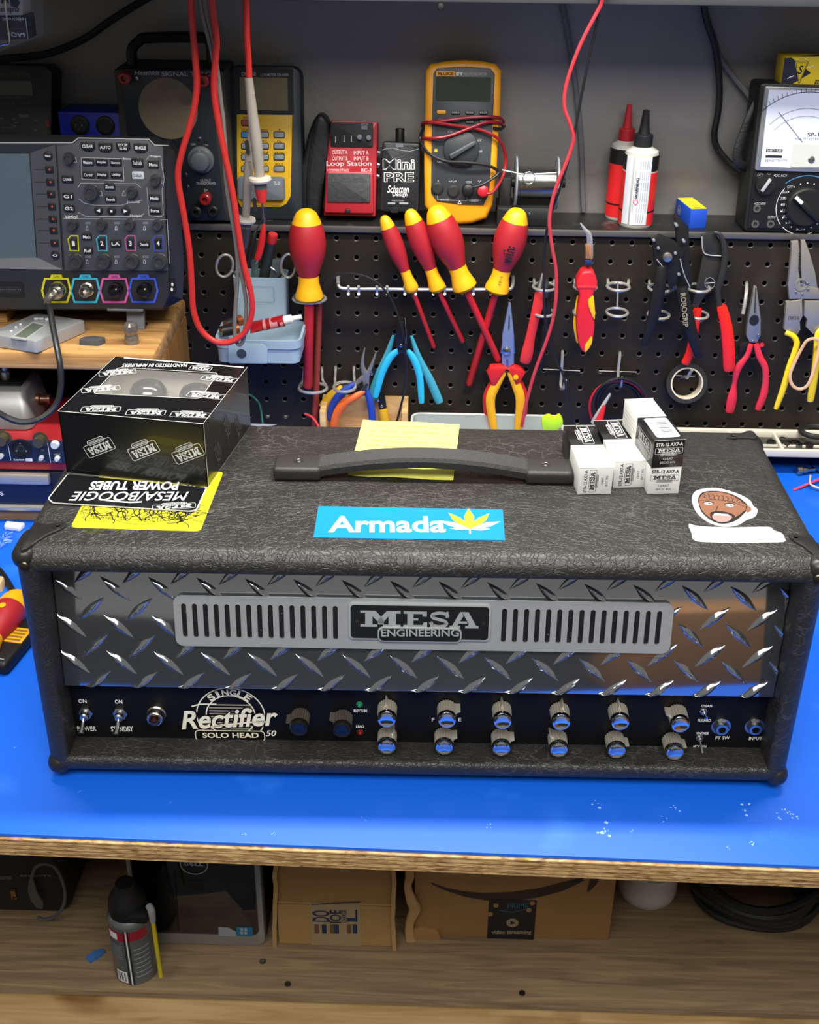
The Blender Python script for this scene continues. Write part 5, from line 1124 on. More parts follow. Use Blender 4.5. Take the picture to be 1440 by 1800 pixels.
# wire stripper
T = thing('wire_stripper', 'grey steel wire stripper with yellow handles at the right edge', 'wire stripper', onY(1400, 725, -.03))
ss = M('stripper_steel', '9a958a', .35, .5); mb = MB()
mb.prism(pts(PF, .026, [(1392, 426), (1404, 424), (1406, 440), (1404, 472), (1408, 500), (1440, 508), (1441, 526), (1388, 526), (1386, 500), (1391, 450)]), .019, .026, ss, PF, .0008)
mb.prism(pts(PF, .025, [(1409, 424), (1416, 423), (1424, 445), (1434, 480), (1440, 524), (1412, 512), (1408, 470)]), .018, .0245, ss, PF, .0008)
mb.prism(pts(PF, .028, [(1383, 532), (1411, 527), (1412, 556), (1407, 566), (1408, 580), (1402, 590), (1379, 580)]), .020, .027, ss, PF, .0008); mb.prism(pts(PF, .028, [(1415, 530), (1448, 530), (1450, 580), (1430, 588), (1418, 576), (1420, 562), (1414, 556)]), .020, .027, ss, PF, .0008)
x, y = pt(PF, 1410, 501, .028); mb.ringf((x, y, .026), .0085, .006, 0, .0008, ss, PF, 24)
for q in ((1400, 514), (1411, 517), (1421, 509), (1420, 499), (1410, 500)): rivet(mb, *q, 2, .025, .0275)
for k in range(7): rivet(mb, 1406, 445+5*k, 1.3, .025, .0268, BLKM)
mb.tpx(PF, 'STRIP 22-10', 1386, 562, 1405, 556, .0274, BLKM); mb.build('blades', T)
sy_ = M('stripper_yellow', 'ecc81a', .35)
mb = limb([(1382, 585, .028), (1394, 590, .030), (1401, 602, .031), (1396, 622, .031), (1388, 645, .031), (1378, 680, .031), (1365, 716, .030)], [4.5, 5, 5.5, 5.5, 6, 6, 4.5], sy_, sq=.8); mb.build('handle', T)
mb = limb([(1446, 578, .028), (1438, 588, .030), (1436, 620, .031), (1432, 660, .031), (1425, 702, .030)], [4.5, 6, 6.5, 7, 6.5], sy_, sq=.8); mb.build('handle', T)
mb = MB(); mb.tube(W([(1436, 596, .040), (1420, 598, .041), (1410, 612, .040), (1398, 636, .040), (1389, 660, .040), (1394, 678, .040), (1408, 684, .040), (1422, 674, .041), (1434, 640, .041), (1441, 606, .040)]), .0022, M('rubber_band', 'd9ac82', .6), n=8, closed=True, sq=.5); one(mb, 'rubber_band', 'tan rubber band looped round the yellow stripper handles', 'rubber band')

# tape roll on a peg
T = thing('tape_roll', 'roll of black tape with a pale core hanging on a wire peg', 'tape', onY(1206, 715, -.01))
c = pt(PF, 1207, 679, .018); Ft_ = PF @ Matrix.Translation((c[0], c[1], .001)) @ Matrix.Rotation(math.radians(-14), 4, 'X')
mb = MB(); mb.ringf((0, 0, 0), .0275, .0215, 0, .018, M('tape_black', '23221f', .45), Ft_, 48); mb.build('tape', T)
mb = MB(); mb.ringf((0, 0, -.0004), .0216, .0198, 0, .0192, M('core_cream', 'cfc3ab', .7), Ft_, 40); mb.build('core', T)
def peg(P_, label, r=.0021, name='wire_peg', extra=None):
    T = thing(name, label, 'hook', W([P_[-1]])[0], 'wire pegs on the pegboard'); mb = MB(); mb.tube(W(P_), r, wirem, n=8); mb.build('peg', T)
    if extra:
        mb = MB(); mb.tube(W(extra), .0010, DKSTEEL, n=6, k=1); mb.build('cross_wire', T)
    return T
peg([(1196, 664, -.004), (1204, 662, .010), (1208, 664, .024), (1217, 650, .034)], 'wire peg through the black tape roll', extra=[(1188, 660, .003), (1222, 662, .003)])
peg([(1312, 497, -.004), (1313, 502, .010), (1311, 525, .024), (1306, 552, .030)], 'silver wire peg left of the needle nose tip', .0024)
peg([(989, 617, -.004), (989, 622, .010), (987, 660, .014), (986, 678, .020), (991, 683, .028), (994, 668, .034)], 'empty wire peg left of the coiled test leads', extra=[(955, 649, .003), (1020, 652, .003)])
peg([(1090, 619, -.004), (1090, 624, .010), (1087, 652, .014), (1087, 672, .020), (1091, 680, .030), (1094, 664, .038)], 'wire peg carrying the coiled red and black test leads', extra=[(1053, 652, .003), (1120, 654, .003)])
# coiled leads
T = thing('coiled_test_leads', 'coil of red and black test leads with clips hanging behind the white tube cartons', 'test leads', onY(1087, 745, -.03))
for m, off, nm, lb in ((M('coil_red', 'b3202d', .4), 0, 'lead_wire', 'red lead wire'), (M('coil_black', '1a1a1a', .4), 2, 'lead_wire', 'black lead wire')):
    mb = MB()
    for k in range(4):
        cx_, cy_, a_, b_ = 1087+off*1.5+rs.uniform(-4, 4), 709+rs.uniform(-3, 3)+k*1.5, 38+4.5*k-off*2, 38+3.2*k-off
        mb.tube(W([(cx_+a_*math.cos(t), cy_+b_*math.sin(t), .018+.006*k+off*.002+.003*math.sin(2*t)) for t in (2*PI*i/18 for i in range(18))]), .0021, m, n=8, closed=True, k=3)
    tag(mb.build(nm, T), lb)
mb = limb([(1072, 694, .040), (1056, 720, .042), (1043, 742, .042)], [2.5, 4, 4.5], LGREY, sq=1); mb.build('probe', T)
mb = limb([(1062, 714, .048), (1056, 732, .050), (1050, 748, .050)], [3, 6, 8], M('clip_red', 'c81f22', .4), sq=.6); mb.build('clip', T)

# two nested cutters
for lab, m, d, Lh, Rh, w_ in (('darker teal flush cutters hanging behind the bright cyan pair', M('grip_teal', '3f9db4', .45), .018, [(691, 592), (680, 625), (664, 665), (651, 704)], [(724, 593), (737, 630), (757, 670), (772, 705)], [3, 6, 8, 8]),
                              ('bright cyan flush cutters hanging in front of the darker pair', M('grip_cyan', '2fb6d8', .42), .034, [(700, 616), (686, 628), (672, 655), (661, 695)], [(717, 617), (728, 632), (738, 662), (741, 705)], [5, 7, 6.5, 5.5])):
    T = thing('flush_cutters', lab, 'cutters', onY(705, 712, -d))
    mb = MB(); dk = M('cutter_steel', '3a3a3b', .35, .8)
    y_ = 0 if d < .02 else 12
    mb.prism(pts(PF, d+.004, [(695, 585+y_), (700, 560+y_), (706, 556+y_), (712, 560+y_), (718, 585+y_), (714, 615+y_*.5), (700, 615+y_*.5)]), d-.004, d+.004, dk, PF, .001); rivet(mb, 705, 608, 3.2, d, d+.0065); mb.build('head', T)
    for hp in (Lh, Rh): mb = limb([(x, y, d) for x, y in hp], w_, m, sq=.7); mb.build('handle', T)
    mb = limb([(712, 560, d+.005), (714, 590, d+.010), (712, 620, d+.006)], 1.1, STEEL, sq=1); mb.build('spring', T)
# long nose with blue handles, stripper with yellow, orange handled pliers
T = thing('long_nose_pliers', 'blue handled long nose pliers with open jaws beside the cyan cutters', 'pliers', onY(615, 745, -.03)); bg_ = M('grip_navy', '1f3f9e', .45)
mb = limb([(641, 613, .030), (637, 640, .031), (643, 660, .031)], [1.2, 3.5, 6], M('satin_steel'), sq=.7); limb([(661, 620, .030), (652, 645, .031), (641, 668, .031)], [1.2, 3.5, 6], M('satin_steel'), mb=mb); limb([(643, 655, .031), (644, 684, .031)], [7, 5], M('satin_steel'), mb=mb); limb([(643, 660, .031), (626, 674, .031)], [6, 4], M('satin_steel'), mb=mb); mb.build('jaws', T)
mb = limb([(622, 676, .034), (600, 692, .036), (586, 712, .036), (580, 736, .036)], [6, 8, 8, 7], bg_, sq=.8); mb.build('handle', T); mb = limb([(644, 686, .034), (652, 712, .036), (656, 748, .036)], [5, 7, 7], bg_, sq=.8); mb.build('handle', T)
T = thing('wire_cutters', 'black bodied cutters with yellow handle ends behind the blue pliers', 'cutters', onY(625, 745, -.015))
mb = limb([(655, 650, .016), (668, 690, .018), (674, 722, .018)], [7, 8, 7], BLK, sq=.5); limb([(600, 682, .020), (640, 670, .016)], [6, 5], BLK, mb=mb)
for q in ((653, 658), (664, 704), (671, 715)): rivet(mb, *q, 3, .016, .025)
mb.build('body', T); mb = limb([(601, 682, .024), (582, 696, .025), (568, 714, .025)], [7, 9, 8], M('grip_mustard', 'dba91c', .45), sq=.8); mb.build('handle', T); mb = limb([(674, 722, .022), (678, 750, .022)], [8, 8], M('grip_mustard'), sq=.8); mb.build('handle', T)
T = thing('orange_pliers', 'pliers with an orange handle curving below the blue handled pair', 'pliers', onY(600, 748, -.045))
mb = limb([(640, 688, .040), (625, 697, .044), (606, 708, .046), (592, 728, .047), (587, 750, .047)], [4, 7, 8.5, 8, 7], M('grip_orange', 'e0641c', .45), sq=.8); mb.build('handle', T); mb = limb([(645, 676, .040), (634, 692, .041)], [3, 4], DKSTEEL); mb.build('jaw', T)

# grey-blue tray and cup on the board, with what they hold
gb = M('bin_blue_grey', '94aab8', .5)
zt_ = onY(452, 598, -.108).z; zb_t = onY(452, 638, -.108).z; xl_, xr_ = onY(376, 598, -.108).x, onY(529, 598, -.108).x
T = thing('pegboard_bin', 'grey-blue plastic tray and cup hung on the left pegboard', 'bin', ((xl_+xr_)/2, -.03, zb_t))
def rr3(x0, y0, x1, y1, r, z): return [(x, y, z) for x, y in rrect(x0, y0, x1, y1, r, 5)]
mb = MB(); t_ = .003; y0_, y1_ = -.110, -.034; s_ = .006
mb.loft([rr3(xl_+.003, y0_+.0022, xr_-.003, y1_-.003, .010, zb_t), rr3(xl_+.002, y0_+.002, xr_-.002, y1_-.002, .013, zt_-.012), rr3(xl_, y0_, xr_, y1_, .014, zt_-.011), rr3(xl_, y0_, xr_, y1_, .014, zt_), rr3(xl_+t_, y0_+t_, xr_-t_, y1_-t_, .011, zt_), rr3(xl_+t_+s_, y0_+t_+s_, xr_-t_-s_, y1_-t_-s_, .008, zb_t+.006)], gb)
Ft2 = frame((0, y0_+.0022, 0), (1, 0, 0), (0, 0, 1)); h_ = pt(Ft2, 425, 621, .002); mb.cyl((h_[0], h_[1], -.004), .0072, .0076, gb, Ft2, 26); mb.cyl((h_[0], h_[1], .0030), .0062, .0008, M('bin_hole', '33404a', .6), Ft2, 26)
mb.prism(rpoly([pt(Ft2, 402, 637), pt(Ft2, 471, 638), pt(Ft2, 471, 612), pt(Ft2, 462, 603), pt(Ft2, 402, 602)], .002), -.0005, .0034, gb, Ft2, .0006); mb.build('tray', T)
cx0, cx1, ct = onY(409, 487, -.036).x, onY(503, 487, -.036).x, onY(456, 487, -.036).z
mb = MB(); mb.loft([rr3(cx0+.002, -.038, cx1-.002, -.003, .005, zt_-.012), rr3(cx0, -.040, cx1, -.002, .006, ct), rr3(cx0+.002, -.038, cx1-.002, -.004, .005, ct), rr3(cx0+.003, -.036, cx1-.003, -.006, .004, zt_)], gb)
Fc2 = frame((0, -.0395, 0), (1, 0, 0), (0, 0, 1)); e_ = rq(Fc2, 430, 503, 482, 530, 0, .002); mb.line(Fc2, e_, .0006, .0012, M('bin_edge', '7c919e', .5), True); mb.build('cup', T)
zf = zb_t+.008
T = thing('glue_tube', 'dark red squeeze tube with a white nozzle lying in the grey-blue tray', 'tube', (0, -.07, zf)); a_, b_ = onY(440, 576, -.080), onY(501, 563, -.080)
T.location = a_; PM[T.name] = Matrix.Translation(a_); mb = MB(); dvec = (b_-a_); n_ = dvec.normalized()
Fg = frame(a_, Vector((0, -.5, .85)).cross(n_), n_.cross(Vector((0, -.5, .85)).cross(n_))) ; Lg = dvec.length
def og(a, b, z): return [(a*math.cos(2*PI*i/18), b*math.sin(2*PI*i/18), z) for i in range(18)]
mb.loft([og(.0095, .0008, 0), og(.0088, .0035, Lg*.25), og(.0076, .0068, Lg*.7), og(.0074, .0074, Lg*.97), og(.004, .004, Lg)], M('tube_red', '96141c', .3), Fg)
for z_, w2 in ((.018, .004), (.027, .010), (.040, .004)): mb.loft([og(.0086, .0062, z_), og(.0083, .0066, z_+w2)], M('tube_print', 'c77f83', .4), Fg, False, False)
mb.build('tube', T); mb = MB(); mb.lathe([(.0058, Lg-.001), (.0056, Lg+.009), (.0035, Lg+.010), (.0030, Lg+.022), (0, Lg+.022)], M('cap_white', 'e4e2dc', .4), Fg, 18); mb.build('nozzle', T)
for q, e, lb in (((389, 583), (418, 577), 'black battery lying nearest the front in the grey-blue tray'), ((397, 570), (424, 566), 'black battery behind another in the grey-blue tray')):
    a_, b_ = onY(*q, -.092 if q[1] > 575 else -.078), onY(*e, -.080 if q[1] > 575 else -.062); a_.z = max(a_.z, zf+.0072); b_.z = a_.z; dv = b_-a_
    T = thing('battery', lb, 'battery', a_); Fb_ = frame(a_, Vector((0, 0, 1)).cross(dv), Vector((0, 0, 1))); mb = MB(); mb.lathe([(.0068, 0), (.0070, .001), (.0070, dv.length-.008)], BLK, Fb_, 22); mb.lathe([(.0070, dv.length-.008), (.0070, dv.length), (0, dv.length)], M('copper_top', 'a35a30', .35, .7), Fb_, 22)
    mb.cyl((0, 0, -.0004), .0055, .0006, M('battery_end', 'b79d86', .3, .9), Fb_, 18); mb.build('cell', T)
# things standing in the cup
T = thing('scissors', 'scissors standing in the grey-blue cup with two steel finger rings spread', 'scissors', onY(455, 500, -.02)); 
for cx_, cy_, a_, b_, ro, hp in ((395, 467, 14.5, 19.5, .2, [(408, 476), (425, 492), (445, 515)]), (507, 467, 12.5, 20.5, .05, [(497, 480), (482, 496), (462, 515)])):
    mb = MB(); mb.tube(W([(cx_+a_*math.cos(t)*math.cos(ro)-b_*math.sin(t)*math.sin(ro), cy_+a_*math.cos(t)*math.sin(ro)+b_*math.sin(t)*math.cos(ro), .030) for t in (2*PI*i/22 for i in range(22))]), .0018, wirem, n=8, closed=True, k=2); limb([(x, y, .028) for x, y in hp], [2, 2.6, 3], DKSTEEL, mb=mb, sq=.6); mb.build('finger_loop', T)
T = thing('marker', 'dark green marker with a red end cap standing in the grey-blue cup', 'marker', onY(466, 500, -.022)); mb = limb([(477, 425, .030), (470, 455, .026), (461, 505, .020)], [9, 9.5, 9], M('marker_green', '252c2b', .45), sq=1, n=16); mb.build('barrel', T); mb = limb([(480, 412, .032), (477, 426, .030)], [8.5, 9.5], M('marker_red', 'b5262a', .35), sq=1, n=16); mb.build('cap', T)
T = thing('test_clip', 'red alligator clip hanging on a lead below the yellow meter', 'clip', onY(452, 457, -.045)); rc = M('clip_red', 'c81f22', .4)
mb = limb([(464, 395, .044), (462, 412, .045), (457, 440, .045), (452, 455, .045)], [3, 5.5, 6, 5], rc, sq=.8); mb.build('boot', T); mb = limb([(466, 385, .024), (464, 396, .044)], 1.3, M('lead_grey_dark', '3a3a3a', .4), sq=1); mb.build('lead', T); mb = limb([(452, 456, .045), (450, 462, .045)], [2.5, 1.5], STEEL); mb.build('tip', T)
T = thing('test_clip', 'black alligator clip hanging beside the red one below the yellow meter', 'clip', onY(436, 470, -.04))
mb = limb([(450, 405, .040), (446, 420, .042), (440, 445, .042), (436, 466, .040)], [2.5, 5, 5.5, 4.5], BLK, sq=.8); mb.build('boot', T); mb = limb([(462, 384, .022), (450, 406, .040)], 1.3, BLK, sq=1); mb.build('lead', T)
T = thing('plastic_pick', 'short translucent green plastic pick standing in the grey-blue cup', 'pick', onY(447, 500, -.03)); mb = MB(); mb.prism(pts(PF, .030, [(441, 457), (454, 459), (452, 500), (443, 500)]), .027, .030, M('green_plastic', '4a605e', .4), PF, .0006); mb.build('blade', T)
T = thing('utility_blade', 'small grey steel clip standing in the grey-blue cup beside the marker', 'clip', onY(487, 500, -.025)); mb = MB(); mb.prism(pts(PF, .028, [(478, 457), (494, 456), (490, 495), (476, 495)]), .022, .028, M('clip_grey', '5d666b', .4, .5), PF, .0008); mb.tube(W([(476, 470, .029), (482, 474, .030), (486, 478, .030)]), .001, STEEL, n=6); mb.build('body', T)
# thin black cord arching over the cutters
one(wire(W([(566, 500, .028), (572, 494, .030), (590, 484, .034), (615, 481, .038), (645, 487, .040), (672, 505, .042), (692, 535, .044), (707, 580, .048), (714, 630, .050), (712, 680, .048), (702, 725, .046), (694, 752, .046)]), .0016, M('cord_black', '1c1c1c', .35)), 'thin_cord', 'thin black cord arching from the largest screwdriver over the cyan cutters', 'cord')
# cords hanging in front
one(wire([Vector((.062, -.05, .3145))]+W([(1068, -20, .090), (1056, 10, .088), (1022, 75, .085), (998, 140, .082), (992, 185, .080), (1003, 220, .078), (1008, 245, .076), (998, 280, .074), (976, 335, .072), (966, 385, .070), (970, 430, .068), (978, 480, .066), (976, 540, .064), (964, 590, .062), (940, 655, .060), (925, 710, .058), (917, 750, .056)]), .0023, M('cord_rose', 'bf3a42', .4)), 'hanging_cable', 'long red wire hanging down the wall right of the solder reel to the plastic tray', 'cable')
one(wire([Vector((.055, -.04, .3145))]+W([(1063, -20, .086), (1050, 40, .082), (1034, 110, .078), (1020, 180, .075), (1005, 260, .072), (985, 330, .070), (966, 385, .065), (958, 430, .062), (956, 500, .060), (960, 570, .056), (975, 625, .050), (992, 665, .048), (998, 705, .046), (1006, 752, .044)]), .0016, M('cord_black')), 'hanging_cable', 'thin black wire hanging beside the long red wire', 'cable')
# ------------------------------------------------------------------ left stack: riser, oscilloscope, pedal, interface, rack unit
RZ = onY(100, 620, -.22).z
oak = wood('oak_riser', '92683a', 'c69a60', (3, 34, 40), .42)
oakv = wood('oak_side', '6e4a22', 'a5743a', (34, 34, 4), .5)
xe = onZ(268, 628, RZ).x
T = thing('wooden_riser', 'oak shelf riser on the bench carrying the oscilloscope', 'riser', (xe-.2, -.12, BZ))
mb = MB(); mb.box((xe-.33, -.122, RZ-.011), (.66, .196, .022), oak, .004); mb.build('top_board', T)
for x in (xe-.011, xe-.645): mb = MB(); mb.box((x, -.12, (RZ-.022+BZ)/2), (.022, .19, RZ-.022-BZ), oakv, .003); mb.build('side_panel', T)
mb = MB(); q = onZ(8, 566, RZ); one(mb.box((q.x-.05, q.y+.012, RZ+.006), (.11, .03, .012), oak, .002), 'wood_offcut', 'pale wood offcut behind the silver pocket scale at the left edge', 'offcut')

# oscilloscope
F = LEAN(-.150, 3, -.0455)
scp = M('scope_dark', '2a2b2d', .45); scg = M('scope_panel', '4a4b4e', .5); ol = M('scope_line', 'b8bbbd', .45)
T = thing('oscilloscope', 'grey digital oscilloscope with many knobs and four coloured inputs on the oak riser', 'oscilloscope', pw(F, 150, 545))
mb = MB()
outl = [(-150, 545), (286, 544), (320, 526), (324, 470), (318, 395), (305, 262), (296, 250), (272, 238), (-150, 232)]
OUTN = [(-150, 544), (286, 543), (297, 518), (296, 480), (292, 400), (287, 256), (271, 255), (262, 245), (138, 242), (127, 251), (-150, 250)]
outl = [(-150, 546), (287, 545), (321, 526), (324, 470), (319, 395), (306, 264), (297, 251), (274, 240), (140, 237), (127, 237), (-150, 235)]
bk2 = [(-150, 540), (270, 538), (300, 520), (306, 470), (303, 395), (292, 274), (284, 262), (262, 252), (140, 250), (127, 250), (-150, 249)]
mb.loft([[(*p, -.100) for p in pts(F, -.100, bk2)], [(*p, -.040) for p in pts(F, -.040, outl)], [(*p, -.022) for p in pts(F, -.022, outl)], [(*p, -.006) for p in pts(F, -.006, OUTN)]], scp, F)
mb.prism(pts(F, .0, [(-150, 544), (286, 543), (297, 518), (296, 480), (292, 400), (287, 256), (271, 255), (262, 245), (138, 242), (127, 251), (-150, 250)]), -.010, .0, scp, F, .0015); mb.build('case', T)
mb = MB(); mb.prism(pts(F, .0014, [(100, 256), (128, 254), (139, 245), (260, 247), (270, 257), (286, 258), (291, 400), (295, 476), (114, 476)]), -.001, .0014, scg, F, .0005)
mb.lpx(F, [(-100, 251), (127, 251), (138, 242.5), (262, 245), (272, 255), (296, 256)], .0011, .0009, ol)
for l in ([(143, 277), (216, 279), (218, 318), (144, 315), (143, 277)], [(111, 384), (294, 386), (298, 463)], [(258, 280), (263, 274), (283, 275), (285, 295), (289, 315), (285, 335), (287, 378), (283, 381), (262, 379), (258, 330)], [(137, 330), (142, 322), (240, 323), (248, 330)], [(138, 349), (148, 357), (168, 361), (213, 361), (225, 357), (250, 352)], [(137, 373), (150, 380), (245, 381), (254, 375)]): mb.lpx(F, l, .0006, .0018, ol)
for t, q in (('Menu', (217, 281, 230, 277)), ('Trigger', (264, 277, 282, 273)), ('Horizontal', (224, 357, 245, 353)), ('Navigate', (229, 382, 250, 377)), ('Vertical', (114, 384, 136, 378))): mb.tpx(F, t, *q, .0019, WHT, .01)
for x in (150, 201, 251):
    for y_, t in ((394, 'OFFSET'), (453, 'SCALE')): mb.tpx(F, t, x, y_, x+10, y_-3.5, .0018, ol); mb.lpx(F, [(x+1, y_+10), (x+2, y_+4), (x+4, y_+4), (x+5, y_+10)], .0006, .0018, ol, True)
for q in ((177, 340), (218, 340), (132, 281), (282, 319)): mb.lpx(F, [(q[0]-3, q[1]+4), (q[0]-1, q[1]-4), (q[0]+1, q[1]-4), (q[0]+3, q[1]+4)], .0006, .0018, ol, True)
mb.build('control_panel', T)
mb = MB(); mb.prism(pts(F, -.004, [(-150, 268), (53, 269), (66, 453), (-150, 456)]), -.008, .0008, M('lcd_bluegrey', '55656f', .16, spec=.6, var=.04), F); mb.build('screen', T)
mb = MB()
for a, b, c_, e, m in (((-150, 252), (97, 254), (53, 269), (-150, 268), scp), ((97, 254), (110, 474), (66, 453), (53, 269), scg), ((110, 474), (-150, 470), (-150, 456), (66, 453), M('bezel_grey', '77787a', .5))):
    P4 = [pt(F, *a, .0016), pt(F, *b, .0016), pt(F, *c_, .0009), pt(F, *e, .0009)]
    mb.add([(*P4[0], .0016), (*P4[1], .0016), (*P4[2], .0009), (*P4[3], .0009)], [(0, 1, 2, 3)], m, F)
for y in (298, 320, 341, 363, 385, 405, 427): mb.lpx(F, [(60+(y-298)*.07, y), (84+(y-298)*.07, y)], .0004, .0018, BLKM)
mb.build('screen_bezel', T)
bk_ = M('scope_button', '17181a', .45); px_ = .00071
for i, y in enumerate((298, 320, 341, 363, 385, 405, 427)):
    x = 87+(y-298)*.07; o = key(F, T, x, y, 13*px_, 11.5*px_, .0012, bk_, None, .0012); 
    mb = MB(); q = pt(F, x, y, .003); mb.flat(ell(q[0], q[1], .0013, n=10), .0030, M('key_led_red', 'b8533f', .5), F); mb.build('button_mark', o)
for q, t in (((84, 274), 'Menu'), ((97, 449), 'O')):
    mb = MB(); x, y = pt(F, *q, .003); mb.cyl((x, y, .001), .0052, .0022, bk_, F, 20, b=.0006); mb.text(F, t, x-.003, y-.0012, x+.003, y+.0012, .0034, WHT, .02); mb.build('button', T)
for t, x, y in (('CLEAR', 154, 257), ('AUTO', 185, 259), ('STOP', 216, 258), ('SINGLE', 247, 260)):
    mb = MB(); cx_, cy_ = pt(F, x, y, .0036); mb.prism([(cx_+a*.00072, cy_-b*.00076) for a, b in ((-11, -6), (11, -6), (11, 3), (6, 7), (-6, 7), (-11, 3))], .001, .0036, bk_, F, .0007)
    if t == 'STOP': mb.text(F, 'STOP', cx_-.0055, cy_+.0004, cx_+.0055, cy_+.0034, .0038, WHT, .02); mb.text(F, 'RUN', cx_-.004, cy_-.0036, cx_+.004, cy_-.0006, .0038, WHT, .02)
    else: mb.text(F, t, cx_-.0062, cy_-.0018, cx_+.0062, cy_+.0018, .0038, WHT, .025)
    mb.build('button', T)
for t, x, y, w_, h_ in (('Measure', 155, 285, 19, 11), ('Acquire', 179, 285, 19, 11), ('Storage', 204, 286, 19, 11), ('Cursor', 156, 307, 19, 11), ('Display', 180, 307, 19, 11), ('Utility', 205, 307, 19, 11), ('Touch Lock', 242, 286, 19, 14), ('Default', 243, 308, 19, 12), ('Menu', 270, 289, 18, 12), ('Mode', 272, 348, 18, 12), ('Force', 273, 370, 18, 12), ('Quick', 119, 315, 19, 12), ('G1', 120, 345, 18, 12), ('G2', 122, 366, 18, 12), ('Zoom', 193, 328, 18, 11), ('Search', 195, 350, 18, 11), ('Math', 153, 416, 16, 12), ('Ref', 155, 440, 16, 12), ('LA', 204, 428, 18, 12), ('Decode', 254, 429, 18, 11)):
    o = key(F, T, x, y, w_*px_, h_*px_, .0014, MATS['label_white'] if t == 'Default' else bk_, None, .0014, 'button', t, GREY if t == 'Default' else WHT)
    if t == 'Default': tag(o, 'white default button')
for x, y, t in ((173, 370, '◀'), (196, 371, '■'), (221, 371, '▶')):
    mb = MB(); cx_, cy_ = pt(F, x, y, .003); mb.cyl((cx_, cy_, .001), .0050, .0026, bk_, F, 18, b=.0006); s_ = .0022
    P3 = [(cx_+s_, cy_+s_), (cx_-s_, cy_), (cx_+s_, cy_-s_)] if x == 173 else [(cx_-s_, cy_+s_), (cx_+s_, cy_), (cx_-s_, cy_-s_)] if x == 221 else [(cx_-s_*.6, cy_-s_*.6), (cx_+s_*.6, cy_-s_*.6), (cx_+s_*.6, cy_+s_*.6), (cx_-s_*.6, cy_+s_*.6)]
    mb.flat(P3, .0038, WHT, F); mb.build('button', T)
chc = (('1', 'd8d21f', (129, 428)), ('2', '3fb4cf', (179, 428)), ('3', 'd25aa2', (229, 428)), ('4', '3c56c8', (278, 428)))
for t, c_, q in chc:
    m = M('channel_'+c_, c_, .45); mb = MB(); cx_, cy_ = pt(F, *q, .003); P_ = [(-.0048, -.0086), (.0048, -.0086), (.0058, .0086), (-.0022, .0086), (-.0058, .0046)]
    mb.prism([(cx_+a*.72, cy_+b*.72) for a, b in P_], .001, .0032, bk_, F, .0005); mb.line(F, [(cx_+a*1.05, cy_+b*1.05) for a, b in P_], .0012, .0019, m, True); mb.text(F, t, cx_-.0016, cy_-.0026, cx_+.0018, cy_+.0030, .0034, WHT, .03); mb.build('channel_button', T)
def sknob(px, py, r, h):
    mb = MB(); cx_, cy_ = pt(F, px, py, h); n = 40; L = []
    for k, (rr, z, fl) in enumerate(((1.04, .001, 0), (1.04, .0035, 0), (.98, .004, 1), (.92, h*.82, 1), (.86, h, 0), (.6, h, 0))): L.append([(cx_+r*rr*(1-(.07 if fl and i % 3 == 0 else 0))*math.cos(2*PI*i/n), cy_+r*rr*(1-(.07 if fl and i % 3 == 0 else 0))*math.sin(2*PI*i/n), z) for i in range(n)])
    L.append([(cx_+r*.5*math.cos(2*PI*i/n), cy_+r*.5*math.sin(2*PI*i/n), h-.0014) for i in range(n)]); mb.loft(L, M('scope_knob', '38393b', .38), F); mb.build('knob', T)
for q in ((118, 280), (271, 319), (230, 340), (125, 397), (176, 397), (226, 397), (275, 397)): sknob(*q, .0062, .011)
for q in ((158, 340), (131, 462), (180, 462), (230, 462), (279, 462)): sknob(*q, .0088, .012)
for k, (t, c_, _) in enumerate(chc):
    x0 = 99+51*k; m = M('channel_'+c_, c_); mb = MB(); hx_ = [(x0-25, 511), (x0-20, 490), (x0+20, 490), (x0+25, 511), (x0+19, 531), (x0-19, 531)]
    mb.lpx(F, hx_, .0024, .0016, m, True); mb.prism(pts(F, .0014, [(x0-11, 489), (x0-9, 483), (x0+9, 483), (x0+11, 489)]), .0, .0018, m, F); mb.tpx(F, 'CH'+t, x0-5, 488, x0+5, 484.5, .0021, BLKM); mb.build('input_frame', T)
    mb = MB(); cx_, cy_ = pt(F, x0+1, 511, .008); FF = F @ Matrix.Translation((cx_, cy_, 0))
    if k < 2:
        mb.lathe([(.0085, 0), (.0085, .003), (.0068, .004), (.0068, .015), (.0055, .015), (.0052, .006), (0, .006)], M('nickel_bnc', 'b9b3a5', .25, 1), FF, 26); mb.cyl((0, 0, .006), .002, .008, M('ptfe', 'e6e2d8', .5), FF, 12)
        if k == 1: mb.cyl((.0066, 0, .010), .0012, .002, STEEL, FF, 8)
    else: mb.lathe([(.0085, 0), (.0085, .010), (.0072, .014), (.0045, .0165), (0, .017)], M('bnc_cap', '0c0c0d', .2), FF, 26)
    mb.build('input_connector', T)
mb = MB(); pbox(mb, F, -40, 496, 42, 522, -.001, .0008, BLKM, .002); pbox(mb, F, -40, 503, 36, 516, 0, .0012, M('connector_dark', '202124', .5), .001)
for i in range(12): mb.flat(ell(*pt(F, -8+4*i, 509, .0016), .0006, n=6), .0014, GREY, F)
mb.build('logic_port', T)
mb = MB(); pbox(mb, F, 299, 490, 308, 514, -.006, -.0035, BLKM, .001); mb.flat(rq(F, 301, 497, 305, 503, -.003), -.0033, WHT, F); mb.flat(rq(F, 300, 506, 304, 512, -.003), -.0033, WHT, F); mb.build('side_port', T)
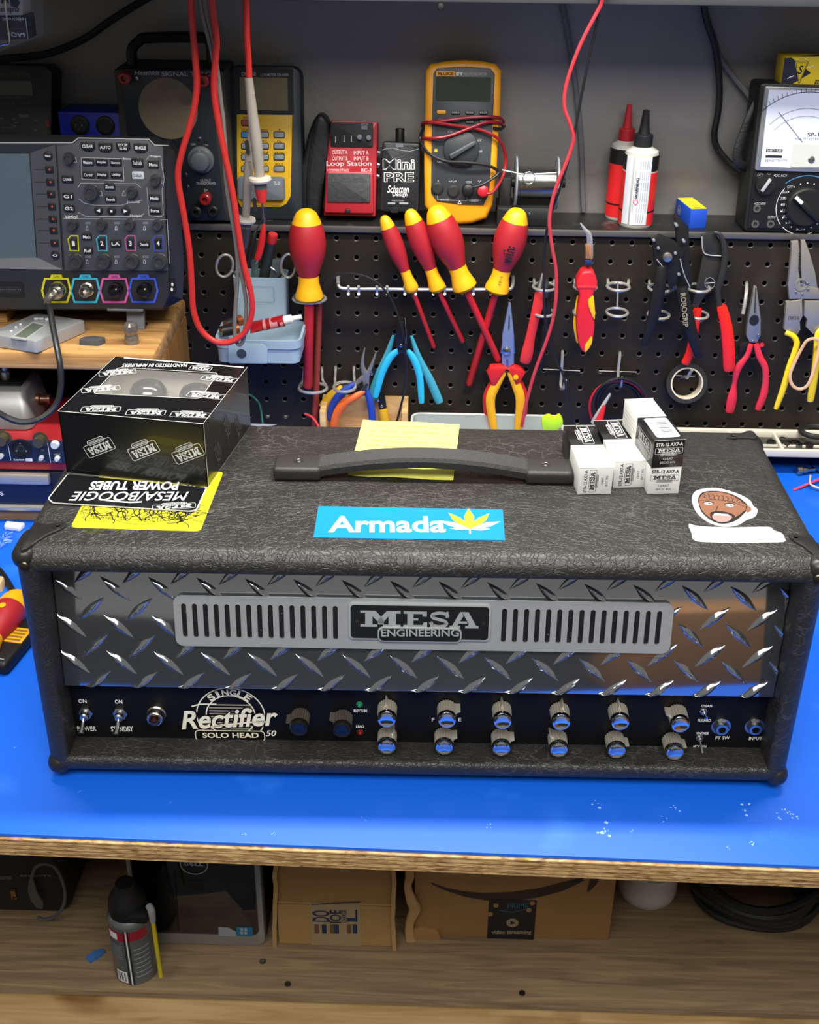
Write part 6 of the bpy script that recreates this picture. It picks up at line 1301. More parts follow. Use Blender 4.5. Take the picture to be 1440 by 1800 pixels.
for px in (222, -70):
    mb = MB(); q = onZ(px+15, 582, RZ); mb.box((q.x-.0, q.y+.012, (RZ-.0455)/2-.003), (.022, .006, -.0455-RZ-.004), GREY, .001, None, 2, Matrix.Rotation(math.radians(-18), 4, 'X')); a_ = onY(px-30, 556, q.y-.004); mb.box((q.x-.008, q.y+.003, -.0485), (.044, .016, .003), GREY, .001); mb.box((q.x, q.y+.018, RZ+.0015), (.022, .012, .003), RUB, .001); mb.build('tilt_foot', T)
mb = MB(); mb.box((-.56, -.06, (RZ-.048)/2), (.02, .02, -.048-RZ), RUB, .002); mb.build('rear_foot', T)
# probe cable on channel 1
T = thing('probe_cable', 'black cable with a nickel plug on the yellow oscilloscope input', 'cable', pw(F, 97, 515, .02))
cx_, cy_ = pt(F, 100, 511, .012); FF = F @ Matrix.Translation((cx_, cy_, 0)); mb = MB(); mb.lathe([(.0074, .006), (.0098, .0065), (.0098, .018), (.0085, .020), (.006, .022), (.006, .027), (.004, .029), (0, .029)], M('nickel_bnc'), FF, 28); mb.tube([FF @ Vector((0, 0, .026)), FF @ Vector((-.004, -.002, .033)), FF @ Vector((-.006, -.010, .036))], [.0055, .005, .0042], M('plug_grey', '807d76', .3, .8)); mb.build('plug', T)
mb = MB(); a_ = FF @ Vector((-.006, -.009, .036)); mb.tube([a_]+[onY(x, y, Y) for x, y, Y in ((88, 545, -.195), (93, 575, -.215), (101, 615, -.240), (106, 645, -.250), (107, 680, -.255), (98, 712, -.262), (72, 735, -.275), (40, 742, -.285), (10, 733, -.285), (-40, 705, -.27), (-120, 690, -.26))], .0036, M('cable_gloss', '1f2022', .35), n=10); mb.build('cord', T)

# things on the riser
p0, p1, p2 = onZ(66, 622, RZ), onZ(153, 584, RZ), onZ(-22, 608, RZ); ex_ = (p1-p0); ey_ = (p2-p0); Fs = frame(p0, ex_, Vector((-ex_.y, ex_.x, 0))); LX = ex_.length; ly = (Fs.inverted() @ p2)
T = thing('pocket_scale', 'silver pocket scale with a small green display on the riser under the oscilloscope', 'scale', p0)
sv = M('scale_silver', 'a9abad', .35, .4); mb = MB(); hS = .016; LYs = ly.y
mb.prism(rpoly([(0, 0), (LX, 0), (LX+ly.x, LYs), (ly.x, LYs)], .005), .001, hS, sv, Fs, .002); mb.build('body', T)
Ftp = Fs @ Matrix.Translation((0, 0, hS)); 
mb = MB(); q_ = pts(Ftp, .0, [(18, 594), (57, 566), (85, 571), (46, 598)]); mb.prism(rpoly(q_, .002), -.001, .0006, LGREY, Ftp); q2_ = pts(Ftp, .0, [(26, 592), (58, 569), (77, 573), (46, 595)]); mb.prism(q2_, 0, .0009, M('lcd_green', '5d675a', .25), Ftp); mb.build('display', T)
for q in ((64, 561), (73, 561), (83, 562), (28, 576), (36, 571), (20, 583)): mb = MB(); mb.cyl((*pt(Ftp, *q), 0), .0030 if q[0] > 60 else .0016, .0016, MATS['label_white'], Ftp, 14, b=.0004); mb.build('button', T)
q = onZ(162, 604, RZ); mb = MB(); mb.prism(rpoly([(q.x-.014, q.y-.006), (q.x+.010, q.y-.008), (q.x+.016, q.y+.004), (q.x+.002, q.y+.007), (q.x-.010, q.y+.004)], .002), RZ, RZ+.0075, M('chip_grey', '47484b', .6, bump=.4), None, .001); one(mb, 'plastic_plug', 'small dark grey plastic plug lying on the riser', 'plug')
q = onZ(232, 603, RZ); mb = MB(); mb.lathe([(.0085, 0), (.0088, .006), (.0080, .009), (.0070, .011), (.0085, .013), (.0090, .018), (.0082, .023), (.005, .026), (0, .0265)], M('smoky_glass', '6d665e', .08, .3, coat=1, var=.5, vs=90), Matrix.Translation(q), 24); one(mb, 'glass_bulb', 'small smoky glass bulb on the riser below the oscilloscope foot', 'bulb')

# rack unit, audio interface, foot pedal under the riser
YF = onZ(50, 915, BZ).y; R0 = BZ+.018
mb = MB(); mb.box((-.82, YF+.10, BZ+.009), (.42, .20, .0178), wood('plank', '7d5c38', 'a8845a', (3, 30, 40), .6), .001); one(mb, 'wood_plank', 'brown plank lying on the bench under the rack unit', 'plank')
xr_ = onY(100, 860, YF).x
T = thing('rack_unit', 'dark blue rack unit with silver edges under the red audio interface', 'rack unit', (xr_-.2, YF, R0))
Fk = frame((0, YF, 0), (1, 0, 0), (0, 0, 1)); zt2 = onY(50, 830, YF).z
mb = MB(); mb.box((xr_-.2, YF+.09, (R0+zt2)/2), (.44, .178, zt2-R0), M('rack_dark', '1b2030', .4, .2), .001); mb.build('chassis', T)
xe2 = onY(92, 860, YF).x; sil = M('rack_silver', 'b6b2a9', .35, .6)
mb = MB(); mb.box((xe2-.2, YF-.004, zt2-.0065), (.40, .009, .013), sil, .0015); mb.build('trim_rail', T)
mb = MB(); mb.box((xe2-.205, YF-.004, R0+.003), (.40, .009, .006), sil, .0015); mb.build('trim_rail', T)
mb = MB(); mb.box((xe2-.2, YF-.001, (R0+.006+zt2-.013)/2), (.40, .004, zt2-.019-R0), M('rack_blue', '1a2440', .35, .2)); mb.tpx(Fk @ Matrix.Translation((0, 0, .0032)), 'S', 0, 871, 6, 864, 0, WHT, .03); mb.tpx(Fk @ Matrix.Translation((0, 0, .0032)), 'U', -14, 871, -2, 864, 0, WHT, .03); mb.build('face', T)
T = thing('audio_interface', 'red audio interface with a dark blue front lying on the rack unit', 'audio interface', (xr_-.12, YF, zt2))
FI = frame((0, YF+.002, 0), (1, 0, 0), (0, 0, 1)); xR = onY(112, 790, YF).x+.004; xL = xR-.175; zI = zt2+.0435
rm = M('interface_red', 'a3232a', .4, .3); mb = MB(); mb.box(((xL+xR)/2, YF+.065, (zt2+.001+zI)/2), (xR-xL, .126, zI-zt2-.001), rm, .003); mb.build('case', T)
mb = MB(); z0_ = onY(50, 812, YF).z; mb.box(((xL+xR)/2, YF+.001, (z0_+zI-.001)/2), (xR-xL-.002, .004, zI-.001-z0_), M('interface_face', '18233a', .4), .0008)
Fq = FI @ Matrix.Translation((0, 0, .0036)); mb.lpx(Fq, [(12, 771), (19, 809)], .0007, 0, WHT); mb.lpx(Fq, [(83, 774), (89, 813)], .0007, 0, WHT); mb.tpx(Fq, 'Scarlett', 24, 810, 43, 806, .0002, WHT, .015); pbox(mb, Fq, 45, 806, 57, 811, 0, .0003, WHT, .0003)
for t, q in (('48V', (94, 801, 106, 797)), ('MONITOR', (93, 813, 108, 810)), ('LINE INST', (66, 812, 80, 809)), ('GAIN', (72, 793, 78, 790))): mb.tpx(Fq, t, *q, .0002, LGREY)
mb.build('front_panel', T)
mb = MB(); x, y = pt(Fq, 37, 788); mb.ringf((x, y, -.001), .0125, .010, 0, .003, BLK, Fq, 30); mb.cyl((x, y, -.001), .0102, .0014, BLKM, Fq, 26); mb.cyl((x, y, 0), .0045, .0008, M('brass', '9a7a3c', .3, 1), Fq, 16); mb.cyl((x, y, 0), .0032, .0014, BLKM, Fq, 16)
for a in (90, 210, 330): mb.cyl((x+.0068*math.cos(math.radians(a)), y+.0068*math.sin(math.radians(a)), 0), .0012, .0008, GREY, Fq, 10)
mb.build('combo_socket', T)
for q, r in (((68, 777), .0068), ((3, 774), .0068)):
    mb = MB(); x, y = pt(Fq, *q, .008); mb.lathe([(.0095, 0), (.0095, .001), (r, .0012), (r*.92, .012), (0, .012)], M('knob_bronze', '5d543e', .35, .5), Fq @ Matrix.Translation((x, y, 0)), 26); mb.build('gain_knob', T)
for q, r in (((96, 783), .0052), ((100, 807), .0032), ((72, 806), .0030), ((1, 803), .003)):
    mb = MB(); x, y = pt(Fq, *q, .004); mb.lathe([(r, 0), (r, .004), (r*.8, .006), (0, .006)], MATS['label_white'], Fq @ Matrix.Translation((x, y, 0)), 20); mb.build('switch', T)
# foot pedal on the interface
pz = zI+.0005; G = FLAT(pz); T = thing('foot_pedal', 'silver wedge foot pedal on top of the red audio interface', 'pedal', onZ(20, 757, pz))
q0, q1 = onZ(-30, 752, pz), onZ(56, 757, pz); mt = M('pedal_silver', '8b8a88', .38, .5)
yb0 = q1.y; xr3 = q1.x; mb = MB(); x0_ = xr3-.13
def lp3(ix, iy0, iy1, z, r): return [(x, y, z) for x, y in rrect(x0_+ix, yb0+iy0, xr3-ix, yb0+.085-iy1, r, 4)]
mb.loft([lp3(0, 0, 0, pz+.001, .010), lp3(0, 0, 0, pz+.006, .010), lp3(.003, .004, .0, pz+.022, .009), lp3(.008, .016, .004, pz+.043, .008), lp3(.012, .020, .008, pz+.046, .007)], mt); mb.build('housing', T)
mb = MB(); zz = pz+.0465; mb.box(((x0_+xr3)/2-.0, yb0+.052, zz), (.10, .050, .002), BLK, .002); Ftx = frame((xr3-.012, yb0+.020, pz+.046), (1, 0, 0), (0, .45, .25)); mb.prism(rrect(-.036, -.0055, -.006, .0035, .003), -.004, .0012, BLK, frame((xr3-.006, yb0+.0185, pz+.0415), (1, 0, 0), (0, .5, .85))); mb.text(frame((xr3-.006, yb0+.0185, pz+.0415), (1, 0, 0), (0, .5, .85)), 'nino', -.031, -.003, -.011, .0008, .0015, WHT, .03); mb.build('tread', T)
mb = MB(); x, y = xr3-.040, yb0+.050; mb.lathe([(.0075, 0), (.007, .010), (.0045, .012), (.0045, .020), (.006, .021), (.006, .027), (0, .028)], M('nickel_bezel'), Matrix.Translation((x, y, zz)), 22); mb.build('foot_switch', T)
mb = MB(); Fx2 = frame((xr3-.004, yb0+.045, pz+.022), (0, 1, 0), (0, 0, 1)); mb.lathe([(.007, 0), (.007, .004), (.0045, .005), (.0045, .013), (.006, .014), (.006, .017), (0, .018)], M('copper_jack', '8f6a58', .3, .9), Fx2, 18); mb.build('jack_plug', T)

# ------------------------------------------------------------------ opened carton of power tubes on the amplifier
ZA = AZ+AH; blkc = M('carton_black', '0f1012', .28, coat=.2); edg = M('carton_edge', 'd9d7d0', .7); cin = M('carton_inside', 'cfc8bb', .7); prt = M('carton_print', 'cfd0d0', .5)
c0, c1 = onZ(118, 833, ZA), onZ(366, 857, ZA); ex_ = c1-c0; Wc = ex_.length; FC3 = frame(c0, ex_, Vector((-ex_.y, ex_.x, 0)))
FFr = FC3 @ frame((0, 0, 0), (1, 0, 0), (0, 0, 1)); Hc = (pt(FFr, 103, 729)[1]+pt(FFr, 356, 739)[1])/2
FTp = FC3 @ Matrix.Translation((0, 0, Hc)); Dc = (pt(FTp, 197, 631)[1]+pt(FTp, 424, 641)[1])/2
T = thing('power_tube_carton', 'open black carton with a clear window and white printing on the amplifier', 'carton', FC3.translation)
mb = MB(); t_ = .0012
mb.box((Wc/2, t_/2, Hc/2), (Wc, t_, Hc), blkc, 0, FC3); mb.box((Wc/2, Dc-t_/2, Hc/2), (Wc, t_, Hc), blkc, 0, FC3)
mb.box((t_/2, Dc/2, Hc/2), (t_, Dc, Hc), blkc, 0, FC3); mb.box((Wc-t_/2, Dc/2, Hc/2), (t_, Dc, Hc), blkc, 0, FC3); mb.box((Wc/2, Dc/2, t_/2+.0003), (Wc, Dc, t_), cin, 0, FC3)
win = [pt(FTp, *q) for q in ((163, 692), (208, 646), (384, 656), (352, 701))]
mb.holed([(0, 0), (Wc, 0), (Wc, Dc), (0, Dc)], [rpoly(win, .005)], -t_, 0, blkc, FTp); mb.line(FTp, rpoly(win, .005), .0006, .0002, edg, True)
for a, b in (((0, 0), (Wc, 0)), ((Wc, 0), (Wc, Dc)), ((0, 0), (0, Dc))): mb.line(FTp, [a, b], .0008 if a[1] == b[1] else .0003, .0003, edg)
mb.line(FTp, [(.01, Dc-.001), (Wc-.004, Dc-.001)], .0022, .0003, edg)
mb.tpx(FTp, 'HANDTESTED IN AMPLIFIERS', 214, 645, 330, 639, .0003, prt, .01, 0, 180); mesa(mb, FTp, *pt(FTp, 331, 650), *pt(FTp, 376, 644), .0003, prt, 180)
def logo(F_, px, py, w, h, rot, d=.0003, lim=True):
    x, y = pt(F_, px, py, d)
    if lim: x = min(max(x, w*.5), Wc-w*.5)
    mesa(mb, F_, x-w/2, y-h/2, x+w/2, y+h/2, d, prt, rot, None, None)
for q, r in (((178, 718), 192), ((257, 724), 190), ((335, 728), 186), ((182, 652), 205), ((154, 681), 205), ((395, 666), 178), ((373, 695), 178)): logo(FTp, *q, .034, .013, r)
FFo = FFr @ Matrix.Translation((0, 0, .0002))
for q, r in (((173, 784), 206), ((251, 789), 206), ((329, 795), 206)): logo(FFo, *q, .029, .0150, r)
FRi = FC3 @ frame((Wc, 0, 0), (0, 1, 0), (0, 0, 1)) @ Matrix.Translation((0, 0, .0003))
for y_, z_ in ((.03, .020), (.06, .032), (.09, .018)): mesa(mb, FRi, y_-.014, z_-.007, y_+.014, z_+.007, 0, M('print_dim2', '4a4a4a', .5), 115)
mb.line(FRi, [(0, 0), (0, Hc)], .0008, .0002, edg); mb.build('box', T)
inn = MB(); inn.box((Wc/2, Dc-.004, Hc/2-.002), (Wc-.006, .001, Hc-.008), cin, 0, FC3); inn.box((.004, Dc/2, Hc/2-.002), (.001, Dc-.006, Hc-.008), cin, 0, FC3); inn.box((Wc-.004, Dc/2, Hc/2-.002), (.001, Dc-.006, Hc-.008), cin, 0, FC3); inn.build('inner_sleeve', T)
mb = MB(); film = M('window_film', 'f2f2f0', .12, alpha=.10); mb.flat(rpoly(win, .004), -.0010, film, FTp); mb.build('window', T, flatn=True)
# flap folded out in front, with the name upside down
f2 = [pt(FLAT(ZA), *q, .002) for q in ((118, 834), (364, 858), (346, 897), (336, 899), (92, 884), (84, 877))]
mb = MB(); Fl = FLAT(ZA); mb.prism(rpoly(f2, .002), .0014, .0024, edg, Fl); 
cc = Vector((sum(p[0] for p in f2)/6, sum(p[1] for p in f2)/6)); mb.flat(rpoly([tuple(cc+(Vector(p)-cc)*.985) for p in f2], .002), .0026, blkc, Fl)
mb.tpx(Fl, 'POWER TUBES', 158, 861, 314, 846, .0029, WHT, .03, 0, 180); mb.tpx(Fl, 'MESA/BOOGIE', 124, 880, 330, 864, .0029, WHT, .005, .2, 180); mb.lpx(Fl, [(186, 879), (200, 881), (230, 883), (248, 882)], .0022, .0029, WHT)
for q, r in (((306, 889), 190),): logo(Fl, *q, .036, .011, r, .0028, False)
mb.build('flap', T)
for q, k in (((253, 690), 0), ((338, 697), 1)):
    x, y = pt(FTp, *q, -.012); r = .0185 if k == 0 else .0165; zt_ = Hc-.004
    T2 = thing('power_tube', 'power tube seen through the carton window, %s' % ('left and larger in view' if k == 0 else 'right and partly hidden by the edge'), 'vacuum tube', FC3 @ Vector((x, y, .002)))
    mb = MB(); FT2 = FC3 @ Matrix.Translation((x, y+.010, 0)); mb.lathe([(r*.8, .002), (r*.95, .008), (r, zt_-r*.9)], M('tube_glass', 'a8a49e', .1, .2, coat=1), FT2, 28); mb.lathe([(r, zt_-r*.9), (r*.93, zt_-r*.5), (r*.72, zt_-r*.2), (r*.4, zt_-.001), (0, zt_)], M('getter_flash', '3c3b3d', .15, .7, coat=1), FT2, 28); mb.build('envelope', T2)

# small white tube cartons
wc = M('carton_white', 'e3e2dd', .55, var=.03)
def tubebox(TL, TR, BK, h, split, zb, label, style):
    zt_ = zb+h; a, b, c_ = onZ(*TL, zt_), onZ(*TR, zt_), onZ(*BK, zt_); ex_ = b-a; w_ = ex_.length; G = frame((a.x, a.y, zb), ex_, Vector((-ex_.y, ex_.x, 0))); L_ = (G.inverted() @ c_).y
    T = thing('small_tube_carton', label, 'carton', G @ Vector((w_/2, L_/2, 0)), 'small vacuum tube cartons on the amplifier')
    s_ = split*L_; fm, bm_ = (wc, blkc) if style != 'black' else (blkc, wc); fi, bi = (M('ink_dark', '3a3a3c', .5), prt) if style != 'black' else (WHT, M('ink_dark', '3a3a3c', .5))
    mb = MB(); mb.box((w_/2, s_/2, h/2), (w_, s_, h), fm, .0004, G); FrontF = G @ frame((0, 0, 0), (1, 0, 0), (0, 0, 1)); TopF = G @ Matrix.Translation((0, 0, h)); LeftF = G @ frame((0, L_, 0), (0, -1, 0), (0, 0, 1))
    if style == 'up':       # printing turned on its side
        R_ = FrontF @ Matrix.Translation((w_/2, h/2, 0)) @ Rz(PI/2); mb.text(R_, 'STR-12 AX7-A', -h*.42, w_*.24, h*.42, w_*.34, .0003, fi, .02); mesa(mb, R_, -h*.40, -w_*.08, h*.42, w_*.18, .0003, fi); mb.text(R_, '12AX7', -h*.14, -w_*.24, h*.14, -w_*.17, .0003, fi); mb.text(R_, '(ECC 83)', -h*.2, -w_*.38, h*.2, -w_*.30, .0003, fi)
    else:
        mb.text(FrontF, 'STR-12 AX7-A', w_*.07, h*.78, w_*.93, h*.91, .0003, fi, .03); mesa(mb, FrontF, w_*.06, h*.44, w_*.94, h*.72, .0003, fi); mb.text(FrontF, '12AX7', w_*.34, h*.28, w_*.66, h*.36, .0003, fi); mb.text(FrontF, '(ECC 83)', w_*.26, h*.13, w_*.74, h*.22, .0003, fi)
    mb.line(FrontF, [(0, h), (w_, h)], .0005, .0002, edg)
    if style == 'black':
        mb.flat(rrect(w_*.14, s_*.10, w_*.9, s_*.92, .003), .0004, wc, TopF)
        for k in range(9): mb.flat([(w_*.42, s_*(.26+.055*k)), (w_*.78, s_*(.26+.055*k)), (w_*.78, s_*(.26+.055*k+(.035 if k % 3 else .018))), (w_*.42, s_*(.26+.055*k+(.035 if k % 3 else .018)))], .0006, GREY, TopF)
        mb.text(TopF @ Matrix.Translation((w_*.3, s_*.5, 0)) @ Rz(-PI/2), 'AX7-A', -s_*.2, -w_*.05, s_*.2, w_*.05, .0006, LGREY)
        mesa(mb, LeftF, L_-s_*.9, h*.15, L_-s_*.1, h*.8, .0003, LGREY)
    else:
        for k in range(10): mb.flat(ell(w_*rs.uniform(.45, .85), s_*rs.uniform(.3, .85), .0005, n=6), .0003, M('ink_pale', 'b4b3ae', .6), TopF)
    o = mb.build('sleeve', T); tag(o, 'white printed half' if style != 'black' else 'black printed half')
    mb = MB(); mb.box((w_/2, (s_+L_)/2+.0002, h/2-.0003), (w_-.0012, L_-s_, h-.0008), bm_, .0004, G); T2 = TopF @ Matrix.Translation((0, 0, -.0006))
    if style != 'black': mesa(mb, T2 @ Matrix.Translation((w_*.55, (s_+L_)/2, 0)) @ Rz(-PI/2), -(L_-s_)*.44, -w_*.24, (L_-s_)*.44, w_*.2, .0003, prt)
    else:
        for k in range(10): mb.flat(ell(w_*rs.uniform(.3, .8), s_+(L_-s_)*rs.uniform(.15, .6), .0005, n=6), .0003, M('ink_pale'), T2)
        for k in range(4): mb.line(LeftF, [(.004, h*(.3+.14*k)), (L_-s_-.004, h*(.3+.14*k))], .0005, 0, M('ink_pale'))
    mb.line(T2, [(0, L_-.0004), (w_, L_-.0004)], .0006, .0003, edg); mb.build('end_half', T); return T
hB = .0262
tubebox((1019, 823), (1079, 822), (1014, 747), hB, .52, ZA, 'small tube carton nearest the handle, white in front and black behind', 'up')
tubebox((1082, 812), (1142, 810), (1064, 738), hB, .52, ZA, 'middle small tube carton, white in front, partly under the stacked one', 'up')
tubebox((1143, 822), (1199, 821), (1122, 750), hB, .6, ZA, 'lowest small tube carton of the stack, silver-white front', 'flat')
tubebox((1151, 775), (1206, 772), (1101, 701), hB, .54, ZA+hB+.0005, 'topmost small tube carton of the stack, black front with barcode label', 'black')
# ------------------------------------------------------------------ things at the back and sides of the bench
# white faced meter leaning at the back
F = frame(onZ(455, 745, BZ+.02) , (1, 0, 0), (0, .55, .83)); F = F @ Matrix.Translation((0, 0, 0))
T = thing('clamp_meter', 'black handheld meter with a white face and dark display behind the amplifier', 'meter', pw(F, 470, 742))
mb = MB(); mb.prism(rpoly(pts(F, .012, [(430, 752), (500, 752), (527, 712), (500, 700), (478, 702)]), .004), -.014, .008, BLK, F, .003); mb.build('case', T)
mb = MB(); mb.prism(sm2(pts(F, .0092, [(432, 738), (462, 727), (490, 706), (499, 704), (521, 713), (522, 719), (503, 738), (480, 748), (440, 748)]), 3), .007, .0092, MATS['label_white'], F, .0008)
mb.tpx(F, 'AUTO', 498, 712, 508, 708, .0096, BLKM, .01, 0, -20); mb.tpx(F, 'FUNC', 503, 732, 512, 727, .0096, BLKM, .02, 0, 55); mb.lpx(F, [(438, 735), (444, 730), (446, 735)], .0006, .0096, M('mark_red', 'b8322c', .5), True); mb.build('face', T)
mb = MB(); mb.prism(pts(F, .0098, [(462, 741), (492, 719), (505, 722), (484, 743)]), .009, .0098, M('lcd_dark', '2b3328', .2), F); mb.build('display', T)
# wooden tray
YB = -.050; F = frame((0, YB, 0), (1, 0, 0), (0, 0, 1)); x0, x1, zt = onY(563, 724, YB).x, onY(717, 718, YB).x, onY(640, 719, YB).z
tw = wood('tray_wood', 'b98e57', 'dcb981', (6, 30, 30), .6)
T = thing('wooden_tray', 'pale wooden tray behind the amplifier under the blue handled pliers', 'tray', ((x0+x1)/2, YB, BZ))
mb = MB(); mb.box(((x0+x1)/2, -.006, (BZ+zt)/2), (x1-x0, .006, zt-BZ), tw, .0008); mb.build('back_board', T)
for nm, c_, d_ in (('end_board', (x0+.004, (YB-.02)/2, (BZ+zt)/2), (.008, -YB-.02+.02, zt-BZ)), ('end_board', (x1-.004, (YB-.02)/2, (BZ+zt)/2), (.008, -YB-.02+.02, zt-BZ)), ('bottom_board', ((x0+x1)/2, -.032, BZ+.004), (x1-x0-.016, .045, .0078))):
    mb = MB(); mb.box(c_, d_, tw, .0008); mb.build(nm, T)
# clear plastic tray with a lime clip
YC = -.060; x0, x1, zt = onY(724, 735, YC).x, onY(990, 735, YC).x, onY(860, 729, YC+.034).z
clr = M('clear_plastic', 'c9d2cc', .15, alpha=.45)
T = thing('plastic_tray', 'translucent plastic tray behind the amplifier below the red and yellow pliers', 'tray', ((x0+x1)/2, YC, BZ))
mb = MB(); mb.loft([rr3(x0+.006, YC-.02, x1-.006, YC+.030, .008, BZ+.0005), rr3(x0, YC-.024, x1, YC+.034, .012, zt), rr3(x0+.002, YC-.022, x1-.002, YC+.032, .010, zt), rr3(x0+.008, YC-.018, x1-.008, YC+.028, .007, BZ+.003)], clr); mb.build('tub', T)
mb = MB(); mb.tube([(x, y, zt) for x, y in rrect(x0, YC-.024, x1, YC+.034, .012, 5)], .0016, M('clear_rim', 'd6dcd6', .2, alpha=.75), closed=True, k=1); mb.build('rim', T)
q0 = onY(972, 736, YC-.028)
mb = MB(); Fq = frame((0, YC-.026, 0), (1, 0, 0), (0, 0, 1)); mb.prism(sm2(pts(Fq, .003, [(952, 746), (955, 735), (966, 731), (974, 735), (985, 731), (990, 746), (975, 760), (958, 760)]), 3), -.004, .004, M('lime_plastic', 'b5e021', .4), Fq, .002); one(mb, 'lime_clip', 'bright lime plastic clip at the right end of the translucent tray', 'clip')
# coil ends near the carton
one(wire([onY(x, y, Y) for x, y, Y in ((425, 690, -.06), (440, 694, -.06), (452, 704, -.06), (458, 716, -.07), (462, 745, -.08))], .0013, M('wire_green', '2b6b55', .4)), 'green_wire', 'thin green wire beside the power tube carton', 'wire')
one(wire([onY(x, y, Y) for x, y, Y in ((535, 727, -.08), (548, 733, -.08), (557, 744, -.085), (563, 758, -.09))], .0018, M('wire_red', 'c22a2c', .4)), 'red_wire', 'short red wire end behind the amplifier left of the wooden tray', 'wire')
# parts organiser on a black base, right rear
def yz(px, py, Y): return onY(px, py, Y)
wg = M('organiser_cream', 'c9c3b4', .5); zt = onY(1400, 761, -.028).z; yf = onZ(1400, 790, zt).y
xl0, xr0 = onY(1185, 750, -.02).x, .46
T = thing('parts_organiser', 'cream divided parts organiser with loose metal parts behind the amplifier at right', 'organiser', (.33, -.05, zt-.0105))
mb = MB(); hh = .0105
mb.box(((xl0+xr0)/2, -.020, zt-hh/2), (xr0-xl0, .008, hh), wg, .001); mb.build('back_wall', T)
mb = MB(); mb.box(((xl0+xr0)/2, yf, zt-hh/2), (xr0-xl0, .006, hh), wg, .001); mb.build('front_wall', T)
mb = MB(); mb.box(((xl0+xr0)/2, (-.020+yf)/2, zt-.0098), (xr0-xl0, -.020-yf, .0014), M('organiser_floor', '3a3732', .6)); mb.build('floor_panel', T)
for px in (1290, 1369, 1450): 
    x = onY(px, 775, -.05).x; mb = MB(); mb.box((x, (-.020+yf)/2, zt-hh/2-.001), (.004, -.024-yf, hh-.002), wg, .0006); mb.build('divider', T)
mb = MB(); mb.box(((xl0+xr0)/2, (-.020+yf)/2-.004, zt-hh/2-.003), (xr0-xl0, .003, hh-.006), wg, .0006); mb.build('divider', T)
for k, (px, py) in enumerate(((1356, 776), (1382, 779), (1396, 777), (1404, 781), (1422, 781), (1376, 771))):
    q = onZ(px, py, zt-.006); mb = MB(); mb.ringf((q.x, min(q.y, -.034), zt-.0088), .006+.001*(k % 3), .004, 0, .004, STEEL if k % 2 else DKSTEEL, None, 18); one(mb, 'metal_washer', 'loose metal ring lying in the cream parts organiser', 'metal ring', 'metal rings in the organiser')
T = thing('black_case', 'flat black case under the cream parts organiser', 'case', (.33, -.06, BZ)); yk = onZ(1400, 806, BZ).y
mb = MB(); mb.box(((xl0+xr0)/2, (yk-.01)/2, (BZ+zt-.011)/2), (xr0-xl0, -.01-yk, zt-.0112-BZ), M('case_black', '101114', .35), .002); mb.build('case_body', T)
mb = MB(); mb.tube([(onZ(1372, 799, BZ+.012).x, yk+.0002, BZ+.0095), (xr0, yk+.0002, BZ+.0095)], .0012, GREY); mb.build('seam', T)
mb = MB(); q = onZ(1436, 765, zt); mb.tube([(q.x+.021*math.cos(t), q.y+.004+.018*math.sin(t), zt+.004) for t in (2*PI*i/24 for i in range(24))], .0038, RUB, closed=True, k=2, n=10); one(mb, 'rubber_ring', 'black rubber ring lying over the right end of the organiser', 'rubber ring')
# wires and connector on the mat at the right
q = onZ(1412, 834, BZ); T = thing('coax_connector', 'dirty nickel coaxial connector lying on the blue mat', 'connector', q); mb = MB()
Fq = frame((q.x-.008, q.y, BZ+.0065), (.2, 1, 0), (0, 0, 1)); mb.lathe([(.0055, 0), (.0065, .001), (.0065, .006), (.0048, .008), (.0048, .013), (.0030, .016), (.0024, .026), (0, .026)], M('nickel_bnc'), frame((q.x-.010, q.y-.001, BZ+.0065), (-.15, 1, 0), (0, 0, 1)), 22); mb.build('plug', T)
def mat_wire(P_, r, m): return wire([onZ(x, y, BZ+r+h_) for x, y, h_ in P_], r, m)
one(mat_wire([(1425, 836, .002), (1424, 846, .004), (1426, 852, .006), (1440, 858, .004), (1470, 866, 0)], .0014, M('wire_tan', 'd3b08c', .5)), 'tan_wire', 'tan wire curling on the blue mat under the red strip', 'wire')
one(mat_wire([(1424, 812, 0), (1430, 822, .001), (1440, 830, .001), (1470, 840, 0)], .0010, BLKM), 'black_wire', 'thin black wire on the blue mat near the coaxial connector', 'wire')
mb = MB(); a_, b_ = onZ(1396, 862, BZ+.0005), onZ(1475, 828, BZ+.009); d_ = (b_-a_).normalized(); n_ = Vector((-d_.y, d_.x, 0))*.0018; mb.loft([[a_-n_, a_+n_, a_+n_+Vector((0, 0, .0012)), a_-n_+Vector((0, 0, .0012))], [b_-n_, b_+n_, b_+n_+Vector((0, 0, .0012)), b_-n_+Vector((0, 0, .0012))]], M('strip_red', 'c8405c', .4)); one(mb, 'red_strip', 'stiff pinkish red strip crossing the wires on the blue mat', 'strip')
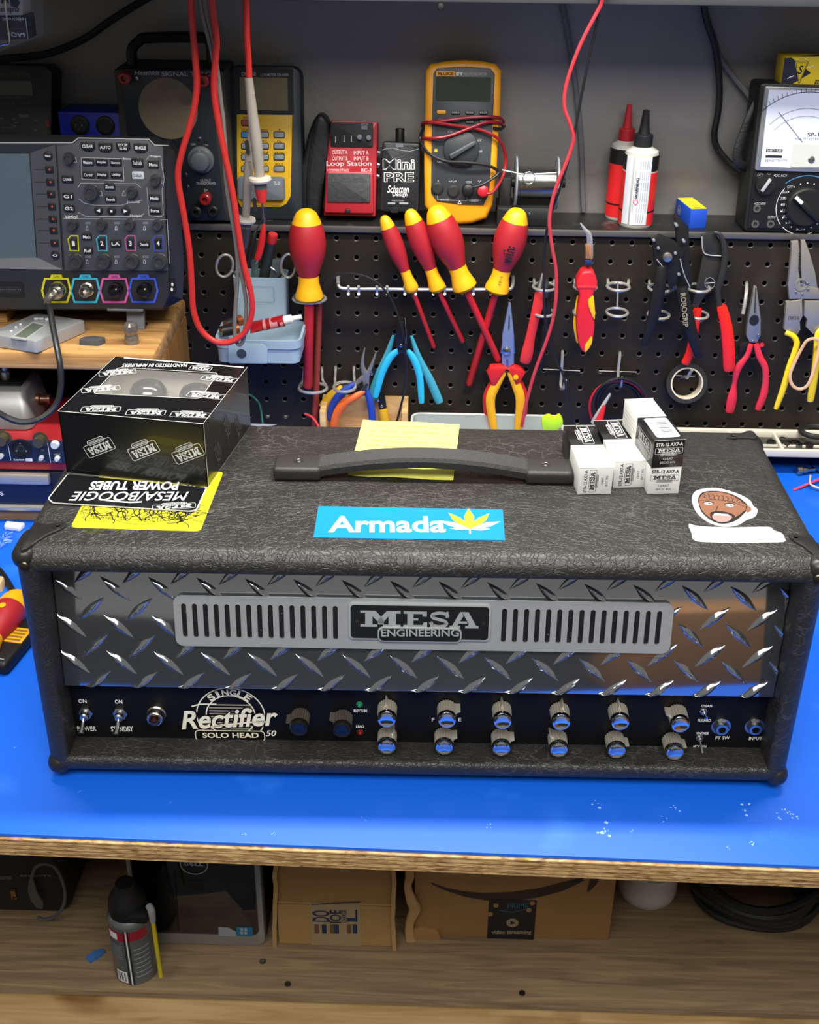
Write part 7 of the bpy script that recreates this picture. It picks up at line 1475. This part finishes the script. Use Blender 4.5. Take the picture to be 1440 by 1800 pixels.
# left: scrap, frayed cloth, screwdriver and tester on the mat
mb = MB(); q = onZ(27, 928, BZ); mb.prism(rpoly([(q.x-.012, q.y-.006), (q.x+.009, q.y-.010), (q.x+.012, q.y+.004), (q.x-.013, q.y+.008)], .003), BZ+.001, BZ+.0055, MATS['label_white'], None, .001); one(mb, 'plastic_scrap', 'white plastic scrap on the bench beside the amplifier corner', 'scrap')
mb = MB(); q = onZ(-8, 955, BZ); fm_ = M('frayed_blue', '2468d8', .8); mb.prism(sm2([(q.x-.04, q.y-.02), (q.x+.008, q.y-.016), (q.x+.010, q.y+.012), (q.x-.04, q.y+.02)], 3), BZ+.0002, BZ+.0022, fm_, None, .0006)
for k in range(60):
    t = rs.random(); s_ = q+Vector((rs.uniform(-.03, .010), .012+rs.uniform(-.004, .004), .001)) if k % 2 else q+Vector((.009, rs.uniform(-.014, .012), .001)); e = s_+Vector((rs.uniform(-.004, .014), rs.uniform(-.002, .014), rs.uniform(.001, .007)))
    mb.tube([s_, (s_+e)/2+Vector((0, 0, .003)), e], .00035, M('thread_pale', '9cc0f0', .8) if k % 4 == 0 else fm_, n=4, k=2)
one(mb, 'frayed_cloth', 'scrap of frayed bright blue cloth on the bench at the left edge', 'cloth')
def lying(cap, tip, rpx, label):
    a_, b_ = onZ(*cap, BZ+rpx), onZ(*tip, BZ+rpx); T = thing('screwdriver', label, 'screwdriver', Vector((a_.x, a_.y, BZ))); ax = (b_-a_).normalized(); Fd = frame(a_, Vector((0, 0, 1)).cross(ax), Vector((0, 0, 1))); r = rpx*.96; L = .105
    pr = [(0, .12), (.012, .34), (.04, .58), (.09, .74), (.16, .86), (.24, .92), (.30, .95), (.40, 1), (.5, .95), (.6, .83), (.7, .68), (.78, .58), (.86, .65), (.95, .75), (1, .6)]
    P_ = [(q*r, t*L) for t, q in pr]; mb = MB(); mb.lathe([(0, 0)]+P_[:7], YEL, Fd, 28, False); mb.lathe(P_[11:], YEL, Fd, 28, False); mb.lathe(P_[6:12], M('driver_red'), Fd, 28, False)
    mb.prism(ell(0, 0, r*.22, r*.26, 6), 0, .001, YEL, frame(Fd @ Vector((0, r*.97, L*.45)), (1, 0, 0), (0, 1, .0)), .0002); mb.build('handle', T)
    mb = MB(); mb.cyl((0, 0, L*.98), .004, .10, RED, Fd, 16); mb.build('insulated_shaft', T)
lying((36, 1046), (-40, 1165), .019, 'red and yellow screwdriver lying on the blue mat at the left edge')
a_, b_ = onZ(44, 1112, BZ+.008), onZ(-6, 1172, BZ+.008); d_ = (b_-a_); L_ = d_.length; Fd = frame(a_, d_, Vector((0, 0, 1)).cross(d_)); T = thing('voltage_tester', 'black pocket tester with a yellow label lying on the blue mat', 'tester', Vector((a_.x, a_.y, BZ)))
mb = MB(); mb.box((L_/2-.006, 0, -.0004), (L_+.02, .026, .015), BLK, .005, Fd, 3); mb.tube([Fd @ Vector((L_*.93, -.009, .008)), Fd @ Vector((L_*.95, .008, .008))], .0006, LGREY, n=6); mb.build('body', T)
mb = MB(); mb.box((L_*.25, 0, .0072), (L_*.42, .022, .0012), M('label_amber', 'e0a51c', .45), .0004, Fd)
for k in range(4): mb.flat([(L_*(.10+.09*k), -.008), (L_*(.10+.09*k)+.003, -.008), (L_*(.10+.09*k)+.003, .008), (L_*(.10+.09*k), .008)], .0080, M('print_brown', '8a5f14', .6), Fd)
mb.build('label_plate', T)
one(wire([onZ(-20, 985, BZ+.004), onZ(0, 1004, BZ+.004), onZ(12, 1020, BZ+.004), onZ(22, 1037, BZ+.004), onZ(40, 1062, BZ+.004)], .0036, M('cable_black')), 'short_cable', 'black cable on the blue mat running past the lying screwdriver', 'cable')
mb = MB(); q = onZ(-2, 1036, BZ); mb.prism(rpoly([(q.x-.02, q.y-.01), (q.x+.006, q.y-.006), (q.x+.005, q.y+.010), (q.x-.02, q.y+.012)], .004), BZ+.0002, BZ+.012, M('tan_block', 'c8a87c', .6), None, .002); one(mb, 'tan_block', 'small tan block on the blue mat above the lying screwdriver', 'block')

# ------------------------------------------------------------------ hanging test leads with grey probes
lr = M('lead_bright_red', 'c92d27', .42); lg = M('lead_grey', '77726a', .5); prb = M('probe_grey', '9a9284', .5); cll = M('probe_collar', 'cfc6b8', .45)
def W2(l, Y): return [onY(x, y, Y+(z if len(p) > 2 else 0)) if False else onY(p[0], p[1], Y+(p[2] if len(p) > 2 else 0)) for p in l for x, y, z in [(p[0], p[1], 0)]]
T = thing('hanging_test_lead', 'red test lead hanging in a long loop from the top left over the grey-blue tray', 'test lead', onY(400, 603, -.155))
mb = MB(); mb.tube(W2([(336, -62), (336, 10), (342, 90), (346, 150), (338, 205), (318, 275), (313, 315), (322, 370), (333, 440), (337, 500), (340, 545), (353, 580), (378, 600), (405, 601), (430, 585), (443, 550), (441, 515), (430, 470), (421, 420), (411, 350), (398, 285), (384, 215), (376, 150), (381, 75), (375, 25), (366, -62)], -.155), .0036, lr, n=10); mb.build('lead', T)
T = thing('hanging_test_lead', 'grey test lead hanging in a loop beside the long red one', 'test lead', onY(420, 606, -.150))
mb = MB(); mb.tube(W2([(347, -62), (352, 10), (372, 90), (386, 170), (393, 215), (395, 290), (400, 340), (409, 390), (417, 450), (417, 500), (413, 550), (413, 590), (419, 606), (427, 600), (431, 575), (433, 535), (428, 500), (420, 460), (412, 410), (402, 350), (398, 290), (394, 230), (378, 90), (362, 10), (357, -62)], -.150), .0024, lg, n=8); mb.build('lead', T)
def probe(wp, body, collar, tip, label, red, Y):
    T = thing('test_probe', label, 'probe', onY(*tip[-1], Y)); 
    if wp: mb = MB(); mb.tube(W2(wp, Y), .0036, lr, n=10); tag(mb.build('lead', T), 'red lead')
    mb = MB(); P_ = W2([b[:2] for b in body], Y); mb.tube(P_, [b[2]*.00062 for b in body], prb, n=18, k=3); ax = (P_[-1]-P_[-2]).normalized(); xx = ax.cross(Vector((0, 1, 0))).normalized(); Fp = frame(onY(*collar, Y), xx, ax.cross(xx)); mb.build('grip', T)
    if not red:
        Fg_ = frame(onY(436, 262, Y-.0075), (.08, 0, -1), (-1, 0, -.08)); mb = MB(); 
        for cy_, w_ in ((.0, .0045), (.066, .0045)): mb.prism(rrect(cy_-.0, -.0022, cy_+.016, .0022, .002), -.001, .0004, M('probe_slot', '2f2d2a', .5), Fg_ @ Matrix.Translation((-.010, .0005, .0)))
        mb.text(Fg_, 'PROBES', .014, -.002, .050, .002, .0008, M('probe_emboss', '827b70', .5)); mb.build('moulded_marks', T)
    s_ = 1 if red else .92
    mb = MB(); mb.lathe([(.006*s_, -.002), (.0125*s_, -.001), (.0132*s_, .002), (.0118*s_, .0045), (.006*s_, .006)], cll, Fp, 28); mb.build('collar', T)
    mb = MB(); mb.lathe([(.0075*s_, .004), (.0072*s_, .012), (.005, .013)], M('probe_dark', '55524d', .5), Fp, 22)
    if red: mb.lathe([(.0072, .0115), (.0066, .018), (.0048, .028), (.002, .029)], lr, Fp, 22)
    else: mb.lathe([(.0072, .0115), (.0062, .022), (.0042, .034), (.002, .036)], M('probe_clear', '3b3a38', .2), Fp, 22)
    mb.build('nose', T); mb = MB(); mb.lathe([(.0012, .025), (.0011, .050), (.0004, .053)], M('probe_tip', 'c9a89a', .25, 1), Fp, 10); mb.build('tip', T)
probe([(432, -66), (433, 20), (434, 70), (437, 110), (438, 140)], [(437, 137, 7.5), (444, 200, 9.5), (452, 260, 10.5), (457, 316, 9)], (457, 313), [(464, 368)], 'grey test probe with a red tip hanging in front of the yellow meter', True, -.140)
probe([], [(446, 205, 6), (441, 255, 8.5), (436, 310, 8.5), (432, 384, 7.5)], (432, 384), [(433, 430)], 'grey test probe with dark slots hanging lower left of the red-tipped probe', False, -.120)

# ------------------------------------------------------------------ under the bench
def base(px, py): return onZ(px, py, SZ)
q = base(241, 1703); r = .0265; zt = onY(235, 1606, q.y).z-SZ
T = thing('spray_can', 'spray can with a black cap and yellow straw on the shelf under the bench', 'spray can', q)
mb = MB(); can = M('can_grey', '7b7d7c', .3, .5); mb.lathe([(r*.94, 0), (r, .003), (r, zt), (r*.99, zt+.002), (r*.9, zt+.006), (r*.55, zt+.014), (r*.4, zt+.016)], can, Matrix.Translation(q), 36)
patch(mb, q, r+.0003, -150, -30, zt*.80, zt*.96, M('can_red', '9c2030', .4)); patch(mb, q, r+.0003, -150, -100, zt*.45, zt*.76, M('can_text_grey', '5b5d5e', .5)); patch(mb, q, r+.0003, -78, -20, zt*.05, zt*.76, M('can_text_grey'))
patch(mb, q, r+.0005, -95, -92, 0.003, zt*.98, BLKM, 2); patch(mb, q, r+.0005, -89, -86, 0.003, zt*.98, WHT, 2); patch(mb, q, r+.0005, -84, -81, 0.003, zt*.98, BLKM, 2); patch(mb, q, r+.0005, -130, -98, .006, zt*.26, WHT)
for k in range(7):
    patch(mb, q, r+.0007, -127+4*k, -126+4*k+1.5*(k % 2), .008, zt*.24, BLKM, 1)
    patch(mb, q, r+.0005, -74, -30, zt*(.16+.08*k), zt*(.175+.08*k), LGREY, 6); patch(mb, q, r+.0005, -146, -104, zt*(.48+.036*k), zt*(.488+.036*k), LGREY, 6)
patch(mb, q, r+.0005, -140, -112, zt*.82, zt*.93, WHT); mb.build('can_body', T)
mb = MB(); c_ = q+Vector((0, 0, zt+.008)); mb.lathe([(r*.85, 0), (r*.88, .010), (r*.80, .022), (r*.5, .034), (r*.42, .044), (0, .045)], BLKM, Matrix.Translation(c_), 28); mb.box((c_.x+.014, c_.y-.012, c_.z+.006), (.030, .022, .016), BLKM, .005); mb.build('trigger_cap', T)
mb = MB(); a_ = onY(266, 1600, q.y-.030); b_ = onY(283, 1716, q.y-.030); mb.tube([a_+Vector((-.004, .004, .004)), a_, a_+(b_-a_)*.16], [.004, .0045, .0035], LGREY, k=2); mb.build('straw_holder', T)
mb = MB(); mb.tube([a_+(b_-a_)*.13, b_], .0026, M('straw_yellow', 'cdb81e', .4), k=1, n=10); mb.build('straw', T)
# blue scrap
mb = MB(); a_, b_ = base(155, 1690), base(184, 1673); d_ = (b_-a_).normalized(); n_ = Vector((-d_.y, d_.x, 0))*.005; mb.loft([[a_-n_, a_+n_, a_+n_+Vector((0, 0, .004)), a_-n_+Vector((0, 0, .004))], [(a_+b_)/2-n_, (a_+b_)/2+n_, (a_+b_)/2+n_+Vector((0, 0, .007)), (a_+b_)/2-n_+Vector((0, 0, .007))], [b_-n_*.7, b_+n_*.7, b_+n_*.7+Vector((0, 0, .003)), b_-n_*.7+Vector((0, 0, .003))]], M('scrap_blue', '3f6fae', .5)); one(mb, 'plastic_scrap', 'small blue plastic scrap on the lower shelf left of the spray can', 'scrap')
# desktop computer
yD = base(400, 1655).y; F = frame((0, yD, SZ), (1, 0, 0), (0, 0, 1))
T = thing('desktop_computer', 'glossy black desktop computer with a silver rim standing under the bench', 'computer', pw(F, 380, 1655))
x0, x1 = pt(F, 236, 1600)[0], pt(F, 465, 1600)[0]; H_ = .36
mb = MB(); mb.box(((x0+x1)/2, yD+.17, SZ+H_/2+.002), (x1-x0, .33, H_), BLKM, .004); mb.build('chassis', T)
mb = MB(); mb.prism(rrect(x0, .001, x1, H_, .014), -.006, .008, M('rim_silver', 'a9abad', .3, .7), F, .003); mb.build('rim', T)
gl = M('gloss_black', '08080a', .06, coat=.6, var=.02); mb = MB(); b0 = pt(F, 456, 1644, .009); mb.prism(rrect(x0+.006, b0[1], b0[0], H_-.005, .009), .006, .0105, gl, F, .002)
lx, ly = pt(F, 341, 1519, .011); mb.line(F, ell(lx, ly, .0165, n=36), .0016, .0112, M('logo_silver', 'b9bbbd', .3, .5), True); mb.text(F, 'D', lx-.0115, ly-.0028, lx-.0065, ly+.0028, .0112, MATS['logo_silver'], .05); mb.text(F, 'E', lx-.0048, ly-.0028, lx-.0002, ly+.0028, .0112, MATS['logo_silver'], .05, rot=35); mb.text(F, 'LL', lx+.001, ly-.0028, lx+.0115, ly+.0028, .0112, MATS['logo_silver'], .05)
mb.line(F, [pt(F, 310, 1520), pt(F, 316, 1625)], .0016, .0111, BLKM); mb.prism(rq(F, 333, 1547, 357, 1567, .0105, .003), .0100, .0109, BLKM, F); mb.build('front_panel', T)
mb = MB(); mb.prism(pts(F, .011, [(384, 1630), (402, 1631), (415, 1638), (415, 1646), (384, 1645)]), .0104, .0110, M('badge_pale', '8f979d', .4), F); tag(mb.build('badge_sticker', T), 'pale badge sticker')
mb = MB(); pbox(mb, F, 416, 1630, 444, 1646, .0104, .0110, M('badge_blue', '1d6a94', .4), .001)
for dx, dy in ((-4, -3), (3, -3), (-4, 3), (3, 3)): pbox(mb, F, 429+dx-2.5, 1637+dy-2.2, 429+dx+2.5, 1637+dy+2.2, .0108, .0112, LGREY, .0006)
tag(mb.build('badge_sticker', T), 'blue badge sticker')
# cartons
cbm = M('cardboard_shelf', '9a7444', .75, bump=.12, bs=200); cbe = M('cardboard_edge', 'b28d5c', .8); tapem = M('clear_tape', 'a88450', .25)
def carton(L, R, B, label, depth, H_):
    yD = base((L+R)/2, B).y; F = frame((0, yD, SZ), (1, 0, 0), (0, 0, 1)); x0, x1 = pt(F, L, B-50)[0], pt(F, R, B-50)[0]; T = thing('cardboard_carton', label, 'carton', pw(F, (L+R)/2, B), 'cardboard cartons under the bench')
    mb = MB(); mb.box(((x0+x1)/2, yD+depth/2, SZ+H_/2+.0005), (x1-x0, depth, H_), cbm, .002); return T, F, mb, x0, x1
T, F, mb, x0, x1 = carton(487, 692, 1663, 'plain cardboard carton with a torn printed label under the bench', .22, .26)
mb.prism(rq(F, 488, 1588, 692, 1590, .001), .0, .0008, cbe, F); mb.build('box', T)
mb = MB(); pbox(mb, F, 489, 1592, 691, 1660, .0002, .0008, tapem, .001); mb.build('tape', T)
mb = MB(); pbox(mb, F, 546, 1588, 634, 1662, .0004, .0012, M('paper_label', 'a08a66', .7), .001); ib = M('label_ink_blue', '1f2c4c', .6)
for t, q in (('DO', (549, 1620, 580, 1601)), ('IOE', (580, 1622, 600, 1600)), ('CHARGE', (601, 1622, 609, 1600)), ('L', (610, 1620, 628, 1599))):
    x0_, y0_ = pt(F, q[0], q[1], .0014); x1_, y1_ = pt(F, q[2], q[3], .0014); mb.text(F, t, (x0_+x1_)/2-(y1_-y0_)/2, (y0_+y1_)/2-(x1_-x0_)/2, (x0_+x1_)/2+(y1_-y0_)/2, (y0_+y1_)/2+(x1_-x0_)/2, .0014, ib, .02, rot=90)
for k, px in enumerate((553, 566, 580, 588, 610, 620)): pbox(mb, F, px, 1625, px+8, 1641, .0011, .0014, ib if k % 2 else M('label_ink_brown', '6b4a30', .6), .0004)
mb.lpx(F, [(548, 1590), (632, 1586)], .002, .0014, ib); tag(mb.build('label_sheet', T), 'torn paper label with dark print')
for px, s_ in ((484, 1), (692, -1)):
    mb = MB(); P_ = []
    for k in range(10): a_ = pt(F, px+rs.uniform(-1.5, 2), 1500+18*k+rs.uniform(-6, 6)); P_.append(F @ Vector((a_[0], a_[1], .003+.002*rs.random())))
    mb.tube(P_, .003, cbe, n=6, k=3, sq=.5); mb.build('torn_edge', T)
T, F, mb, x0, x1 = carton(728, 1077, 1650, 'battered cardboard carton printed with a curved arrow and black packing tape', .20, .26)
mb.build('box', T); ink3 = M('carton_ink', '3a2c1e', .7)
mb = MB(); up = [(757, 1551), (785, 1561), (815, 1567), (850, 1570), (900, 1568), (945, 1562), (985, 1552), (1021, 1543)]; lo = [(1028, 1548), (990, 1566), (945, 1578), (900, 1584), (855, 1583), (815, 1576), (782, 1565), (760, 1555)]
mb.flat(pts(F, .0004, up+lo), .0005, ink3, F); mb.flat(sm2(pts(F, .0004, [(1003, 1540), (1025, 1534), (1054, 1536), (1055, 1542), (1047, 1556), (1033, 1568), (1036, 1552), (1038, 1543), (1022, 1541)]), 3), .0006, ink3, F); mb.flat(ell(*pt(F, 880, 1530), .012, .006), .0005, ink3, F); mb.build('printed_arrow', T)
mb = MB(); pbox(mb, F, 858, 1582, 941, 1655, .0004, .0009, M('tape_black_gloss', '16161b', .35), .0008); vx, vy = pt(F, 901, 1622, .001)
for a, b_ in ((862, 1607), (872, 1592), (930, 1600), (936, 1588)): mb.flat(ell(*pt(F, a, b_, .001), .0035, .004, 7), .0010, cbm, F)
mb.flat(ell(vx, vy, .0078), .0011, M('print_cream', '8c7c62', .6), F); mb.flat([(vx-.0025, vy+.0036), (vx+.004, vy), (vx-.0025, vy-.0036)], .0013, BLKM, F); mb.tpx(F, 'video streaming', 864, 1644, 934, 1635, .0012, MATS['print_cream'], .03); mb.tpx(F, 'PRIME', 892, 1597, 930, 1588, .0012, M('print_teal', '2e5866', .5), .02); mb.lpx(F, [(878, 1600), (900, 1604), (925, 1598)], .0014, .0012, MATS['print_teal']); mb.build('packing_tape', T)
mb = MB()
P_ = [F @ Vector((*pt(F, *q), .006+.003*rs.random())) for q in ((716, 1500), (721, 1530), (717, 1550), (724, 1575), (730, 1592), (722, 1610), (720, 1635), (728, 1655), (745, 1660), (762, 1655), (770, 1648))]
mb.tube(P_, [.004, .006, .005, .007, .008, .006, .006, .008, .007, .006, .003], cbe, n=7, k=3, sq=.5); mb.prism(rpoly(pts(F, .004, [(722, 1658), (720, 1635), (740, 1630), (770, 1636), (776, 1650), (762, 1662)]), .002), .0, .006, cbm, F, .002); mb.build('crushed_corner', T)
# white bucket, black hoses and bag
q = base(1136, 1566); r = (onY(1187, 1560, q.y).x-onY(1084, 1560, q.y).x)/2
T = thing('plastic_tub', 'white plastic tub standing in the shade beside the arrow carton', 'tub', q); wt = M('tub_white', 'b9b7ae', .45)
mb = MB(); mb.lathe([(r*.86, 0), (r*.95, .004), (r, .012), (r, .020), (r*.985, .022), (r*.99, .19)], wt, Matrix.Translation(q), 40); mb.build('shell', T)
mb = MB(); patch(mb, q, r+.0004, -120, -45, .055, .18, M('tub_label', '8f8b80', .5)); patch(mb, q, r+.0006, -140, -128, .06, .18, M('tub_dark_label', '36332e', .5)); mb.tube([(q.x+(r+.001)*math.cos(math.radians(t)), q.y+(r+.001)*math.sin(math.radians(t)), q.z+.062+.012*math.cos(math.radians(t+85)*2)) for t in range(-140, -30, 10)], .0012, LGREY, n=6); mb.build('label_wrap', T)
for k in range(1):
    c_ = base(1318, 1560); T = thing('cable_coil', 'coil of thick black cable on the dark right end of the shelf', 'cable coil', c_); mb = MB()
    P_ = [(c_.x+(.085+.006*math.sin(i*.7))*math.cos(i*.42), c_.y+(.085+.005*math.cos(i*.9))*math.sin(i*.42), SZ+.007+.009*i/15) for i in range(75)]; mb.tube(P_, .006, RUB, k=2, n=8); mb.build('coil', T)
F = frame((onY(1418, 1600, -.40).x, -.40, SZ), (1, 0, 0), (0, 0, 1)); T = thing('ribbed_hose', 'black ribbed hose roll standing at the right end of the shelf', 'hose', (F.translation.x+.05, -.40, SZ))
mb = MB(); cx_, cz_ = F.translation.x+.075, SZ+.135
Lp = []; n_ = 60
for i in range(n_+1): z_ = .20*i/n_; rr_ = .133-(.004 if i % 3 == 0 else 0)-(.02 if i in (0, n_) else 0); Lp.append((rr_, z_))
mb.lathe(Lp, M('hose_rubber', '242424', .5), frame((cx_, -.40, cz_), (1, 0, 0), (0, 0, -1)), 40); mb.build('roll', T)
c_ = base(55, 1612); T = thing('equipment_bag', 'black equipment case with faint lettering and a brass zip pull under the bench', 'bag', c_); F = frame((0, c_.y, SZ), (1, 0, 0), (0, 0, 1)); xR = pt(F, 118, 1580)[0]
mb = MB(); mb.box((xR-.19, c_.y+.10, SZ+.125), (.38, .198, .2495), M('bag_black', '141416', .6, bump=.2), .018, None, 3); mb.build('case', T)
mb = MB(); mb.tpx(F, 'LIGHTING', 0, 1546, 21, 1540, .0008, M('print_grey_dim', '6a6a6c', .6), .02); mb.tpx(F, 'EFFECTS', 36, 1541, 90, 1538, .0008, MATS['print_grey_dim'], .02); pbox(mb, F, 19, 1567, 27, 1576, 0, .004, M('zip_brass', 'a07a48', .35, .8), .001); x, y = pt(F, 24, 1579, .003); mb.ringf((x, y, 0), .0035, .0022, 0, .002, MATS['zip_brass'], F, 16); mb.build('front_print', T)
mb = MB(); mb.tube([F @ Vector((*pt(F, x, y, .02), .02)) for x, y in ((55, 1545), (62, 1525), (80, 1518), (100, 1528), (113, 1560), (112, 1590), (98, 1610), (78, 1616), (66, 1612))], .0022, M('loop_grey', '4f4f50', .4), n=8); one(mb, 'cable_loop', 'grey cable loop hanging before the black equipment case', 'cable')
mb = MB(); mb.prism(rpoly(pts(F, .012, [(50, 1548), (58, 1548), (64, 1570), (76, 1590), (74, 1600), (64, 1598), (52, 1582), (48, 1566)]), .002), .008, .011, M('tag_grey', '4c4a42', .6), F, .0006); one(mb, 'hang_tag', 'grey-green tag hanging in the cable loop', 'tag')
# screws and nicks on the shelf
for px, py in ((462, 1690), (918, 1746), (506, 1730)):
    q = base(px, py); mb = MB(); mb.lathe([(.0042, 0), (.0038, .0012), (.002, .0016), (0, .0012)], DKSTEEL, Matrix.Translation(q), 16); one(mb, 'wood_screw', 'small screw head in the lower shelf surface', 'screw', 'screw heads in the lower shelf')
